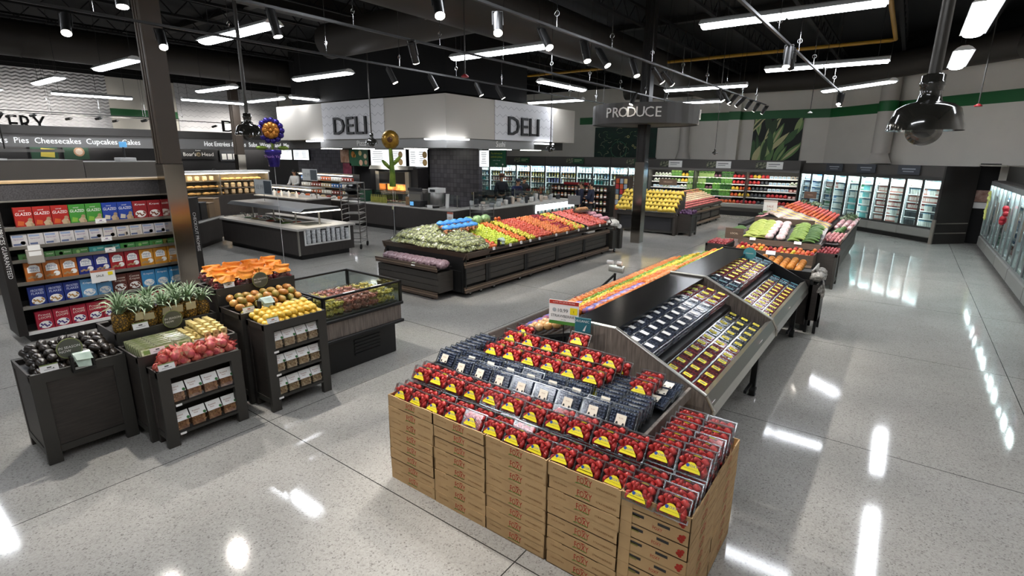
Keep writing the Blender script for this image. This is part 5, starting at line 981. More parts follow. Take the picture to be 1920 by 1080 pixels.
heap(CORN, -2.6, -2.35, .2, 12.3, 13.2, .085, zM, 'pale green corn at the left of the vegetables, %s', 'pale green corn', 0, 2); TBG = lump(12, .095, .105, .07, mat('turnip_bag_film','#c99aa2',.25,vary=1.,scale=13,col2='#f0e6e4',bump=.3,spec=.7), 'turnip_bag', 'bag of turnips', 14, 9, .05)
heap(TBG, -2.19, -1.79, .2, 12.34, 13.15, .2, lambda x, y: zM(x,y)-.03, 'clear bag of pink and white turnips in the middle, %s', 'bags of pink and white turnips', 0, 1)
heap(ZUC, -1.72, -1.6, .2, 12.3, 13.2, .085, zM, 'light green zucchini right of the turnips, %s', 'light green zucchini', 0, 2); heap(CUC, -1.45, -1.28, .17, 12.3, 13.15, .08, zM, 'dark green cucumber at the right of the vegetables, %s', 'dark green cucumbers', 0, 2); heap(CUC, -3.0, -2.85, .15, 12.7, 13.3, .09, lambda x, y: .95, 'green herb bundle at the far left corner, %s', 'green bundles at the left corner', 0, 1)
one('price_tag', MB().box((-.07,-.003,0), (.07,.003,.06), PAPER), 'white price card below the zucchini', 'price tag', (-1.62,12.17,.83), (R(-12),0,0)); one('price_tag', MB().box((-.06,-.003,0), (.06,.003,.06), PAPER), 'white price card below the pale corn', 'price tag', (-2.5,12.17,.83), (R(-12),0,0))
price_sign('wooden_sign', 'brown wooden sign on a post at the left of the vegetable island', (-2.72,11.45,.93), 0, .36, .22, [('LOCAL',.05,0,.11,'#c9b8a0')], None, None, .93, 'sign', RAILW)
# wrapped packs on the ridge slope facing right
zR = lambda x, y: .935 + (-1.32 - x)*.305
def wrapped(name, c1, c2): return Proto(one(name, MB().rbox((-.1,-.055,0), (.1,.055,.045), mat(name + '_film', c1, .3, vary=1., scale=16, col2=c2, bump=.2), .015), 'x', 'packet'))
WY, WP, WB = wrapped('yellow_potato_packet','#b59a4a','#d6c27a'), wrapped('purple_packet','#6a5a5e','#a3949a'), wrapped('striped_packet','#7a4a40','#d9cfc0')
for j in range(14):
    for i in range(8):
        x = -1.42 - i*.145; y = 13.5 + j*.125; P = (WB if j < 3 else WY if (j//2) % 2 else WP); 
        P.at((x, y, zR(x,y)), (0, R(17), R(35 if (i % 2) else -35)), '%s in the zigzag slope, %s row, %s up' % ({id(WB):'striped packet',id(WY):'yellow packet',id(WP):'purple packet'}[id(P)], nth(j, 14, 'near','far').replace(' from the ',' from '), ORD[i]), 'packets laid in zigzag rows')
field([RAP, OAP], -1.42, -2.45, 15.3, 16.4, lambda x, y: zR(x,y)+.03, .088, 'red tomato on the slope behind the zigzag packets, %s', 'red tomatoes on the ridge slope'); field([PAP], -1.42, -2.45, 16.42, 17.7, lambda x, y: zR(x,y)+.03, .09, 'pink fruit at the far end of the slope, %s', 'pink fruit on the ridge slope')
RAD = fruit('radish', '#a04850', '#d9a8a8', 'round', .035, 8); heap(CUC, -1.15, -1.05, .2, 14.2, 15.2, .1, lambda x, y: .85, 'dark green squash in the right trough, %s', 'dark green squash in the right trough', R(60), 2)
field([RAD], -1.26, -.94, 13.0, 14.1, lambda x, y: .85, .07, 'radish in the right trough, %s', 'radishes in the right trough', second=.7); field([TUR], -1.24, -.96, 15.4, 17.2, lambda x, y: .87, .11, 'pink and white turnip in the far right trough, %s', 'turnips in the far right trough', second=.5)
RHU = veg('pink_rhubarb', '#a85a66', '#d3a0a0', 'rhubarb', .5, .014, .0); heap(RHU, -2.75, -2.7, .2, 14.2, 16.0, .13, lambda x, y: 1.16, 'pink rhubarb stalk left of the ridge, %s', 'pink rhubarb stalks', R(70), 1)
def leafy(seed, r, m, name, cat):
    rd = random.Random(seed); b = MB()
    for i in range(46):
        a = rd.uniform(0,6.28); e = rd.uniform(.1,1.3); p = V((cos(a)*cos(e), sin(a)*cos(e), sin(e)*.8))*r*rd.uniform(.6,1); q = V((rd.uniform(-1,1), rd.uniform(-1,1), rd.uniform(-.3,.8))).normalized()*r*.4; s = q.orthogonal().normalized()*r*.22
        b.add([p-s, p+q*.5-s*.2, p+q, p+q*.5+s*1.2, p+s], [(0,1,2,3,4)], m, True)
    return Proto(one(name, b, 'x', cat))
KALE = leafy(3, .16, mat('kale_leaf','#3a5a34',.6,vary=.8,scale=9,col2='#8fa584'), 'kale_bunch', 'kale')
for i, (x, y, z) in enumerate([(-3.0,16.3,1.0),(-3.05,15.9,.98),(-1.1,16.6,.95),(-1.05,17.0,.95),(-1.12,17.4,.95),(-2.3,17.5,1.25),(-2.0,17.6,1.2)]): KALE.at((x, y, z), (0,0,i), 'leafy kale bunch, %s on the vegetable island' % (('left, nearer','left, farther','right edge, nearest','right edge, middle','right edge, farthest','ridge end, left','ridge end, right')[i]), 'kale bunches')
price_sign('price_sign', 'white sale sign standing left of the zigzag packets', (-2.55,13.9,1.28), R(8), .3, .3, [('SALE',.07,0,.15,'#b06a5a'),('2 for 5',.05,0,.08,'#777777')], '#d6c8c0', '#7d9a5a'); price_sign('wooden_sign', 'small brown sign standing at the far end of the ridge', (-2.2,17.6,1.42), 0, .32, .2, [('FRESH',.05,0,.1,'#a08a78')], None, None, .25, 'sign', RAILW)
# ---------------------------------------------------------------- banana stand
t = thing('banana_stand', 'dark stepped stand full of yellow bananas behind the shiny column', 'display table', (-7.0,17.1,0))
MB().box((-1.1,.1,.06), (1.02,.85,.66), CHARCOAL).build('body', t); MB().box((-1.12,-.02,.60), (1.04,.1,.72), DARKWOOD).build('front_apron', t); MB().box((-.95,.085,.14), (.88,.1,.56), mat('inset_panel_dark','#26262a',.5)).build('front_panel', t)
for x in (-1.12,.98): MB().box((x,-.02,0), (x+.07,.1,.62), DARKWOOD).build('leg', t)
for k in range(5): MB().box((-1.08,.02+k*.16,.70+k*.125), (1.0,.2+k*.16,.725+k*.125), BLACK).build('step', t)
MB().prism([(.08,.7),(.9,.7),(.9,1.42),(.75,1.42)], 'x', .99, 1.03, DARKWOOD).build('side_board', t)
BAN = mat('banana_peel', '#c9a42a', .45, vary=.7, scale=6, col2='#e3c95a'); b = MB()
for i in range(6):
    a = (i-2.5)*.24; pts = []
    for s in range(6): u = s/5; pts.append((sin(a)*(.02+.11*sin(u*1.5)), -.02-.085*sin(u*pi*.95)*1.2, .10-.17*u))
    b.tube(pts, [.008,.016,.019,.019,.016,.006], BAN, 6)
b.ball((0,-.01,.105), (.03,.018,.018), mat('banana_stub','#6a6230',.7), 6, 4); BN = Proto(one('banana_bunch', b, 'x', 'bananas'))
for k in range(5):
    for i in range(15): BN.at((-8.02 + i*.141 + k*.008 + random.uniform(-.01,.01), 17.12 + k*.16, .845 + k*.125 + random.uniform(-.01,.01)), (R(random.uniform(-8,8)),0,random.uniform(-.12,.12)), 'yellow banana bunch, %s on the %s step' % (nth(i, 15), nth(k, 5, 'bottom','top').replace(' from the bottom',' from bottom')), 'banana bunches', (1.12,1.1,1.05))
price_sign('wooden_sign', 'brown sign above the top right of the bananas', (-6.55,17.75,1.62), 0, .62, .22, [('ORGANIC',.07,0,.11,'#b09a88')], None, None, .25, 'sign', RAILW)
small_stand('produce_stand', 'small dark stand of purple eggplant beside the bananas', -5.98, -5.5, 17.35, 17.95, .72); EGG = fruit('purple_eggplant', '#3a2040', '#6a4a70', 'pear', .045, 8)
field([EGG], -5.92, -5.56, 17.4, 17.9, lambda x, y: .74, .09, 'purple eggplant on the small stand by the bananas, %s', 'purple eggplants', second=.6)
# ---------------------------------------------------------------- onion and potato island
for k in range(4): bin_unit('slatted onion bin behind the eggplant stand, %s' % nth(k, 4, 'near','far'), 18.0+k*1.22, 19.22+k*1.22, -6.03, -7.1, .80, 1.22, group='onion bin units')
zO = lambda x, y: .82 + (-6.08 - x)*.42
ONI = fruit('pale_onion', '#d9b48a', '#f0dcc0', 'round', .042, 6); POTR = fruit('red_potato', '#a8484a', '#cf8078', 'round', .038, 6); POTY = fruit('yellow_potato', '#b8884a', '#d9b57a', 'round', .042, 6)
field([POTR], -6.1, -6.35, 18.05, 22.8, zO, .1, 'red potato along the front of the onion island, %s', 'red potatoes on the onion island'); field([ONI], -6.45, -6.8, 18.05, 22.8, zO, .1, 'pale onion on the middle slope, %s', 'pale onions on the slope'); field([POTR, POTY], -6.9, -7.05, 18.05, 22.8, zO, .1, 'reddish onion along the ridge, %s', 'reddish onions on the ridge')
# ---------------------------------------------------------------- products for the wall coolers
def prod(name, cat, body, cap=None, kind='bottle', col2=None):
    b = MB(); m = mat(name + '_body', body, .4, vary=.4, scale=18, col2=col2 or body)
    c = mat(name + '_cap', cap, .4) if cap else m
    if kind == 'bottle': b.lathe([(.036,0),(.04,.01),(.04,.13),(.034,.16),(.016,.19)], m, 8); b.lathe([(.018,.19),(.018,.215)], c, 8); b.lathe([(.0405,.04),(.0405,.11)], c, 8)
    elif kind == 'jug': b.rbox((-.045,-.05,0), (.045,.05,.16), m, .02); b.lathe([(.03,.155),(.016,.19),(.018,.195),(.018,.215)], c, 8); b.rbox((-.046,-.03,.04), (.046,.03,.11), c, .004)
    elif kind == 'tub': b.lathe([(.042,0),(.055,.085)], m, 10); b.lathe([(.058,.085),(.058,.1)], c, 10)
    elif kind == 'carton': b.rbox((-.045,-.045,0), (.045,.045,.17), m, .006).prism([(-.045,.17),(.045,.17),(0,.21)], 'x', -.045, .045, c)
    elif kind == 'pack': b.rbox((-.075,-.02,0), (.075,.03,.12), m, .012); b.rbox((-.05,-.023,.03), (.05,-.018,.095), c, .003)
    elif kind == 'bag': b.ball((0,0,.075), (.085,.05,.085), m, 9, 6, jit=.15); b.rbox((-.05,-.052,.05), (.05,-.04,.1), c, .004)
    elif kind == 'bunch':
        for i in range(5): b.tube([((i-2)*.03,0,0), ((i-2)*.034,-.01,.13), ((i-2)*.05,.0,.25)], [.018,.02,.008], m, 6)
        b.ball((0,0,.24), (.1,.05,.05), c, 8, 5, jit=.3)
    return Proto(one(name, b, 'x', cat))
PR = {'w': prod('white_milk_jug','milk','#c9d6e4','#2f62b0','jug'), 'b': prod('blue_drink_bottle','bottle','#5f8ab8','#dfe6ec','bottle'), 'g': prod('green_drink_bottle','bottle','#5a9a6a','#e0e8dc','bottle'), 't': prod('teal_drink_carton','carton','#5fb0b0','#e6f0ee','carton'),
      'p': prod('pink_meat_pack','packet','#c07f74','#eadfd8','pack'), 'r': prod('red_meat_pack','packet','#9a3a38','#e0d0c8','pack'), 'y': prod('white_yogurt_tub','tub','#dcdcd6','#6f9ab0','tub'), 'k': prod('dark_yogurt_tub','tub','#3c4046','#8a8f94','tub'),
      'o': prod('orange_juice_bottle','bottle','#d98a2c','#e9e2d0','bottle'), 'l': prod('yellow_juice_bottle','bottle','#d2b23c','#ece6cc','bottle'), 'v': prod('lavender_drink_carton','carton','#aaa6d8','#5a58a8','carton'), 'c': prod('cream_carton','carton','#e8e2d2','#b98a5a','carton'),
      'W': prod('white_salad_bag','bag of salad','#d9ddd6','#7f9a78','bag'), 'G': prod('green_salad_bag','bag of salad','#5f8a44','#d5dfc8','bag','#8ab063'), 'C': prod('celery_bunch','celery','#9ab872','#4f8038','bunch'), 'D': prod('dark_greens_bunch','greens','#2f5a2c','#3f7034','bunch'), 'L': prod('leafy_lettuce','lettuce','#5a9040','#8ab860','bunch'),
      'R': prod('red_pepper_tray','packet','#a3202a','#c43a34','bag'), 'Y': prod('yellow_pepper_tray','packet','#c9a22c','#dbc04a','bag'), 'O': prod('orange_pepper_tray','packet','#b8481e','#d06a2e','bag'), 'K': prod('dark_berry_tray','packet','#22262e','#4a5058','bag'), 'B': prod('white_blue_pack','packet','#cfd9e0','#8fb0c8','pack'), 'M': prod('mushroom_tray','packet','#c9bfae','#5a6a78','pack'), 'Q': prod('purple_cabbage','cabbage','#5a3446','#8a6070','bag')}
PN = {k: p.root.name.replace('_', ' ') for k, p in PR.items()}
COOLW = mat('cooler_white_liner', '#a9afb0', .4); COOLL = mat('cooler_led_strip', '#eefaff', .4, emit=5.); COOLT = mat('cooler_top_led', '#f2fbff', .4, emit=100.); FRAME = mat('cooler_frame_grey', '#4c4d4c', .35, .5); FASC = mat('fascia_dark_grey', '#4a4744', .55); BUMP = mat('grey_bumper', '#85847f', .4); DGL = mat('door_glass', '#eef6f4', .04, clear=.02)
def cooler(label, loc, rz, W, nd, codes, where, zt=2.04, depth=1.0, nsh=6, per=8.5, kick=.16, group='glass door coolers', fascia=2.36, FRAME=FRAME):
    """glass-door cooler: x along the front, +y into the case"""
    t = thing('glass_door_cooler', label, 'cooler', loc, rz, group); zb = .46
    MB().box((0,.12,0), (W,depth,kick), BLACK).build('kick_base', t); MB().rbox((0,-.02,kick), (W,.14,zb-.02), BUMP, .03).build('bumper', t)
    MB().box((0,depth-.03,zb-.05), (W,depth,zt), COOLW).build('back_liner', t); MB().box((0,.1,zb-.05), (W,depth,zb), COOLW).build('bottom_deck', t); MB().box((0,.0,zt-.06), (W,depth,zt), FRAME).build('top_frame', t); MB().box((0,.04,zt), (W,depth,fascia), FASC).build('fascia', t)
    MB().box((0,.02,zb), (.012,depth,zt-.06), COOLW).build('side_wall', t); MB().box((W-.012,.02,zb), (W,depth,zt-.06), COOLW).build('side_wall', t)
    zs = [zb + .02 + i*(zt-zb-.12)/nsh for i in range(nsh)]
    for z in zs[1:]: q = MB().box((.014,.16,z-.018), (W-.014,depth-.04,z-.004), COOLW).build('shelf', t); MB().box((.014,.15,z-.03), (W-.014,.16,z+.006), WHITE).build('price_rail', q)
    MB().box((.02,.05,zt-.09), (W-.02,.12,zt-.065), COOLT).build('led_strip', t); dw = W/nd
    for d in range(nd):
        x0 = d*dw; q = thing_part('glass_door', t); MB().box((x0+.004,0,zb-.02), (x0+.04,.03,zt-.06), FRAME).box((x0+dw-.04,0,zb-.02), (x0+dw-.004,.03,zt-.06), FRAME).box((x0+.04,0,zb-.02), (x0+dw-.04,.03,zb+.03), FRAME).box((x0+.04,0,zt-.11), (x0+dw-.04,.03,zt-.06), FRAME).build('door_frame', q)
        MB().box((x0+.04,.012,zb+.03), (x0+dw-.04,.018,zt-.11), DGL).build('pane', q); hx = x0 + (.07 if d % 2 else dw-.07); MB().rod((hx,-.035,1.05),(hx,-.035,1.55),.011,STEEL,6).build('handle', q)
        
        for q0 in ((x0+.008, x0+dw-.036) if 'freezer' not in group else ()): MB().box((q0,.034,zb+.05), (q0+.028,.044,zt-.12), COOLL).build('led_strip', t)
    M = MX.Translation(loc) @ MX.Rotation(rz, 4, 'Z'); n = int(nd*per+.01)
    for s, z in enumerate(zs):
        row = codes[s % len(codes)]
        for i in range(n):
            k = row[(i*len(row))//n]; p = M @ V((dw*.09 + (i+.5)*(W-dw*.18)/n, .22, z)); h = (zs[1]-zs[0]-.03)/.215
            PR[k].at(p, (0,0,rz+random.uniform(-.1,.1)), '%s, %s shelf, %s' % (PN[k], nth(s, nsh, 'bottom', 'top').replace(' from the ',' from '), where), '%s on one shelf of %s' % (PN[k], where), (.95,1,min(h,1.15)*(1.85 if k in 'yk' else 1.6 if k in 'prB' else 1)))
    return t
def thing_part(name, parent):
    o = bpy.data.objects.new(name, None); COL.objects.link(o); o.parent = parent; o.empty_display_size = .1; return o
DO = V((.88, 20.7, 0)); DD = V((-.719, .695, 0)); DA = atan2(DD.y, DD.x)
DW = 6.19/5; sets = [['kyyy','kkyk','rryk','pppr','ypyp','ppyy'],['pppy','ppyp','rprp','pppy','pppp','ypyp'],['yyty','tyty','ttyy','yyty','ygty','gyty'],['yyyy','gyyg','bbyy','gyyw','rryb','bbyy'],['wwbw','wwww','wbww','bwbb','wwbw','bbww']]
for k in range(5):       # the wall runs right to left, so each unit is laid from its left end
    a = DO + DD*(DW*(k+1))
    cooler('glass door cooler on the angled wall, %s' % nth(k, 5, 'right', 'left'), tuple(a), DA + pi, DW, 2, sets[k], 'angled cooler %s' % nth(k, 5, 'right','left').replace(' from the ',' from '))
# charcoal end panel and dark opening
nrm = V((DD.y, -DD.x, 0)); T = MX(((DD.x,-nrm.x*-1,0,DO.x),(DD.y,nrm.y,0,DO.y),(0,0,1,0),(0,0,0,1)))
Rm = MX.Translation(DO) @ MX.Rotation(atan2(nrm.y, nrm.x), 4, 'Z')
t = thing('cooler_end_panel', 'tall charcoal end panel closing the angled coolers at right', 'panel', (0,0,0)); MB().box((-.02,-.06,0), (1.2,-.005,2.36), mat('end_panel_charcoal','#2a2725',.5), Rm).build('panel', t)
for z in (.32,.62): MB().box((.0,-.085,z), (1.15,-.06,z+.03), STEEL, Rm).build('chrome_strip', t)
MB().box((-.06,-.09,0), (-.02,.02,.75), STEEL, Rm).build('corner_guard', t)
struct('doorway_surround', MB().box((1.75,21.7,0), (3.2,21.8,2.45), mat('painted_void','#0c0b0b',.8)).box((1.72,20.6,2.38), (3.2,21.8,2.42), STEEL).box((2.3,20.65,0), (3.2,20.7,2.38), BLACK))  # black sheet stands in for the darkness inside the opening
one('wall_notice', MB().box((-.2,-.01,0),(.2,.01,.35), mat('notice_picture','#8a5a50',.6,vary=1,scale=6,col2='#d0b0a0')).box((-.2,-.012,-.2),(.2,.01,-.02),PAPER), 'small picture notice on the dark wall beside the freezers', 'notice', (1.98,21.65,1.3))
# freezer line along the right edge
FZ = [['rbwy','bkwr','wyrb','ygwl','wrbk','lyrw'],['gwyb','rrwb','wwbl','kywr','bwyg','rwbw']]
for k in range(5):
    y0 = 20.2 - k*1.95
    cooler('freezer with two glass doors on the right wall, %s' % nth(k, 5, 'far', 'near'), (1.95, y0, 0), R(-90), 1.94, 3, FZ[k % 2], 'freezer %s' % nth(k, 5, 'far','near').replace(' from the ',' from '), 1.98, 1.0, 5, 3, .14, 'glass door freezers', 2.0, mat('aluminium_frame','#9a9c9c',.35,.6))
struct('freezer_header', MB().box((2.25,8,2.0), (3.2,20.3,2.4), CHARCOAL).box((2.2,8,2.4), (3.2,20.35,2.43), STEEL).box((2.22,15.5,2.05), (2.25,17.2,2.38), mat('header_panel','#a09a90',.6)))
t = thing('red_pompom_bow', 'cluster of red round ornaments hanging on a freezer door', 'ornament', (1.9,16.0,1.35)); rd = random.Random(4)
for i in range(9): MB().ball((rd.uniform(-.05,.0), rd.uniform(-.1,.1), rd.uniform(-.24,.24)), .06, mat('red_pompom','#a31828',.6), 9, 6).build('ball', t)
t = thing('yellow_flower_spray', 'yellow-green flower spray on the farthest freezer door', 'ornament', (1.88,19.0,1.3)); b = MB()
for i in range(30):
    a = rd.uniform(0,6.28); p = V((rd.uniform(-.04,0), cos(a)*.18*rd.random(), rd.uniform(-.35,.35))); b.add([p, p+V((-.03,.03,.06)), p+V((-.01,.06,.12)), p+V((.0,.0,.1))], [(0,1,2,3)], mat('yellow_green_petal','#a3a848',.6,vary=.5,col2='#d0cc80'))
b.build('petals', t)
# ---------------------------------------------------------------- open produce wall case
PX0, PX1, PY = -10.3, -3.62, 25.0
t = thing('open_produce_case', 'long open refrigerated produce case on the back wall', 'cooler', (0,0,0))
MB().box((PX0,PY+.1,0), (PX1,26.2,.2), BLACK).build('kick_base', t); MB().box((PX0,PY+.04,.2), (PX1,PY+.12,.38), CHARCOAL).build('lower_front', t); MB().rbox((PX0,PY-.02,.36), (PX1,PY+.12,.55), BUMP, .03).build('bumper', t)
MB().box((PX0,26.15,.4), (PX1,26.2,2.0), mat('case_dark_liner','#1c1e1c',.5)).build('back_liner', t); MB().box((PX0,PY+.1,.44), (PX1,26.15,.5), COOLW).build('bottom_deck', t); MB().box((PX0,PY-.1,2.0), (PX1,26.2,2.44), FASC).build('fascia', t); MB().rbox((PX0,PY-.16,1.94), (PX1,PY+.05,2.06), mat('canopy_grey','#6d6a66',.5), .02).build('canopy', t)
MB().box((PX0+.05,PY+.06,1.95), (PX1-.05,PY+.14,1.985), mat('produce_led','#fff8ea',.4,emit=24.)).build('led_strip', t)
for x in (PX0, -8.05, -5.75, PX1-.05): MB().box((x,PY+.05,.5), (x+.05,26.15,2.0), FRAME).build('divider', t)
SZ = [(.52,.16),(.82,.36),(1.10,.46),(1.37,.54),(1.64,.60)]
for z, y in SZ[1:]: q = MB().box((PX0+.05,PY+y,z-.025), (PX1,26.15,z-.005), COOLW).build('shelf', t); MB().box((PX0+.05,PY+y-.015,z-.035), (PX1,PY+y,z+.01), WHITE).build('price_rail', q)
rows = ['GMWQDLDGOORRKQRO','WBMBDDLDLOYKKRRr','BWBWCLQLDYOKKBBr','WWGYCCDDLRRRKBBW','WWLYLCCQDRRYRBBM']
for s, (z, y) in enumerate(SZ):
    n = 38
    for i in range(n):
        k = rows[s][(i*len(rows[s]))//n]
        PR[k].at((PX0 + .12 + (i+.5)*(PX1-PX0-.2)/n, PY + y + .09, z), (0,0,random.uniform(-.25,.25)), '%s on the %s shelf of the open produce case' % (PN[k], nth(s, 5, 'bottom','top')), '%s on one shelf of the open produce case' % PN[k], (1.,1.,1.))
def fascia_sign(x, y, z, rz, label, dark=False):
    t = thing('fascia_sign', label, 'sign', (x, y, z), rz); MB().box((-.45,-.01,0), (-.02,.01,.26), mat('sign_photo_dark','#26302a',.6,vary=1.5,scale=14,col2='#9a9a80')).build('photo_panel', t); MB().box((-.02,-.01,-.02), (.62,.01,.28), PAPER if not dark else mat('dark_green_sign','#1d4a30',.6)).build('text_panel', t)
    b = MB().rect((.28,-.011,.18), .45, .035, X_, Z_, flat('#77797a' if not dark else '#a9c090')).rect((.22,-.011,.1), .32, .03, X_, Z_, flat('#9a9c9d' if not dark else '#a9c090')); b.build('print', t)
for i, x in enumerate((-9.2, -7.0, -4.9)): fascia_sign(x, PY-.115, 2.1, 0, 'white text sign on the grey fascia of the produce case, %s' % nth(i, 3))
for i, s in enumerate((1.2, 2.9, 4.4)):
    p = DO + DD*s; one('fascia_sign', MB().box((-.4,-.03,0), (.4,-.0,.3), mat('slate_sign','#3d4148',.6)).rect((0,-.031,.18), .5, .04, X_, Z_, flat('#8d939b')).rect((0,-.031,.1), .4, .03, X_, Z_, flat('#8d939b')), 'dark slate aisle sign above the angled coolers, %s' % nth(i, 3, 'right','left'), 'sign', (p.x, p.y, 2.07), (0,0,DA+pi))
# glass door dairy coolers to the left of the open case
ds = [['wyyw','cycy','pyry','lyoy','wcyc','pcyp'],['ybyt','yyyy','gyty','yyyb','yyyy','wwyy'],['cvvc','yyyy','vvcc','llol','vvvv','cvvc'],['lool','yyyy','llol','ooll','wcww','llww']]
for k in range(6):
    cooler('glass door dairy cooler left of the produce case, %s' % nth(k, 6, 'right','left'), (PX0-.02-2.0*(k+1), 25.0, 0), 0, 1.98, 2, ds[k % 4], 'dairy cooler %s' % nth(k, 6, 'right','left').replace(' from the ',' from '), 2.1, 1.1, 5, 5, .16, 'glass door dairy coolers', 2.5)
for i, x in enumerate((-11.0, -14.5, -18.0)): fascia_sign(x, 24.98, 2.16, 0, 'dark green food sign on the dairy fascia, %s' % nth(i, 3, 'right','left'), True)
# ---------------------------------------------------------------- pictures on the far wall
def okra_picture():
    t = thing('wall_picture', 'large picture of green and cream corn pods on the back wall', 'picture', (-4.95,26.36,3.3)); MB().box((-1.0,-.02,-.93), (1.0,.02,.93), mat('picture_dark_green','#0e1a12',.6)).build('panel', t); rd = random.Random(11); b = MB()
    cols = [flat('#41663a'), flat('#6a8f52'), flat('#2f4a2a'), flat('#a3b878'), flat('#cfcb96')]
    for i in range(26):
        cx, cy = rd.uniform(-.9,.9), rd.uniform(-.8,.8); a = R(rd.uniform(35,100)); L = rd.uniform(.8,1.3); w = rd.uniform(.1,.16); pts = []
        for s in range(8): u = s/7; pts.append((u*L-L/2, w*sin(pi*u)))
        pts += [(x, -y) for x, y in pts[::-1][1:-1]]; q = [(cx+x*cos(a)-y*sin(a), cy+x*sin(a)+y*cos(a)) for x, y in pts]; q = [(max(-1,min(1,x)), max(-.93,min(.93,y))) for x, y in q]
        b.poly((0,-.02,0), q, X_, Z_, cols[i % 5], .001+.0004*i)
        if i % 3 == 0:
            q = [(cx+x*.8*cos(a)-y*.4*sin(a), cy+x*.8*sin(a)+y*.4*cos(a)) for x, y in pts]; q = [(max(-1,min(1,x)), max(-.93,min(.93,y))) for x, y in q]; b.poly((0,-.02,0), q, X_, Z_, cols[(i+3) % 5], .0012+.0004*i)
    b.build('printed_pods', t)
okra_picture()
t = thing('wall_picture', 'dark green vegetable drawing picture on the wall behind the produce sign', 'picture', (-12.25,26.36,3.2)); MB().box((-1.75,-.02,-.85), (1.75,.02,.85), mat('picture_deep_green','#0c3a2c',.6,vary=.5,scale=1.5,col2='#12251f')).build('panel', t); b = MB(); rd = random.Random(21)
for i in range(40):
    x, y = rd.uniform(-1.55,1.55), rd.uniform(-.7,.7); r = rd.uniform(.05,.2); a0 = rd.uniform(0,6.28)
    pts = [(x+r*cos(a0+k*.35), y+r*sin(a0+k*.35)*.8) for k in range(7)]; b.tube([(p[0],-.024,max(-.8,min(.8,p[1]))) for p in pts], .009, flat(('#a9b58a','#7fa06a','#c9c6a0')[i % 3]), 4)
for x, y, r in ((.95,.55,.16),(-.3,-.3,.45),(.2,.35,.06),(.5,-.1,.05),(.62,-.2,.05)): b.tube([(x+r*cos(k*pi/12), -.024, y+r*.9*sin(k*pi/12)) for k in range(25)], .016 if r > .3 else r*.3, flat('#c9c68a' if r < .3 else '#4f8a6a'), 5)
b.build('printed_vegetables', t)
# ---------------------------------------------------------------- round produce sign
t = thing('department_sign', 'round dark grey drum sign reading produce around the column', 'sign', (-6.4,15.05,3.45)); SG_ = mat('sign_drum_grey', '#4b4947', .5); r0 = 1.5
b = MB(); n = 40
for i in range(n):
    a, c = 2*pi*i/n, 2*pi*(i+1)/n
    b.add([(r*cos(q), r*sin(q), z) for q in (a, c) for r, z in ((r0,0),(r0,.52),(r0-.04,.52),(r0-.04,0))], [(0,4,5,1),(1,5,6,2),(2,6,7,3),(3,7,4,0)], SG_)
b.build('drum_band', t); MB().lathe([(.17,.02),(r0-.04,.02),(r0-.04,.05),(.17,.05)], mat('drum_underside','#33312f',.6), 40).build('underside', t)
def arc_text(s, size, ang0, z, step):
    b = MB()
    for i, ch in enumerate(s):
        if ch == ' ': continue
        a = ang0 + (i-(len(s)-1)/2)*step; c = V((cos(a)*r0, sin(a)*r0, z)); b.text(ch, size, c, V((-sin(a), cos(a), 0)), Z_, PAPER, .004, None, .03)
    return b
for w, a in (('PRODUCE', R(-80.5)), ('PRODUCE', R(38)), ('PRODUCE', R(160))): arc_text(w, .37, a, .26, R(8.7)).build('lettering', t)
for x, y in ((.9,.9),(-.9,.9),(.9,-.9),(-.9,-.9)): MB().rod((x,y,.05), (x,y,3.3), .008, BLACK, 5).build('hanger_rod', t)
# ---------------------------------------------------------------- hanging dome cameras and small ceiling items
SHADE = mat('dark_enamel', '#2c2b27', .12, coat=.6); DOME = mat('smoked_dome', '#b9b6b0', .05, clear=.12)
def dome_camera(x, y, zb, label, s=1., pole=.028):
    t = thing('dome_camera', label, 'security camera', (x, y, zb)); MB().lathe([(.2*s,0),(.195*s,.03),(.165*s,.13*s),(.13*s,.155*s),(.065*s,.175*s),(.055*s,.215*s),(.055*s,.24*s)], SHADE, 28).lathe([(.193*s,.004),(.03*s,.1*s)], BLACK, 28).build('shade', t)
    MB().lathe([(.06*s,.235*s),(.06*s,.262*s),(.066*s,.266*s),(.066*s,.285*s),(.06*s,.29*s),(.06*s,.325*s),(.04*s,.335*s)], SHADE, 20).build('collar', t); MB().rod((0,0,.32*s), (0,0,6.7-zb), pole*s, mat('pole_dark_steel','#4a4845',.35,.6), 12).build('pole', t)
    MB().lathe([(.096*s*sin(k*pi/20), -.09*s*cos(k*pi/20)) for k in range(11)] + [(.096*s,.01)], DOME, 30).build('dome', t); MB().ball((0,0,.01*s), (.06*s,.06*s,.055*s), BLACK, 12, 8).build('camera_ball', t)
dome_camera(.03, 3.5, 2.735, 'large glossy dome camera on a pole at upper right', .82, .034); dome_camera(-8.5, 4.4, 2.86, 'dark dome camera cluster on a pole before the far deli sign', 1.0); dome_camera(-12.6, 10.1, 2.86, 'dark dome camera left of the sunflower balloon', .9, .022); dome_camera(-10.3, 16.1, 2.76, 'small dome camera hanging below the right deli sign', .85, .02); dome_camera(-3.93, 13.7, 2.66, 'tiny dark pendant camera right of the produce sign', .32, .02)
for dx, dy in ((-.2,.12),(.22,.1),(.02,-.22)):
    pass
def pendant(name, x, y, z, m, label, cat):
    t = thing(name, label, cat, (x, y, z)); MB().lathe([(.07,0),(.075,.02),(.03,.05),(.015,.06)], m, 12).build('head', t); MB().rod((0,0,.05), (0,0,6.75-z), .012, CHARCOAL, 6).build('drop_rod', t)
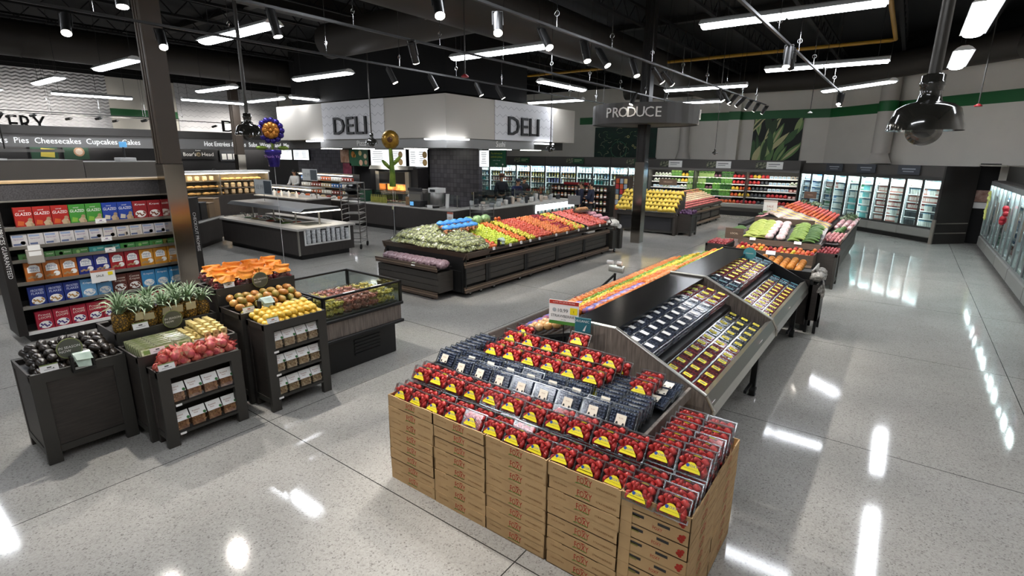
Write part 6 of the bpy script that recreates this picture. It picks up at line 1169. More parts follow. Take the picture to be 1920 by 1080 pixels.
pendant('pendant_device', -6.98, 7.86, 4.0, mat('red_device','#9a1c24',.5), 'small red device on a thin rod before the deli bulkhead', 'device'); pendant('pendant_device', 1.0, 15.7, 3.7, mat('red_device','#9a1c24',.5), 'small red device hanging right of the pole near the white wall', 'device'); pendant('sprinkler_dish', -2.9, 20.3, 4.0, WHITE, 'pale dish on a thin rod in front of the green stripe', 'device')
# balloons
t = thing('sunflower_balloon', 'tall gold sunflower foil balloon with green stem', 'balloon', (-10.5,9.0,0)); GOLDF = mat('gold_foil','#7d5a1c',.28,.5,vary=.8,scale=12,col2='#b08830'); FOILG = mat('green_foil','#4a6a22',.3,.4,vary=.6,scale=6,col2='#8aa03c')
Q = MX.Translation((0,0,2.93)) @ MX.Rotation(R(50),4,'Z') @ MX.Rotation(R(90),4,'X') @ MX.Rotation(R(10),4,'Y'); b = MB(); n = 48
prof = [(0,-.08),(.09,-.085),(.17,-.06),(.215,0),(.17,.06),(.09,.085),(0,.08)]; b.add([Q @ V((r*(1+(.05 if i % 2 else 0))*cos(2*pi*i/n), r*1.05*(1+(.05 if i % 2 else 0))*sin(2*pi*i/n), z)) for r, z in prof for i in range(n)], [(k*n+i, k*n+(i+1)%n, (k+1)*n+(i+1)%n, (k+1)*n+i) for k in range(6) for i in range(n)], GOLDF, True); b.build('flower_head', t)
b = MB(); Q2 = MX.Translation((0,0,2.93)) @ MX.Rotation(R(50),4,'Z') @ MX.Rotation(R(90),4,'X')
for s in (1,-1): b.ball(tuple(Q2 @ V((-.035,0,s*.075))), (.085,.085,.085), mat('dark_seed_foil','#3a2210',.4,.3,vary=1,scale=25,col2='#6a3c14'), 16, 8, jit=.03, T=Q2.to_3x3().to_4x4() @ MX.Diagonal((1,1,.35,1)))
b.build('seed_centre', t); MB().tube([(0,0,1.78),(.015,0,2.1),(0,0,2.4),(-.02,0,2.74)], [.085,.07,.055,.045], FOILG, 10).build('stem', t)
for s, z in ((-1,2.32),(1,2.42)):
    MB().ball((s*.13*cos(R(50)), s*.13*sin(R(50)), z), (.05,.03,.16), FOILG, 10, 8, T=MX.Rotation(R(50),4,'Z') @ MX.Rotation(R(s*42),4,'Y')).build('leaf', t)
MB().rod((0,0,0),(0,0,1.8),.004,PAPER,5).build('string', t); MB().lathe([(.07,0),(.07,.05),(.03,.08)], FOILG, 10).build('weight', t)
t = thing('flower_pot_balloon', 'purple flower foil balloon in a violet pot', 'balloon', (-9.8,5.5,0)); PURF = mat('purple_foil','#2c2470',.25,.5,vary=.5,scale=8,col2='#4a3aa0'); ORF = mat('orange_foil','#b0641e',.3,.4,vary=.9,scale=14,col2='#d9983c')
Q = MX.Translation((0,0,3.0)) @ MX.Rotation(R(58),4,'Z') @ MX.Rotation(R(90),4,'X'); b = MB()
for i in range(13): a = 2*pi*i/13; b.ball(tuple(Q @ V((.185*cos(a), .185*sin(a), 0))), .06, PURF, 10, 6)
b.build('petals', t); b = MB()
for i in range(8): a = 2*pi*i/8; b.ball(tuple(Q @ V((.085*cos(a), .085*sin(a), .03))), .075, ORF, 10, 6)
b.ball(tuple(Q @ V((0,0,.08))), .04, ORF, 8, 6); b.build('flower_centre', t)
MB().rod((0,0,2.62),(0,0,2.84),.022,FOILG,8).build('stem', t); MB().ball((.1,.16,2.68), (.04,.12,.04), FOILG, 8, 6).ball((-.1,-.16,2.68), (.04,.12,.04), FOILG, 8, 6).build('leaf_pair', t)
MB().lathe([(.09,2.33),(.13,2.56),(.15,2.57),(.155,2.64),(.0,2.65)], PURF, 14).build('pot', t); b = MB(); u = V((cos(R(-32)), sin(R(-32)), 0)); b.text('Thank You', .07, u*.135+V((0,0,2.52)), V((-u.y, u.x, 0)), Z_, mat('violet_ink','#a878c8',.5), .01); b.build('lettering', t); MB().rod((0,0,0),(0,0,2.34),.004,PAPER,5).build('string', t); MB().lathe([(.07,0),(.07,.05),(.03,.08)], PURF, 10).build('weight', t)
# ---------------------------------------------------------------- deli bulkhead and canopies
struct('deli_bulkhead', MB().box((-20.8,12,3.08), (-11.45,19.7,4.36), mat('bulkhead_white','#b9b3a9',.6)).box((-18.05,12.06,2.78), (-12.0,12.5,3.08), mat('deli_fascia_grey','#8b8a88',.5)).box((-12.,12.06,2.78), (-11.5,16.8,3.08), mat('deli_fascia_grey','#777675')).box((-20.8,12.4,2.78), (-12.,19.7,3.08), mat('deli_soffit','#3a3937',.6)))
struct('trim_6', MB().box((-17.7,11.97,3.08), (-14.25,12.0,4.36), ZIG)); struct('trim_7', MB().box((-11.45,14.36,3.08), (-11.42,18.0,4.36), ZIG))
letters('wall_lettering', 'DELI', .86, (-16.05,11.965,3.5), X_, Z_, INK, 'dark deli letters on the left face of the central bulkhead', width=1.85, depth=.06); letters('wall_lettering', 'DELI', .9, (-11.415,16.0,3.53), Y_, Z_, INK, 'dark deli letters on the right face of the central bulkhead', width=1.9, depth=.06)
letters('wall_lettering', 'Sushi', .26, (-11.495,14.75,2.93), Y_, Z_, PAPER, 'small white sushi letters on the grey deli fascia', depth=.01); letters('wall_lettering', 'Pizza', .26, (-15.6,12.055,2.93), X_, Z_, PAPER, 'small white pizza letters behind the sunflower balloon', depth=.01)
UL = mat('under_cabinet_glow', '#f4f8ff', .4, emit=5.)
for i, (a, b) in enumerate((((-18.6,11.8,3.0),(-17.7,11.95,3.05)),((-12.2,11.8,3.02),(-11.3,11.95,3.06)),((-11.44,11.9,3.02),(-11.3,12.9,3.06)),((-11.44,16.75,2.98),(-11.3,17.9,3.03)))): one('strip_light', MB().box(a, b, UL), 'white strip light along the bottom edge of the deli bulkhead, %s' % nth(i, 4), 'strip light')
struct('deli_canopy', MB().box((-27.5,2.0,3.2), (-26.5,20.5,3.5), mat('canopy_dark_grey','#55524f',.55)).box((-27.5,2.0,2.72), (-26.6,20.5,3.2), mat('canopy_band_grey','#8f8d8b',.5)))
for s, y, w, l in (('Cookies  Pies  Cheesecakes  Cupcakes  Cakes', 6.45, 5.1, 'white bakery words on the grey canopy band at left'), ('Hot Entrées & Sides  Subs  Wraps  and  Meats & Cheeses', 14.4, 5.6, 'white deli menu words on the grey canopy band')): letters('canopy_lettering', s, .3, (-26.595,y,2.95), Y_, Z_, mat('lit_lettering','#ffffff',.4,emit=.5), l, depth=.01, width=w)
# back walls of the kitchens
TILE = mat('charcoal_wall_tile', '#4a484d', .35); nt = TILE.node_tree; tc = nt.nodes.new('ShaderNodeTexCoord'); sp = nt.nodes.new('ShaderNodeSeparateXYZ'); cb = nt.nodes.new('ShaderNodeCombineXYZ'); ad = nt.nodes.new('ShaderNodeMath'); bk = nt.nodes.new('ShaderNodeTexBrick')
nt.links.new(tc.outputs['Object'], sp.inputs[0]); nt.links.new(sp.outputs['X'], ad.inputs[0]); nt.links.new(sp.outputs['Y'], ad.inputs[1]); nt.links.new(ad.outputs[0], cb.inputs[0]); nt.links.new(sp.outputs['Z'], cb.inputs[1]); nt.links.new(cb.outputs[0], bk.inputs['Vector'])
bk.offset = 0; bk.inputs['Color1'].default_value = lin('#57555b') + (1,); bk.inputs['Color2'].default_value = lin('#222125') + (1,); bk.inputs['Mortar'].default_value = lin('#302f33') + (1,); bk.inputs['Scale'].default_value = 1; bk.inputs['Mortar Size'].default_value = .008; bk.inputs['Brick Width'].default_value = .17; bk.inputs['Row Height'].default_value = .17; bk.inputs['Bias'].default_value = -.45
nt.links.new(bk.outputs['Color'], nt.nodes['Principled BSDF'].inputs['Base Color'])
KL = mat('added_kitchen_glow', '#f6f4ee', .4, emit=14.)
for i, (x, y) in enumerate([(-14.5,13.6),(-17.5,13.6),(-19.6,13.6),(-12.4,15.9),(-12.4,17.9)]): one('added_soffit_lamp', MB().box((-.3,-.3,0), (.3,.3,.02), KL), 'added square lamp brightening the deli below its soffit, %s' % nth(i, 5), 'ceiling light', (x,y,2.755))  # lamps added to brighten the dim deli interior
for i in range(5): one('added_canopy_strip', MB().box((-.1,-1.0,0), (.1,1.0,.04), KL).box((-.12,-1.02,.04), (.12,1.02,.07), WHITE), 'added strip lamp hidden behind the left kitchen canopy, %s' % nth(i, 5), 'strip light', (-27.8,4+i*3.7,2.78))  # out of sight behind the band, added to brighten the left kitchen
struct('deli_back_wall', MB().box((WX,0,0), (WX+.9,27,2.9), mat('kitchen_dark','#232225',.6)))
struct('deli_tile_wall', MB().box((-15.24,15.0,0), (-12.7,15.2,2.9), TILE).box((-26.2,16.05,0), (-20.6,16.2,3.05), TILE).box((-20.6,15.4,0), (-15.24,15.5,2.9), mat('kitchen_dark2','#1c1b1d',.6)))
def board(name, label, c, w, h, right, face, lines, cat='menu board', glow=0., n=6, mk=None):
    up = Z_; nn = V(right).cross(up); t = thing(name, label, cat, c); T = MX((( V(right).x, -nn.x, 0, 0),(V(right).y, -nn.y, 0, 0),(0,0,1,0),(0,0,0,1)))
    MB().box((-w/2-.02,0,-h/2-.02), (w/2+.02,.04,h/2+.02), BLACK, T).build('frame', t); b = MB(); b.X = T; b.box((-w/2,-.008,-h/2), (w/2,0,h/2), face); rd = random.Random(int(w*100)+len(label))
    if lines:
        for k in range(n):
            for q in range(2): b.rect((-w*.25+q*w*.5 - w*.04, -.008, h*.36-k*h*.75/n), w*rd.uniform(.2,.36), h*.03, X_, Z_, flat('#8d9096'))
    if mk: mk(b, w, h)
    b.build('board_face', t); return t
SCR = mat('screen_white', '#eef2f4', .4, emit=.9)
def pizza(b, w, h):
    for x, z in ((.36,.2),(.36,-.25)): b.disc((w*x,-.008,h*z), h*.2, X_, Z_, flat('#c99a4a'), 14, .002).disc((w*x,-.008,h*z), h*.15, X_, Z_, flat('#d9b878'), 12, .003)
board('menu_screen', 'wide white menu screen behind the sunflower balloon', (-17.6,14.9,2.42), 2.2, .66, X_, SCR, 1, mk=pizza); board('menu_screen', 'narrow white menu screen with round pizzas at its right', (-15.77,14.9,2.42), 1.04, .66, X_, SCR, 1, mk=pizza); board('menu_screen', 'white menu screen right of the dark tiled wall', (-12.66,15.05,2.44), .8, .58, X_, SCR, 1, n=7)
def deliv(b, w, h):
    for k, (s, c) in enumerate((('Try delivery or','#c9dc4a'),('curbside pickup.','#c9dc4a'),('order in the app','#e9efe9'),('today','#e9efe9'))): b.text(s, .085 if k < 2 else .05, (-.05,-.008,h*.32-k*.12), X_, Z_, flat(c), .002)
    b.disc((w*.32,-.008,-h*.36), .03, X_, Z_, PAPER, 10, .002)
board('promo_sign', 'dark green delivery sign with yellow words beside the sushi menu', (-11.85,15.05,2.45), .72, .56, X_, mat('promo_green','#12583a',.5), 0, 'sign', mk=deliv)
def food(b, w, h):
    for x, z, r, c in ((-.28,.2,.2,'#a5702c'),(-.2,.12,.12,'#c9964a'),(.1,.28,.16,'#c9b88a'),(.36,.1,.15,'#c9b49a'),(.12,-.3,.18,'#c9a08a'),(.38,-.28,.14,'#b5927a')): b.disc((w*x,-.008,h*z), h*r, X_, Z_, flat(c), 12, .002)
    b.text('Boar Bros', .09, (-.1,-.008,-.05), X_, Z_, PAPER, .003) if 0 else None
board('food_poster', 'green poster with round pizzas left of the menu screens', (-19.55,14.9,2.4), 1.3, .7, X_, mat('poster_green','#1a4f38',.5), 0, 'poster', mk=food); board('food_poster', 'poster of fried chicken left of the green poster', (-20.6,14.95,2.46), .62, .56, X_, mat('poster_tan','#b59a84',.5,vary=1,scale=5,col2='#7a4a2a'), 0, 'poster'); board('food_poster', 'dark magenta poster below the fried chicken poster', (-20.4,14.9,1.9), .62, .5, X_, mat('poster_magenta','#5a1a30',.5,vary=1.5,scale=4,col2='#8a3a50'), 0, 'poster')
def bh(b, w, h): b.text("Boar's", .26, (-w*.25,-.008,-.02), X_, Z_, PAPER, .002, w*.36); b.text('Head', .26, (w*.27,-.008,-.02), X_, Z_, PAPER, .002, w*.34); b.disc((0,-.008,-.02), .11, X_, Z_, flat('#8a7a5a'), 12, .002).disc((0.02,-.008,-.03), .06, X_, Z_, flat('#4a4030'), 10, .003); b.text('Premium', .07, (0,-.008,h*.36), X_, Z_, PAPER, .002)
board('deli_brand_sign', 'black sign with white letters and round emblem on the kitchen wall', (-29.95,12.7,2.48), 1.7, .5, Y_, mat('sign_black','#121214',.5), 0, 'sign', mk=bh)
board('notice_board', 'dark notice board with three white sheets', (-29.95,14.3,2.4), 1.0, .55, Y_, mat('slate_board','#34363c',.5), 0, 'notice board', mk=lambda b, w, h: [b.rect((x*w*.3,-.008,-.05), w*.24, h*.55, X_, Z_, PAPER, .002) for x in (-1,0,1)])
board('menu_screen', 'white menu sheet over the far deli counter, left one', (-27.2,15.95,2.48), 1.25, .5, X_, SCR, 1); board('menu_screen', 'white menu sheet over the far deli counter, right one', (-25.7,15.95,2.48), 1.4, .5, X_, SCR, 1)
board('bakery_poster', 'dark green bakery poster with a yellow cake', (-29.95,6.5,2.5), .9, .56, Y_, mat('poster_green2','#16442e',.5), 0, 'poster', mk=lambda b, w, h: b.poly((.1,-.008,0), [(-.25,-.16),(.22,-.2),(.26,.16),(-.2,.2)], X_, Z_, flat('#c9b84a'), .002)); board('bakery_poster', 'dark green bakery poster with a round fruit tart', (-29.95,7.6,2.5), .9, .56, Y_, mat('poster_green2','#16442e'), 0, 'poster', mk=lambda b, w, h: b.disc((.1,-.008,.05), .2, X_, Z_, flat('#b58a6a'), 14, .002).disc((.1,-.008,.05), .14, X_, Z_, flat('#d9c8b8'), 8, .003))
# ---------------------------------------------------------------- deli counters
CW = mat('counter_charcoal_oak', '#2f2b29', .5, vary=.6, scale=5, col2='#3d3835', stretch=(14,14,.7)); CTOP = mat('counter_pale_top', '#b9b6b0', .3)
def counter(label, x0, x1, y0, y1, h=.88, name='deli_counter'):
    t = thing(name, label, 'counter', ((x0+x1)/2,(y0+y1)/2,0)); a, b = (x1-x0)/2, (y1-y0)/2; MB().box((-a+.1,-b+.1,0), (a-.1,b-.1,.14), BLACK).build('kick_base', t); MB().box((-a+.02,-b+.02,.14), (a-.02,b-.02,h-.05), CW).build('front_panel', t); MB().rbox((-a,-b,h-.05), (a,b,h), CTOP, .015).build('counter_top', t); return t
counter('long charcoal deli counter with pale top facing the salad bar', -16.6, -11.3, 12.0, 12.9); counter('charcoal sushi counter with pale top running back to the right', -11.75, -10.75, 12.91, 18.6); counter('far charcoal deli counter behind the salad bar', -23.6, -16.65, 12.0, 12.8)
t = thing('lit_display_case', 'bright low chilled case set into the sushi counter', 'display case', (-10.74,17.3,0)); MB().box((0,-1.4,.44), (.05,1.4,.5), STEEL).build('sill', t); MB().box((-.02,-1.4,.5), (0.0,1.4,.8), mat('case_glow','#eef4f4',.4,emit=2.5)).build('lit_back', t)
for k in range(22):
    one('sushi_tray', MB().rbox((0,-.045,0), (.045,.045,.09), flat(('#2f3436','#e8e8e6','#7fb0b5','#d9d3c8')[k % 4]), .01), 'small tray in the lit sushi counter case, %s' % nth(k, 22), 'food tray', (-10.735,16.0+k*.124,.5), (0,0,0), 'trays in the lit sushi case')
# pizza oven
t = thing('pizza_oven', 'steel pizza oven with glowing mouth behind the deli counter', 'oven', (-16.6,14.5,0)); MB().box((-1.0,-.3,0), (1.0,.4,1.05), mat('oven_dark','#262423',.4,.4)).build('base', t)
MB().box((-1.0,-.3,1.05), (-.78,.4,1.9), STEEL).box((.78,-.3,1.05), (1.0,.4,1.9), STEEL).box((-.78,.1,1.05), (.78,.4,1.9), BLACK).box((-.78,-.3,1.42), (.78,.1,1.88), mat('oven_black_panel','#0e0d0d',.3)).build('oven_body', t); MB().box((-.75,-.32,1.40), (.75,-.28,1.43), STEEL).box((-.75,-.36,1.10), (.75,-.28,1.14), STEEL).build('mouth_trim', t)
FIRE = mat('oven_fire', '#ff9a4a', .5, emit=2.2, vary=1.4, scale=4, col2='#7a2410'); MB().box((-.7,.05,1.14), (.7,.1,1.39), FIRE).build('glowing_hearth', t)
MB().prism([(-.5,1.98),(.1,1.98),(-.1,2.12),(-.42,2.12)], 'x', -1.15, 1.15, STEEL).build('hood', t)
for s in (-1.25, 1.2): struct('oven_pier', MB().box((-16.6+s-.2,14.3,0), (-16.6+s+.2,14.85,2.06), mat('pier_charcoal','#1e1c1e',.5)))
# equipment and goods on the counters
def gadget(name, label, cat, loc, parts, rz=0.):
    t = thing(name, label, cat, loc, rz)
    for nm, kind, a in parts:
        b = MB()
        if kind == 'box': b.rbox(a[0], a[1], a[2], .012)
        elif kind == 'lathe': b.lathe(a[0], a[1], 12, a[2] if len(a) > 2 else (0,0,0))
        elif kind == 'rod': b.rod(a[0], a[1], a[2], a[3], 8)
        b.build(nm, t)
    return t
SIL = mat('satin_silver', '#8f8d8a', .3, .7); DGREY = mat('appliance_dark', '#2c2c2e', .4)
gadget('coffee_machine', 'silver box machine on the counter before the tiled wall', 'machine', (-13.2,12.5,.88), [('body','box',((-.35,-.2,0),(.3,.25,.55),SIL)),('brow','box',((-.36,-.24,.5),(.31,-.18,.6),DGREY)),('pipe_set','box',((-.3,-.23,.1),(.25,-.2,.4),STEEL))])
gadget('coffee_brewer', 'pale round brewer beside the silver box machine', 'machine', (-12.5,12.6,.88), [('body','lathe',([(.2,0),(.24,.1),(.24,.42),(.2,.48)],SIL)),('lid_unit','box',((-.22,-.2,.46),(.22,.2,.62),WHITE)),('panel','box',((-.12,-.23,.5),(.12,-.2,.58),DGREY))])
t = thing('cup_stack', 'leaning tower of white cups on the deli corner', 'cups', (-11.95,12.5,.88)); 
for k in range(9): MB().lathe([(.05,0),(.062,.09)], WHITE, 10, (0.004*k,0,.045*k)).build('cup', t)
gadget('register', 'dark register with blue screen on the deli counter', 'register', (-13.0,12.2,.88), [('body','box',((-.25,-.15,0),(.25,.2,.2),DGREY)),('screen','box',((-.22,-.17,.04),(-.05,-.15,.17),mat('screen_blue','#5a9acb',.4,emit=.8)))]); gadget('scale', 'grey counter scale right of the register', 'scale', (-12.3,12.2,.88), [('plate','box',((-.22,-.15,.06),(.22,.15,.09),SIL)),('base','box',((-.18,-.12,0),(.18,.12,.06),DGREY)),('display','box',((-.12,-.16,.0),(.12,-.13,.1),WHITE))])
gadget('paper_bag', 'brown paper bag with white tissue on the counter', 'bag', (-13.6,12.4,.88), [('bag','box',((-.14,-.09,0),(.14,.09,.28),mat('kraft_bag','#8a6a48',.8))),('tissue','lathe',([(.05,.27),(.09,.33),(.03,.4)],PAPER))])
for k in range(9): one('oil_bottle', MB().lathe([(.035,0),(.038,.16),(.014,.22),(.014,.28)], mat('olive_oil','#8a8f3a',.2,vary=.4,scale=10,col2='#b5b05a'), 8), 'yellow-green oil bottle on the counter, %s' % nth(k, 9), 'bottle', (-15.6+k*.1,12.35,.88), (0,0,0), 'oil bottles on the deli counter')
gadget('green_case', 'green box beside the oil bottles', 'box', (-15.95,12.4,.88), [('box_body','box',((-.2,-.15,0),(.15,.15,.4),mat('deep_green_box','#1c4a34',.5))),('lid','box',((-.21,-.16,.4),(.16,.16,.43),DGREY))])
t = thing('glass_screen', 'clear glass sneeze screen along the deli counter', 'screen', (-13.8,12.6,.88)); MB().box((-2.4,0,.12), (2.3,.012,.42), GLASS).build('pane', t)
for x in (-2.3,-.8,.7,2.2): MB().rod((x,.006,0),(x,.006,.42),.012,STEEL,6).build('post', t)
for k in range(14):
    one('serving_pan', MB().box((-.1,-.14,0), (.1,.14,.05), STEEL).rod((.02,-.1,.05),(.1,-.16,.16),.008,BLACK,5).ball((0,0,.05), (.085,.12,.025), flat(('#c9c0a8','#8a5a3a','#b5b58a','#a5442c')[k % 4]), 8, 4), 'steel serving pan on the deli counter, %s' % nth(k, 14), 'pan', (-15.2+k*.16 if k < 7 else -14.0+(k-7)*.16, 12.66 if k < 7 else 12.7, .885), (0,0,0), 'serving pans on the deli counter')
SUSH = [flat('#d9d6d0'), flat('#b9bcbc'), flat('#2c2f33'), flat('#c9b8a8'), flat('#8f9396')]; rd = random.Random(8)
for k in range(34):
    h = rd.uniform(.1,.26); m = SUSH[k % 5]; one('counter_container', MB().lathe([(.05,0),(.075,h*.8),(.06,h)], m, 8) if k % 2 else MB().rbox((-.08,-.06,0), (.08,.06,h), m, .02), 'small container on the sushi counter, %s going back' % nth(k, 34, 'nearest','farthest').replace(' from the ',' from '), 'container', (-11.45+rd.uniform(-.15,.5), 13.1+k*.155, .882), (0,0,rd.uniform(0,3)), 'containers on the sushi counter')
t = thing('glass_screen', 'clear glass screen along the sushi counter', 'screen', (-11.5,15.6,.88)); MB().box((0,-2.4,.15), (.012,2.6,.5), GLASS).build('pane', t)
for y in (-2.3,0,2.5): MB().rod((.006,y,0),(.006,y,.5),.012,STEEL,6).build('post', t)
# salad bar
t = thing('salad_bar', 'large charcoal salad bar with grey top and canopy', 'salad bar', (-14.6,7.8,0)); MB().box((-.75,-.7,0), (2.8,.7,.13), BLACK).build('kick_base', t); MB().box((-.95,-.82,.13), (2.9,.8,.74), CW).build('body', t)
for s in (-1, 1): MB().box((-1.0,-.86 if s < 0 else .5,.74), (2.95,-.5 if s < 0 else .84,.79), CTOP).build('counter_top', t)
MB().box((1.7,-.5,.74), (2.95,.5,.79), CTOP).build('counter_top', t); MB().box((-.95,-.5,.6), (1.7,.5,.64), BLACK).build('pan_well', t); MB().box((2.9,-.84,.13), (2.93,-.8,.78), STEEL).build('corner_guard', t)
MB().box((1.85,-.35,.791), (2.6,.35,.80), STEEL).box((1.95,-.28,.80), (2.5,.28,.802), mat('soup_well_dark','#24261f',.5)).build('soup_wells', t)
for x in (-.75,.4,1.5,2.6): MB().rod((x,0,.64),(x,0,1.2),.025,STEEL,8).build('canopy_post', t)
MB().prism([(-.62,1.16),(.62,1.16),(.5,1.24),(-.5,1.24)], 'x', -.95, 2.75, mat('canopy_grey_glass','#3f4041',.3,.2)).build('canopy', t); MB().box((2.3,-.55,1.14), (2.75,.55,1.17), mat('canopy_lamp','#fff6e6',.4,emit=4.)).build('canopy_lamp', t)
f = MB().box((2.905,-.66,.36), (2.925,.68,.40), WHITE).box((2.905,-.66,.40), (2.925,-.62,.74), WHITE).box((2.905,.64,.40), (2.925,.68,.74), WHITE).box((2.905,-.02,.40), (2.92,.02,.74), WHITE).box((2.905,-.62,.50), (2.915,.64,.51), STEEL); f.build('window_frame', t); MB().box((2.895,-.62,.4), (2.904,.64,.74), BLACK).build('window_recess', t)
CUP = mat('stacked_clear_plastic', '#eceef0', .25, vary=.3, scale=30, col2='#c9cdd0')
for k in range(9):
    q = thing('container_stack', 'tall stack of clear lids in the salad bar end, %s' % nth(k, 9), 'containers', (-11.66,7.24+k*.14,.41), 0, 'clear container stacks in the salad bar end'); h = (.36,.33,.35,.3,.37,.34,.3,.33,.28)[k]
    for j in range(4): MB().lathe([(.05,0),(.056,h/4-.012),(.06,h/4-.01),(.06,h/4-.002)], CUP, 9, (0,0,j*h/4)).build('container', q)
for i in range(6):
    for j in range(2): one('salad_pan', MB().box((-.16,-.14,0), (.16,.14,.1), BLACK).ball((0,0,.1), (.14,.12,.035), flat(('#5a7a34','#a34a34','#c9b878','#3a3a34','#d9d2c0')[(i*2+j) % 5]), 8, 4, jit=.1), 'black salad pan in the %s row, %s' % (('front','back')[j], nth(i, 6)), 'pan', (-15.3+i*.4, 7.62+j*.34,.642), (0,0,0), 'pans in the salad bar')
    one('serving_tongs', MB().tube([(0,0,0),(.03,-.1,.09),(.02,-.2,.12)], .012, WHITE, 5).tube([(0,.03,0),(.05,-.06,.1),(.05,-.18,.13)], .01, STEEL, 5), 'white serving tongs lying on the salad bar edge, %s' % nth(i, 6), 'tongs', (-15.2+i*.4,7.5,.80), (0,0,R(20)), 'tongs along the salad bar')
t = price_sign('bar_sign', 'grey price board above the salad bar canopy', (-14.8,7.9,1.42), 0, .95, .42, [('10.99',.2,-.2,.2,'#8a8d8d')], None, None, .2, 'sign', mat('sign_pale_grey','#c9ccca',.5)); MB().rect((.24,-.004,.21), .4, .36, X_, Z_, flat('#4a5258')).build('dark_half', t)
t = price_sign('bar_sign', 'grey price board on the far hot bar', (-17.6,11.2,1.6), 0, .95, .42, [('10.99',.2,-.2,.2,'#8a8d8d')], None, None, .62, 'sign', mat('sign_pale_grey','#c9ccca')); MB().rect((.24,-.004,.21), .4, .36, X_, Z_, flat('#4a5258')).build('dark_half', t)
# hot bar behind the salad bar
t = thing('hot_bar', 'dark hot food bar with lit shelf behind the salad bar', 'hot bar', (-18.4,10.9,0)); MB().box((-1.7,-.5,0), (1.7,.5,.98), CW).build('body', t); MB().box((-1.75,-.55,.98), (1.75,.55,1.02), CTOP).build('top', t); MB().box((-1.7,-.3,1.34), (1.7,.3,1.38), STEEL).build('heat_shelf', t); MB().box((-1.65,-.32,1.31), (1.65,-.24,1.34), mat('warm_strip','#ffe9c8',.4,emit=6.)).build('heat_lamp', t)
for x in (-1.6,1.6): MB().rod((x,0,1.02),(x,0,1.36),.02,STEEL,6).build('post', t)
for k in range(5): one('soap_bottle', MB().lathe([(.05,0),(.055,.14),(.02,.18),(.02,.22)], WHITE, 8), 'white dispenser on the hot bar, %s' % nth(k, 5), 'bottle', (-19.6+k*.5,10.6,1.02), (0,0,0), 'white dispensers on the hot bar')
# bread case along the left
t = thing('bread_case', 'long lit bakery case of bread below the deli canopy', 'display case', (-23.3,10.9,0)); MB().box((-.5,-2.6,0), (.45,1.6,.85), CW).build('body', t); MB().box((-.5,-2.6,.85), (-.4,1.6,1.75), mat('case_back_warm','#b9a582',.6)).build('back', t); MB().box((-.5,-2.65,1.75), (.5,1.65,1.83), WHITE).build('top', t); MB().box((.3,-2.55,1.715), (.4,1.55,1.748), mat('warm_case_lamp','#ffefd0',.4,emit=16.)).build('case_lamp', t)
for z in (1.12,1.42): MB().box((-.45,-2.55,z-.02), (.2,1.55,z), STEEL).build('shelf', t)
for y in (-2.62,-.5,1.6): MB().box((-.45,y-.02,.85), (.45,y+.02,1.75), STEEL).build('divider', t)
BRD = mat('bread_crust', '#a5743a', .6, vary=.7, scale=9, col2='#d0a866'); brd = Proto(one('bread_loaf', MB().ball((0,0,.06), (.09,.16,.065), BRD, 9, 6), 'x', 'bread')); BGP = mat('bread_bag_paper', '#d9c9a8', .6, vary=.6, scale=14, col2='#b58a5a'); bgp = Proto(one('bread_bag', MB().rbox((-.06,-.08,0), (.06,.08,.2), BGP, .03), 'x', 'bread'))
for z, w in ((.86,'lowest'),(1.13,'middle'),(1.43,'top')):
    for k in range(14): (brd if (k < 8) == (z < 1.4) else bgp).at((-23.15 + random.uniform(-.05,.05), 8.5+k*.28, z), (0,0,random.uniform(-.4,.4)), 'bread on the %s shelf of the lit case, %s' % (w, nth(k, 14)), 'breads in the lit case')
# side counter with bins left of the salad bar
sc = counter('dark side counter with bins left of the salad bar', -17.0, -14.6, 5.1, 5.9, .75, 'side_counter'); sc.location = (-15.75,6.25,0); sc.rotation_euler = (0,0,R(133)); SCM = MX.Translation((-15.75,6.25,0)) @ MX.Rotation(R(133),4,'Z')
for k, (x, z, h, c) in enumerate([(-20.3,.72,.55,'#8f9296'),(-19.9,.72,.5,'#b5b8ba'),(-19.45,.72,.62,'#17181a'),(-19.0,.72,.45,'#1c1d1f'),(-18.5,.72,.4,'#8a7358'),(-18.15,.72,.5,'#94795a')]): gadget('storage_bin', ('grey bin at the left end of the side counter','pale grey bin second on the side counter','tall black bin on the side counter','short black bin on the side counter','tan tray stack on the side counter','taller tan tray stack at the right end of the side counter')[k], 'bin', tuple(SCM @ V((x+19.25,-.02,z+.03))), [('bin_body','box',((-.19,-.25,0),(.19,.25,h),flat(c))),('rim','box',((-.2,-.26,h),(.2,.26,h+.03),flat(c)))], R(133))
for k in range(8): one('cup_lid_stack', MB().lathe([(.06,0),(.06,.18)], WHITE if k % 2 else DGREY, 9), 'stack of lids behind the bins, %s' % nth(k, 8), 'lids', tuple(SCM @ V((-.95+k*.27,.28,.75))), (0,0,0), 'lid stacks on the side counter')
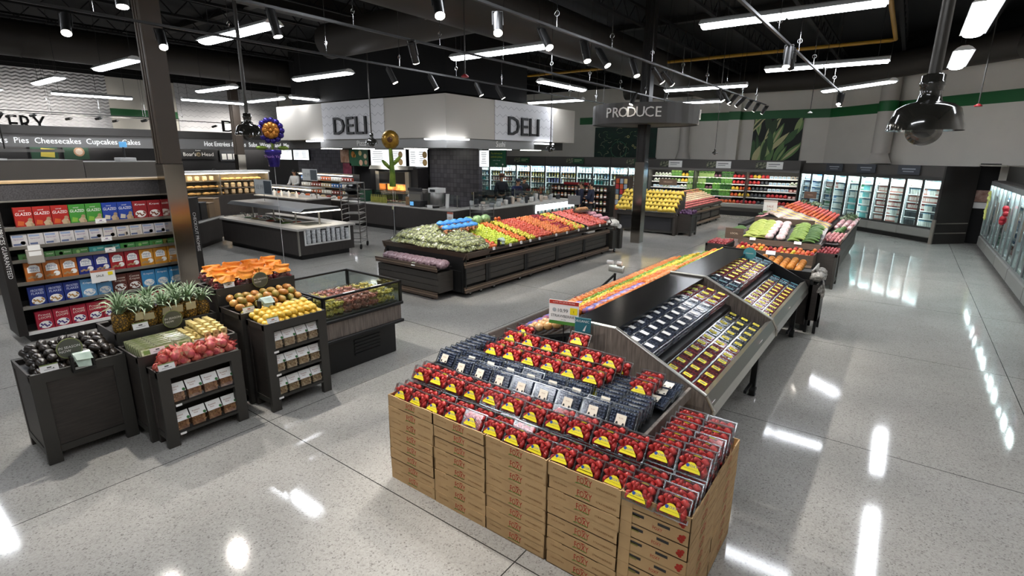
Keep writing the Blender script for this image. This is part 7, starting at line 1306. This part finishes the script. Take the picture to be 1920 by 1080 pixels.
# bakery case with tall grey back behind the cereal
t = thing('bakery_case', 'tall grey-backed bakery case behind the cereal shelves', 'display case', (-14,3.2,0)); GW = mat('warm_grey_panel','#6d665e',.5); MB().box((-1.0,-2.7,0), (.9,.2,2.42), GW).build('left_body', t); MB().box((-1.0,.21,0), (.9,2.0,2.38), mat('warm_grey_panel2','#625c55',.5)).build('right_body', t); MB().box((-1.0,-2.7,2.42), (.92,-.9,2.45), WHITE).build('top_cap', t)
t = thing('hood_vent', 'low steel hood above the bakery case at the left edge', 'hood', (-20.5,3.6,2.55)); MB().box((-.5,-1.2,0), (.5,1.2,.08), SIL).build('hood_panel', t); MB().rod((0,0,.08),(0,0,4.2),.02,CHARCOAL,6).build('hanger', t)
gadget('bakery_scale', 'white scale with blue display on the bakery case', 'scale', (-14.0,4.4,2.38), [('base','box',((-.2,-.15,0),(.2,.15,.08),WHITE)),('display','box',((-.18,-.02,.3),(.18,.02,.42),mat('screen_blue','#5a9acb'))),('mast','rod',((0,0,.08),(0,0,.32),.02,DGREY))])
# tray racks, stanchions, boards
def rack(label, x, y, h, rz):
    t = thing('tray_rack', label, 'rack', (x,y,0), rz)
    for sx in (-.24,.24):
        for sy in (-.3,.3): MB().rod((sx,sy,.16),(sx,sy,h),.014,SIL,6).build('upright', t)
    n = int((h-.3)/.13)
    for k in range(n):
        z = .3+k*.13; MB().box((-.24,-.31,z), (-.21,.31,z+.012), SIL).build('runner', t); MB().box((.21,-.31,z), (.24,.31,z+.012), SIL).build('runner', t)
        if k % 2 or k > n-4: MB().box((-.21,-.29,z+.012), (.21,.29,z+.03), mat('sheet_pan','#5d5d5c',.35,.7)).build('sheet_pan', t)
    for z in (.2, h): MB().rod((-.24,-.3,z),(.24,-.3,z),.012,SIL,6).rod((-.24,.3,z),(.24,.3,z),.012,SIL,6).rod((-.24,-.3,z),(-.24,.3,z),.012,SIL,6).rod((.24,-.3,z),(.24,.3,z),.012,SIL,6).build('frame_loop', t)
    for sx in (-.24,.24):
        for sy in (-.3,.3): MB().rod((sx-.015,sy,.07),(sx+.015,sy,.07),.07,RUBBER,10).box((sx-.012,sy-.012,.07),(sx+.012,sy+.012,.18),CHROME).build('caster', t)
rack('tall steel tray rack on wheels behind the salad bar', -12.3, 9.1, 1.8, R(35)); rack('steel tray rack beside the deli counter corner', -10.55, 12.6, 1.05, R(5)); 
one('black_bag', MB().ball((0,0,.13), (.2,.22,.16), mat('black_bin_bag','#0d0d0f',.3), 12, 7, jit=.12), 'round black bag lying on top of the tall tray rack', 'bag', (-12.3,9.1,1.5))
def stanchion(x, y, label): t = thing('stanchion', label, 'queue post', (x,y,0)); MB().lathe([(.17,0),(.17,.02),(.05,.05)], BLACK, 18).build('base', t); MB().rod((0,0,.04),(0,0,.92),.032,BLACK,10).build('post', t); MB().rod((0,0,.92),(0,0,.99),.038,BLACK,10).build('belt_head', t); MB().box((-.03,-.045,.9),(.03,-.03,1.0),mat('belt_tag','#b5b88a',.5)).build('belt_clip', t)
stanchion(-12.75, 10.93, 'black queue post in front of the long deli counter')
price_sign('price_sign', 'white price poster hung on the deli counter corner', (-11.32,11.96,.45), 0, .26, .38, [('SALE',.07,0,.2,'#b07a5a'),('5.99',.06,0,.12,'#777777')], '#c9705a', '#4f8a35', .0)
# snack shelving behind the sushi counter
t = thing('snack_shelving', 'dark shelving of jars and packets behind the sushi counter', 'shelving', (-11.4,20.6,0)); MB().box((-1.6,0,0), (1.3,.5,1.32), mat('shelf_dark_body','#1f1c1c',.5)).build('carcass', t); MB().box((-1.0,-.05,1.32), (.3,.1,1.42), mat('red_topper','#8a1f24',.5)).build('topper_sign', t)
for z in (.2,.5,.78,1.06): MB().box((-1.6,-.3,z), (1.3,0,z+.02), BLACK).build('shelf', t)
JAR = [flat('#8a4a2c'), flat('#b5622c'), flat('#c9b89a'), flat('#5a2c24'), flat('#7a7f4a')]
for z, w in ((.22,'bottom'),(.52,'second'),(.80,'third'),(1.08,'top')):
    for k in range(16): one('snack_jar', MB().lathe([(.05,0),(.055,.14),(.04,.17)], JAR[(k+int(z*10)) % 5], 8).lathe([(.056,.04),(.056,.1)], PAPER, 8).lathe([(.044,.17),(.044,.2)], INK, 8), 'jar on the %s snack shelf, %s' % (w, nth(k, 16)), 'jar', (-12.9+k*.178,20.4,z), (0,0,0), 'jars on the snack shelving')
t = thing('magazine_tower', 'dark tower of bright snack packets left of the bananas', 'shelving', (-9.6,20.6,0)); MB().box((-.3,0,0), (.35,.4,1.75), mat('tower_brown','#3a2f2a',.5)).build('tower_body', t)
for k in range(6):
    for i in range(3): one('snack_packet', MB().rbox((-.07,-.03,0), (.07,.02,.2), flat(('#b8542c','#8f9aa8','#c9b07a','#5a6a7a','#a52c30')[(k+i) % 5]), .015), 'snack packet hanging on the dark tower, %s of row %s' % (nth(i, 3), ('one','two','three','four','five','six')[k]), 'packet', (-9.75+i*.18,20.56,.35+k*.22), (0,0,0), 'snack packets on the dark tower')
price_sign('table_sign', 'small grey sign on a post before the two navy people', (-8.75,15.2,1.0), R(15), .42, .3, [('DEALS',.07,0,.15,'#8a7a78')], None, None, 1.0, 'sign', mat('sign_mid_grey','#8f8c8a',.5))

t = thing('grab_shelf', 'lit shelf unit of packaged deli food left of the tall tray rack', 'shelving', (-19.9,13.2,0)); MB().box((-1.9,.1,0), (1.9,.55,.9), CW).build('body', t); MB().box((-1.9,.5,.9), (1.9,.55,1.75), BLACK).build('back', t); MB().box((-1.85,.1,1.68), (1.85,.2,1.71), mat('under_cabinet_glow','#f4f8ff')).build('lamp_strip', t); MB().box((-1.9,.05,1.71), (1.9,.55,1.75), STEEL).build('top', t)
for z in (1.18,1.45): MB().box((-1.9,.2,z-.02), (1.9,.52,z), STEEL).build('shelf', t)
PKC = [flat('#2f6fb0'), flat('#d9d6d0'), flat('#c9622c'), flat('#e2ddd0'), flat('#8a3a2c'), flat('#c9b48a')]
for z, w, o in ((.905,'lowest',1),(1.185,'middle',3),(1.455,'top',0)):
    for k in range(20): one('deli_package', MB().rbox((-.075,-.05,0), (.075,.05,.15), PKC[(o + (k//4)) % 6], .015).rect((0,-.05,.08), .09, .06, X_, Z_, PAPER), 'deli package on the %s shelf of the lit unit, %s' % (w, nth(k, 20)), 'packet', (-21.65+k*.185,13.42,z), (0,0,0), 'deli packages on the lit unit')
for k in range(18): one('counter_pack', MB().rbox((-.08,-.06,0), (.08,.06,.1), PKC[(k*5) % 6 if k % 3 else 1], .02), 'small pack on the far deli counter, %s' % nth(k, 18), 'packet', (-23.2+k*.36,12.3,.882), (0,0,k), 'packs on the far deli counter')
# ---------------------------------------------------------------- people
SKIN = mat('skin_tone', '#b98a6c', .55); NAVY = mat('navy_cloth', '#141b33', .8); DKTR = mat('dark_trousers', '#1b1c22', .8); HAIRB = mat('black_hair', '#120f0e', .5)
def skinned(vs, es, rad, m, lv=2, root=0):
    me = bpy.data.meshes.new('figure'); me.from_pydata(vs, es, []); o = bpy.data.objects.new('figure', me); COL.objects.link(o)
    sk = o.modifiers.new('skin', 'SKIN'); sk.use_smooth_shade = True; d = me.skin_vertices[0].data if me.skin_vertices else None
    if d is None:
        bm = bmesh.new(); bm.from_mesh(me); bm.verts.layers.skin.verify(); bm.to_mesh(me); bm.free(); d = me.skin_vertices[0].data
    for i, r in enumerate(rad): d[i].radius = r if isinstance(r, tuple) else (r, r); d[i].use_root = (i == root)
    ss = o.modifiers.new('sub', 'SUBSURF'); ss.levels = lv; ss.render_levels = lv
    dg = bpy.context.evaluated_depsgraph_get(); dg.update(); e = o.evaluated_get(dg); g = e.to_mesh()
    r = ([tuple(v.co) for v in g.vertices], [tuple(p.vertices) for p in g.polygons]); e.to_mesh_clear(); bpy.data.objects.remove(o); bpy.data.meshes.remove(me); return r
def person(label, loc, rz, h=1.7, pose='stand', top=NAVY, pants=DKTR, hair=HAIRB, cap=None):
    """faces local -Y; arms: stand = hanging, front = hands working in front, crossed = folded"""
    k = h/1.72; lean = .16 if pose == 'lean' else 0.; L = lambda z: -lean*max(0, (z-.95))/.5
    J = {'pel':(0,0,.95),'bel':(0,L(1.1),1.1),'che':(0,L(1.28)-.005,1.28),'nk':(0,L(1.45)+.01,1.45),'hb':(0,L(1.54)-.012,1.545),'hm':(0,L(1.6)-.022,1.61),'ht':(0,L(1.66)-.015,1.665)}
    for s, q in ((-1,'l'),(1,'r')):
        J['sh'+q] = (s*.175, L(1.39)+.005, 1.39)
        if pose in ('front','lean'): J['el'+q] = (s*.23, L(1.15)-.07, 1.13); J['wr'+q] = (s*.14, L(1.1)-.30, 1.08)
        elif pose == 'crossed': J['el'+q] = (s*.24, -.06, 1.13); J['wr'+q] = (s*-.02, -.2, 1.16+.03*s)
        elif pose == 'chin' and s < 0: J['el'+q] = (s*.2, -.14, 1.16); J['wr'+q] = (s*.09, -.2, 1.42)
        else: J['el'+q] = (s*.23, .02, 1.13); J['wr'+q] = (s*.24, -.04, .90)
        J['hi'+q] = (s*.085, 0, .88); J['kn'+q] = (s*.095, -.015+(.02 if s > 0 else 0), .48); J['an'+q] = (s*.1, .02, .08); J['to'+q] = (s*.11, -.14, .03)
    rad = {'pel':(.135,.1),'bel':(.12,.09),'che':(.145,.1),'nk':.052,'hb':.06,'hm':(.078,.09),'ht':(.055,.065)}
    for q in 'lr': rad.update({'sh'+q:.062,'el'+q:.042,'wr'+q:.028,'hi'+q:.085,'kn'+q:.057,'an'+q:.04,'to'+q:.03})
    E = [('pel','bel'),('bel','che'),('che','nk'),('nk','hb'),('hb','hm'),('hm','ht')]
    for q in 'lr': E += [('che','sh'+q),('sh'+q,'el'+q),('el'+q,'wr'+q),('pel','hi'+q),('hi'+q,'kn'+q),('kn'+q,'an'+q),('an'+q,'to'+q)]
    for s, q in ((-1,'l'),(1,'r')):                    # palms, five fingers
        w = V(J['wr'+q]); d = (w - V(J['el'+q])).normalized(); sd = d.cross(V((0,0,1)) if abs(d.z) < .8 else V((0,-1,0))).normalized(); cu = d.cross(sd)
        pm = w + d*.05; J['pa'+q] = tuple(pm); rad['pa'+q] = (.026,.016); E.append(('wr'+q,'pa'+q))
        for f in range(5):
            off = (f-1.5)*.014; ln = (.06,.07,.066,.052,.045)[f]; a = pm + sd*(off if f < 4 else -.03*s) + d*(.02 if f < 4 else -.01); b = a + d*ln*.55 + (sd*(-.02*s) if f == 4 else V((0,0,0))); c = b + (d*.6 + cu*.7*(-1 if q == 'l' else 1)).normalized()*ln*.45
            for nm, p, r in (('a',a,.009),('b',b,.008),('c',c,.006)): J['f%s%d%s' % (q,f,nm)] = tuple(p); rad['f%s%d%s' % (q,f,nm)] = r
            E += [('pa'+q,'f%s%da' % (q,f)),('f%s%da' % (q,f),'f%s%db' % (q,f)),('f%s%db' % (q,f),'f%s%dc' % (q,f))]
    ks = list(J); ix = {n: i for i, n in enumerate(ks)}
    t = thing('person', label, 'person', loc, rz)
    vs, fs = skinned([J[n] for n in ks], [(ix[a], ix[b]) for a, b in E], [tuple(x*(.8 if n[:2] in ('pe','be','ch') else 1) for x in rad[n]) if isinstance(rad[n], tuple) else rad[n]*(.78 if n[:2] in ('sh','el','hi','kn') else 1) for n in ks], SKIN, 1); b = MB(); sc = MX.Scale(k, 4); b.X = sc; b.add(vs, fs, SKIN, True)
    hy = J['hm'][1]; b.ball((0, hy-.098, 1.595), (.013,.022,.022), SKIN, 8, 6)
    for s in (-1, 1): b.ball((s*.032, hy-.084, 1.622), (.012,.008,.008), PAPER, 8, 5).ball((s*.032, hy-.091, 1.622), (.006,.004,.006), INK, 6, 4).ball((s*.085, hy+.005, 1.605), (.012,.022,.032), SKIN, 8, 6)
    b.ball((0, hy-.082, 1.555), (.024,.008,.007), mat('lip_tone','#8a4a44',.5), 8, 5); b.build('body', t)
    def wear(name, names, edges, grow, m, extra=None):
        ii = {n: i for i, n in enumerate(names)}; v, f = skinned([(extra or J)[n] if extra and n in extra else J[n] for n in names], [(ii[a], ii[c]) for a, c in edges], [tuple(x+grow for x in rad[n]) if isinstance(rad[n], tuple) else rad[n]+grow for n in names], m, 1); q = MB(); q.X = sc; q.add(v, f, m, True); q.build(name, t)
    wear('jacket', ['pel','bel','che','nk','shl','shr','ell','elr','wrl','wrr'], [('pel','bel'),('bel','che'),('che','nk'),('che','shl'),('che','shr'),('shl','ell'),('shr','elr'),('ell','wrl'),('elr','wrr')], .022, top)
    wear('trousers', ['pel','hil','hir','knl','knr','anl','anr'], [('pel','hil'),('pel','hir'),('hil','knl'),('hir','knr'),('knl','anl'),('knr','anr')], .013, pants)
    for s, q in ((-1,'l'),(1,'r')): g = MB(); g.X = sc; g.rbox((s*.105-.045,-.19,0), (s*.105+.045,.08,.085), RUBBER, .025); g.build('shoe', t)
    g = MB(); g.X = sc; g.ball((0, hy+.022, 1.64), (.089,.098,.082), hair, 14, 9); g.build('hair', t)
    if cap: g = MB(); g.X = sc; g.lathe([(.1,1.655),(.098,1.69),(.07,1.735),(0,1.75)], cap, 16, (0,hy+.0,0)).rbox((-.075,hy-.19,1.655), (.075,hy-.06,1.668), cap, .005); g.build('cap', t)
    return t
person('person with short black hair in a navy jacket by the dark shelving, nearer the bananas', (-8.95,16.75,0), R(-75), 1.68, 'crossed'); person('person in navy touching the chin, left of the other navy person', (-9.4,16.85,0), R(-60), 1.68, 'chin', hair=mat('brown_hair','#3a2418',.6))
person('person in a dark jacket with a brown cap behind the sushi counter', (-12.1,15.6,.12), R(60), 1.78, 'stand', mat('dark_jacket','#1a1d26',.8), cap=mat('brown_cap','#5a3424',.7)); person('person in navy with a blue cap leaning at the sushi counter', (-12.05,16.4,0), R(70), 1.7, 'lean', mat('deep_blue_cloth','#16224a',.8), cap=NAVY)
person('person in black farther along behind the sushi counter', (-12.5,17.6,0), R(75), 1.72, 'front', mat('black_cloth','#15151a',.8))
person('person in a black shirt behind the bread case', (-25.3,11.3,0), R(90), 1.85, 'front', mat('black_cloth','#15151a',.8)); person('person in a white shirt bending behind the bread case', (-25.2,13.2,0), R(80), 1.75, 'lean', mat('white_cloth','#cfccc6',.8)); person('person in a white shirt at the far deli counter', (-22.6,13.6,0), R(20), 1.85, 'front', mat('white_cloth','#cfccc6',.8)); person('person in a rust red top at the far deli counter', (-20.9,13.6,0), R(0), 1.8, 'stand', mat('rust_cloth','#7a3420',.8))
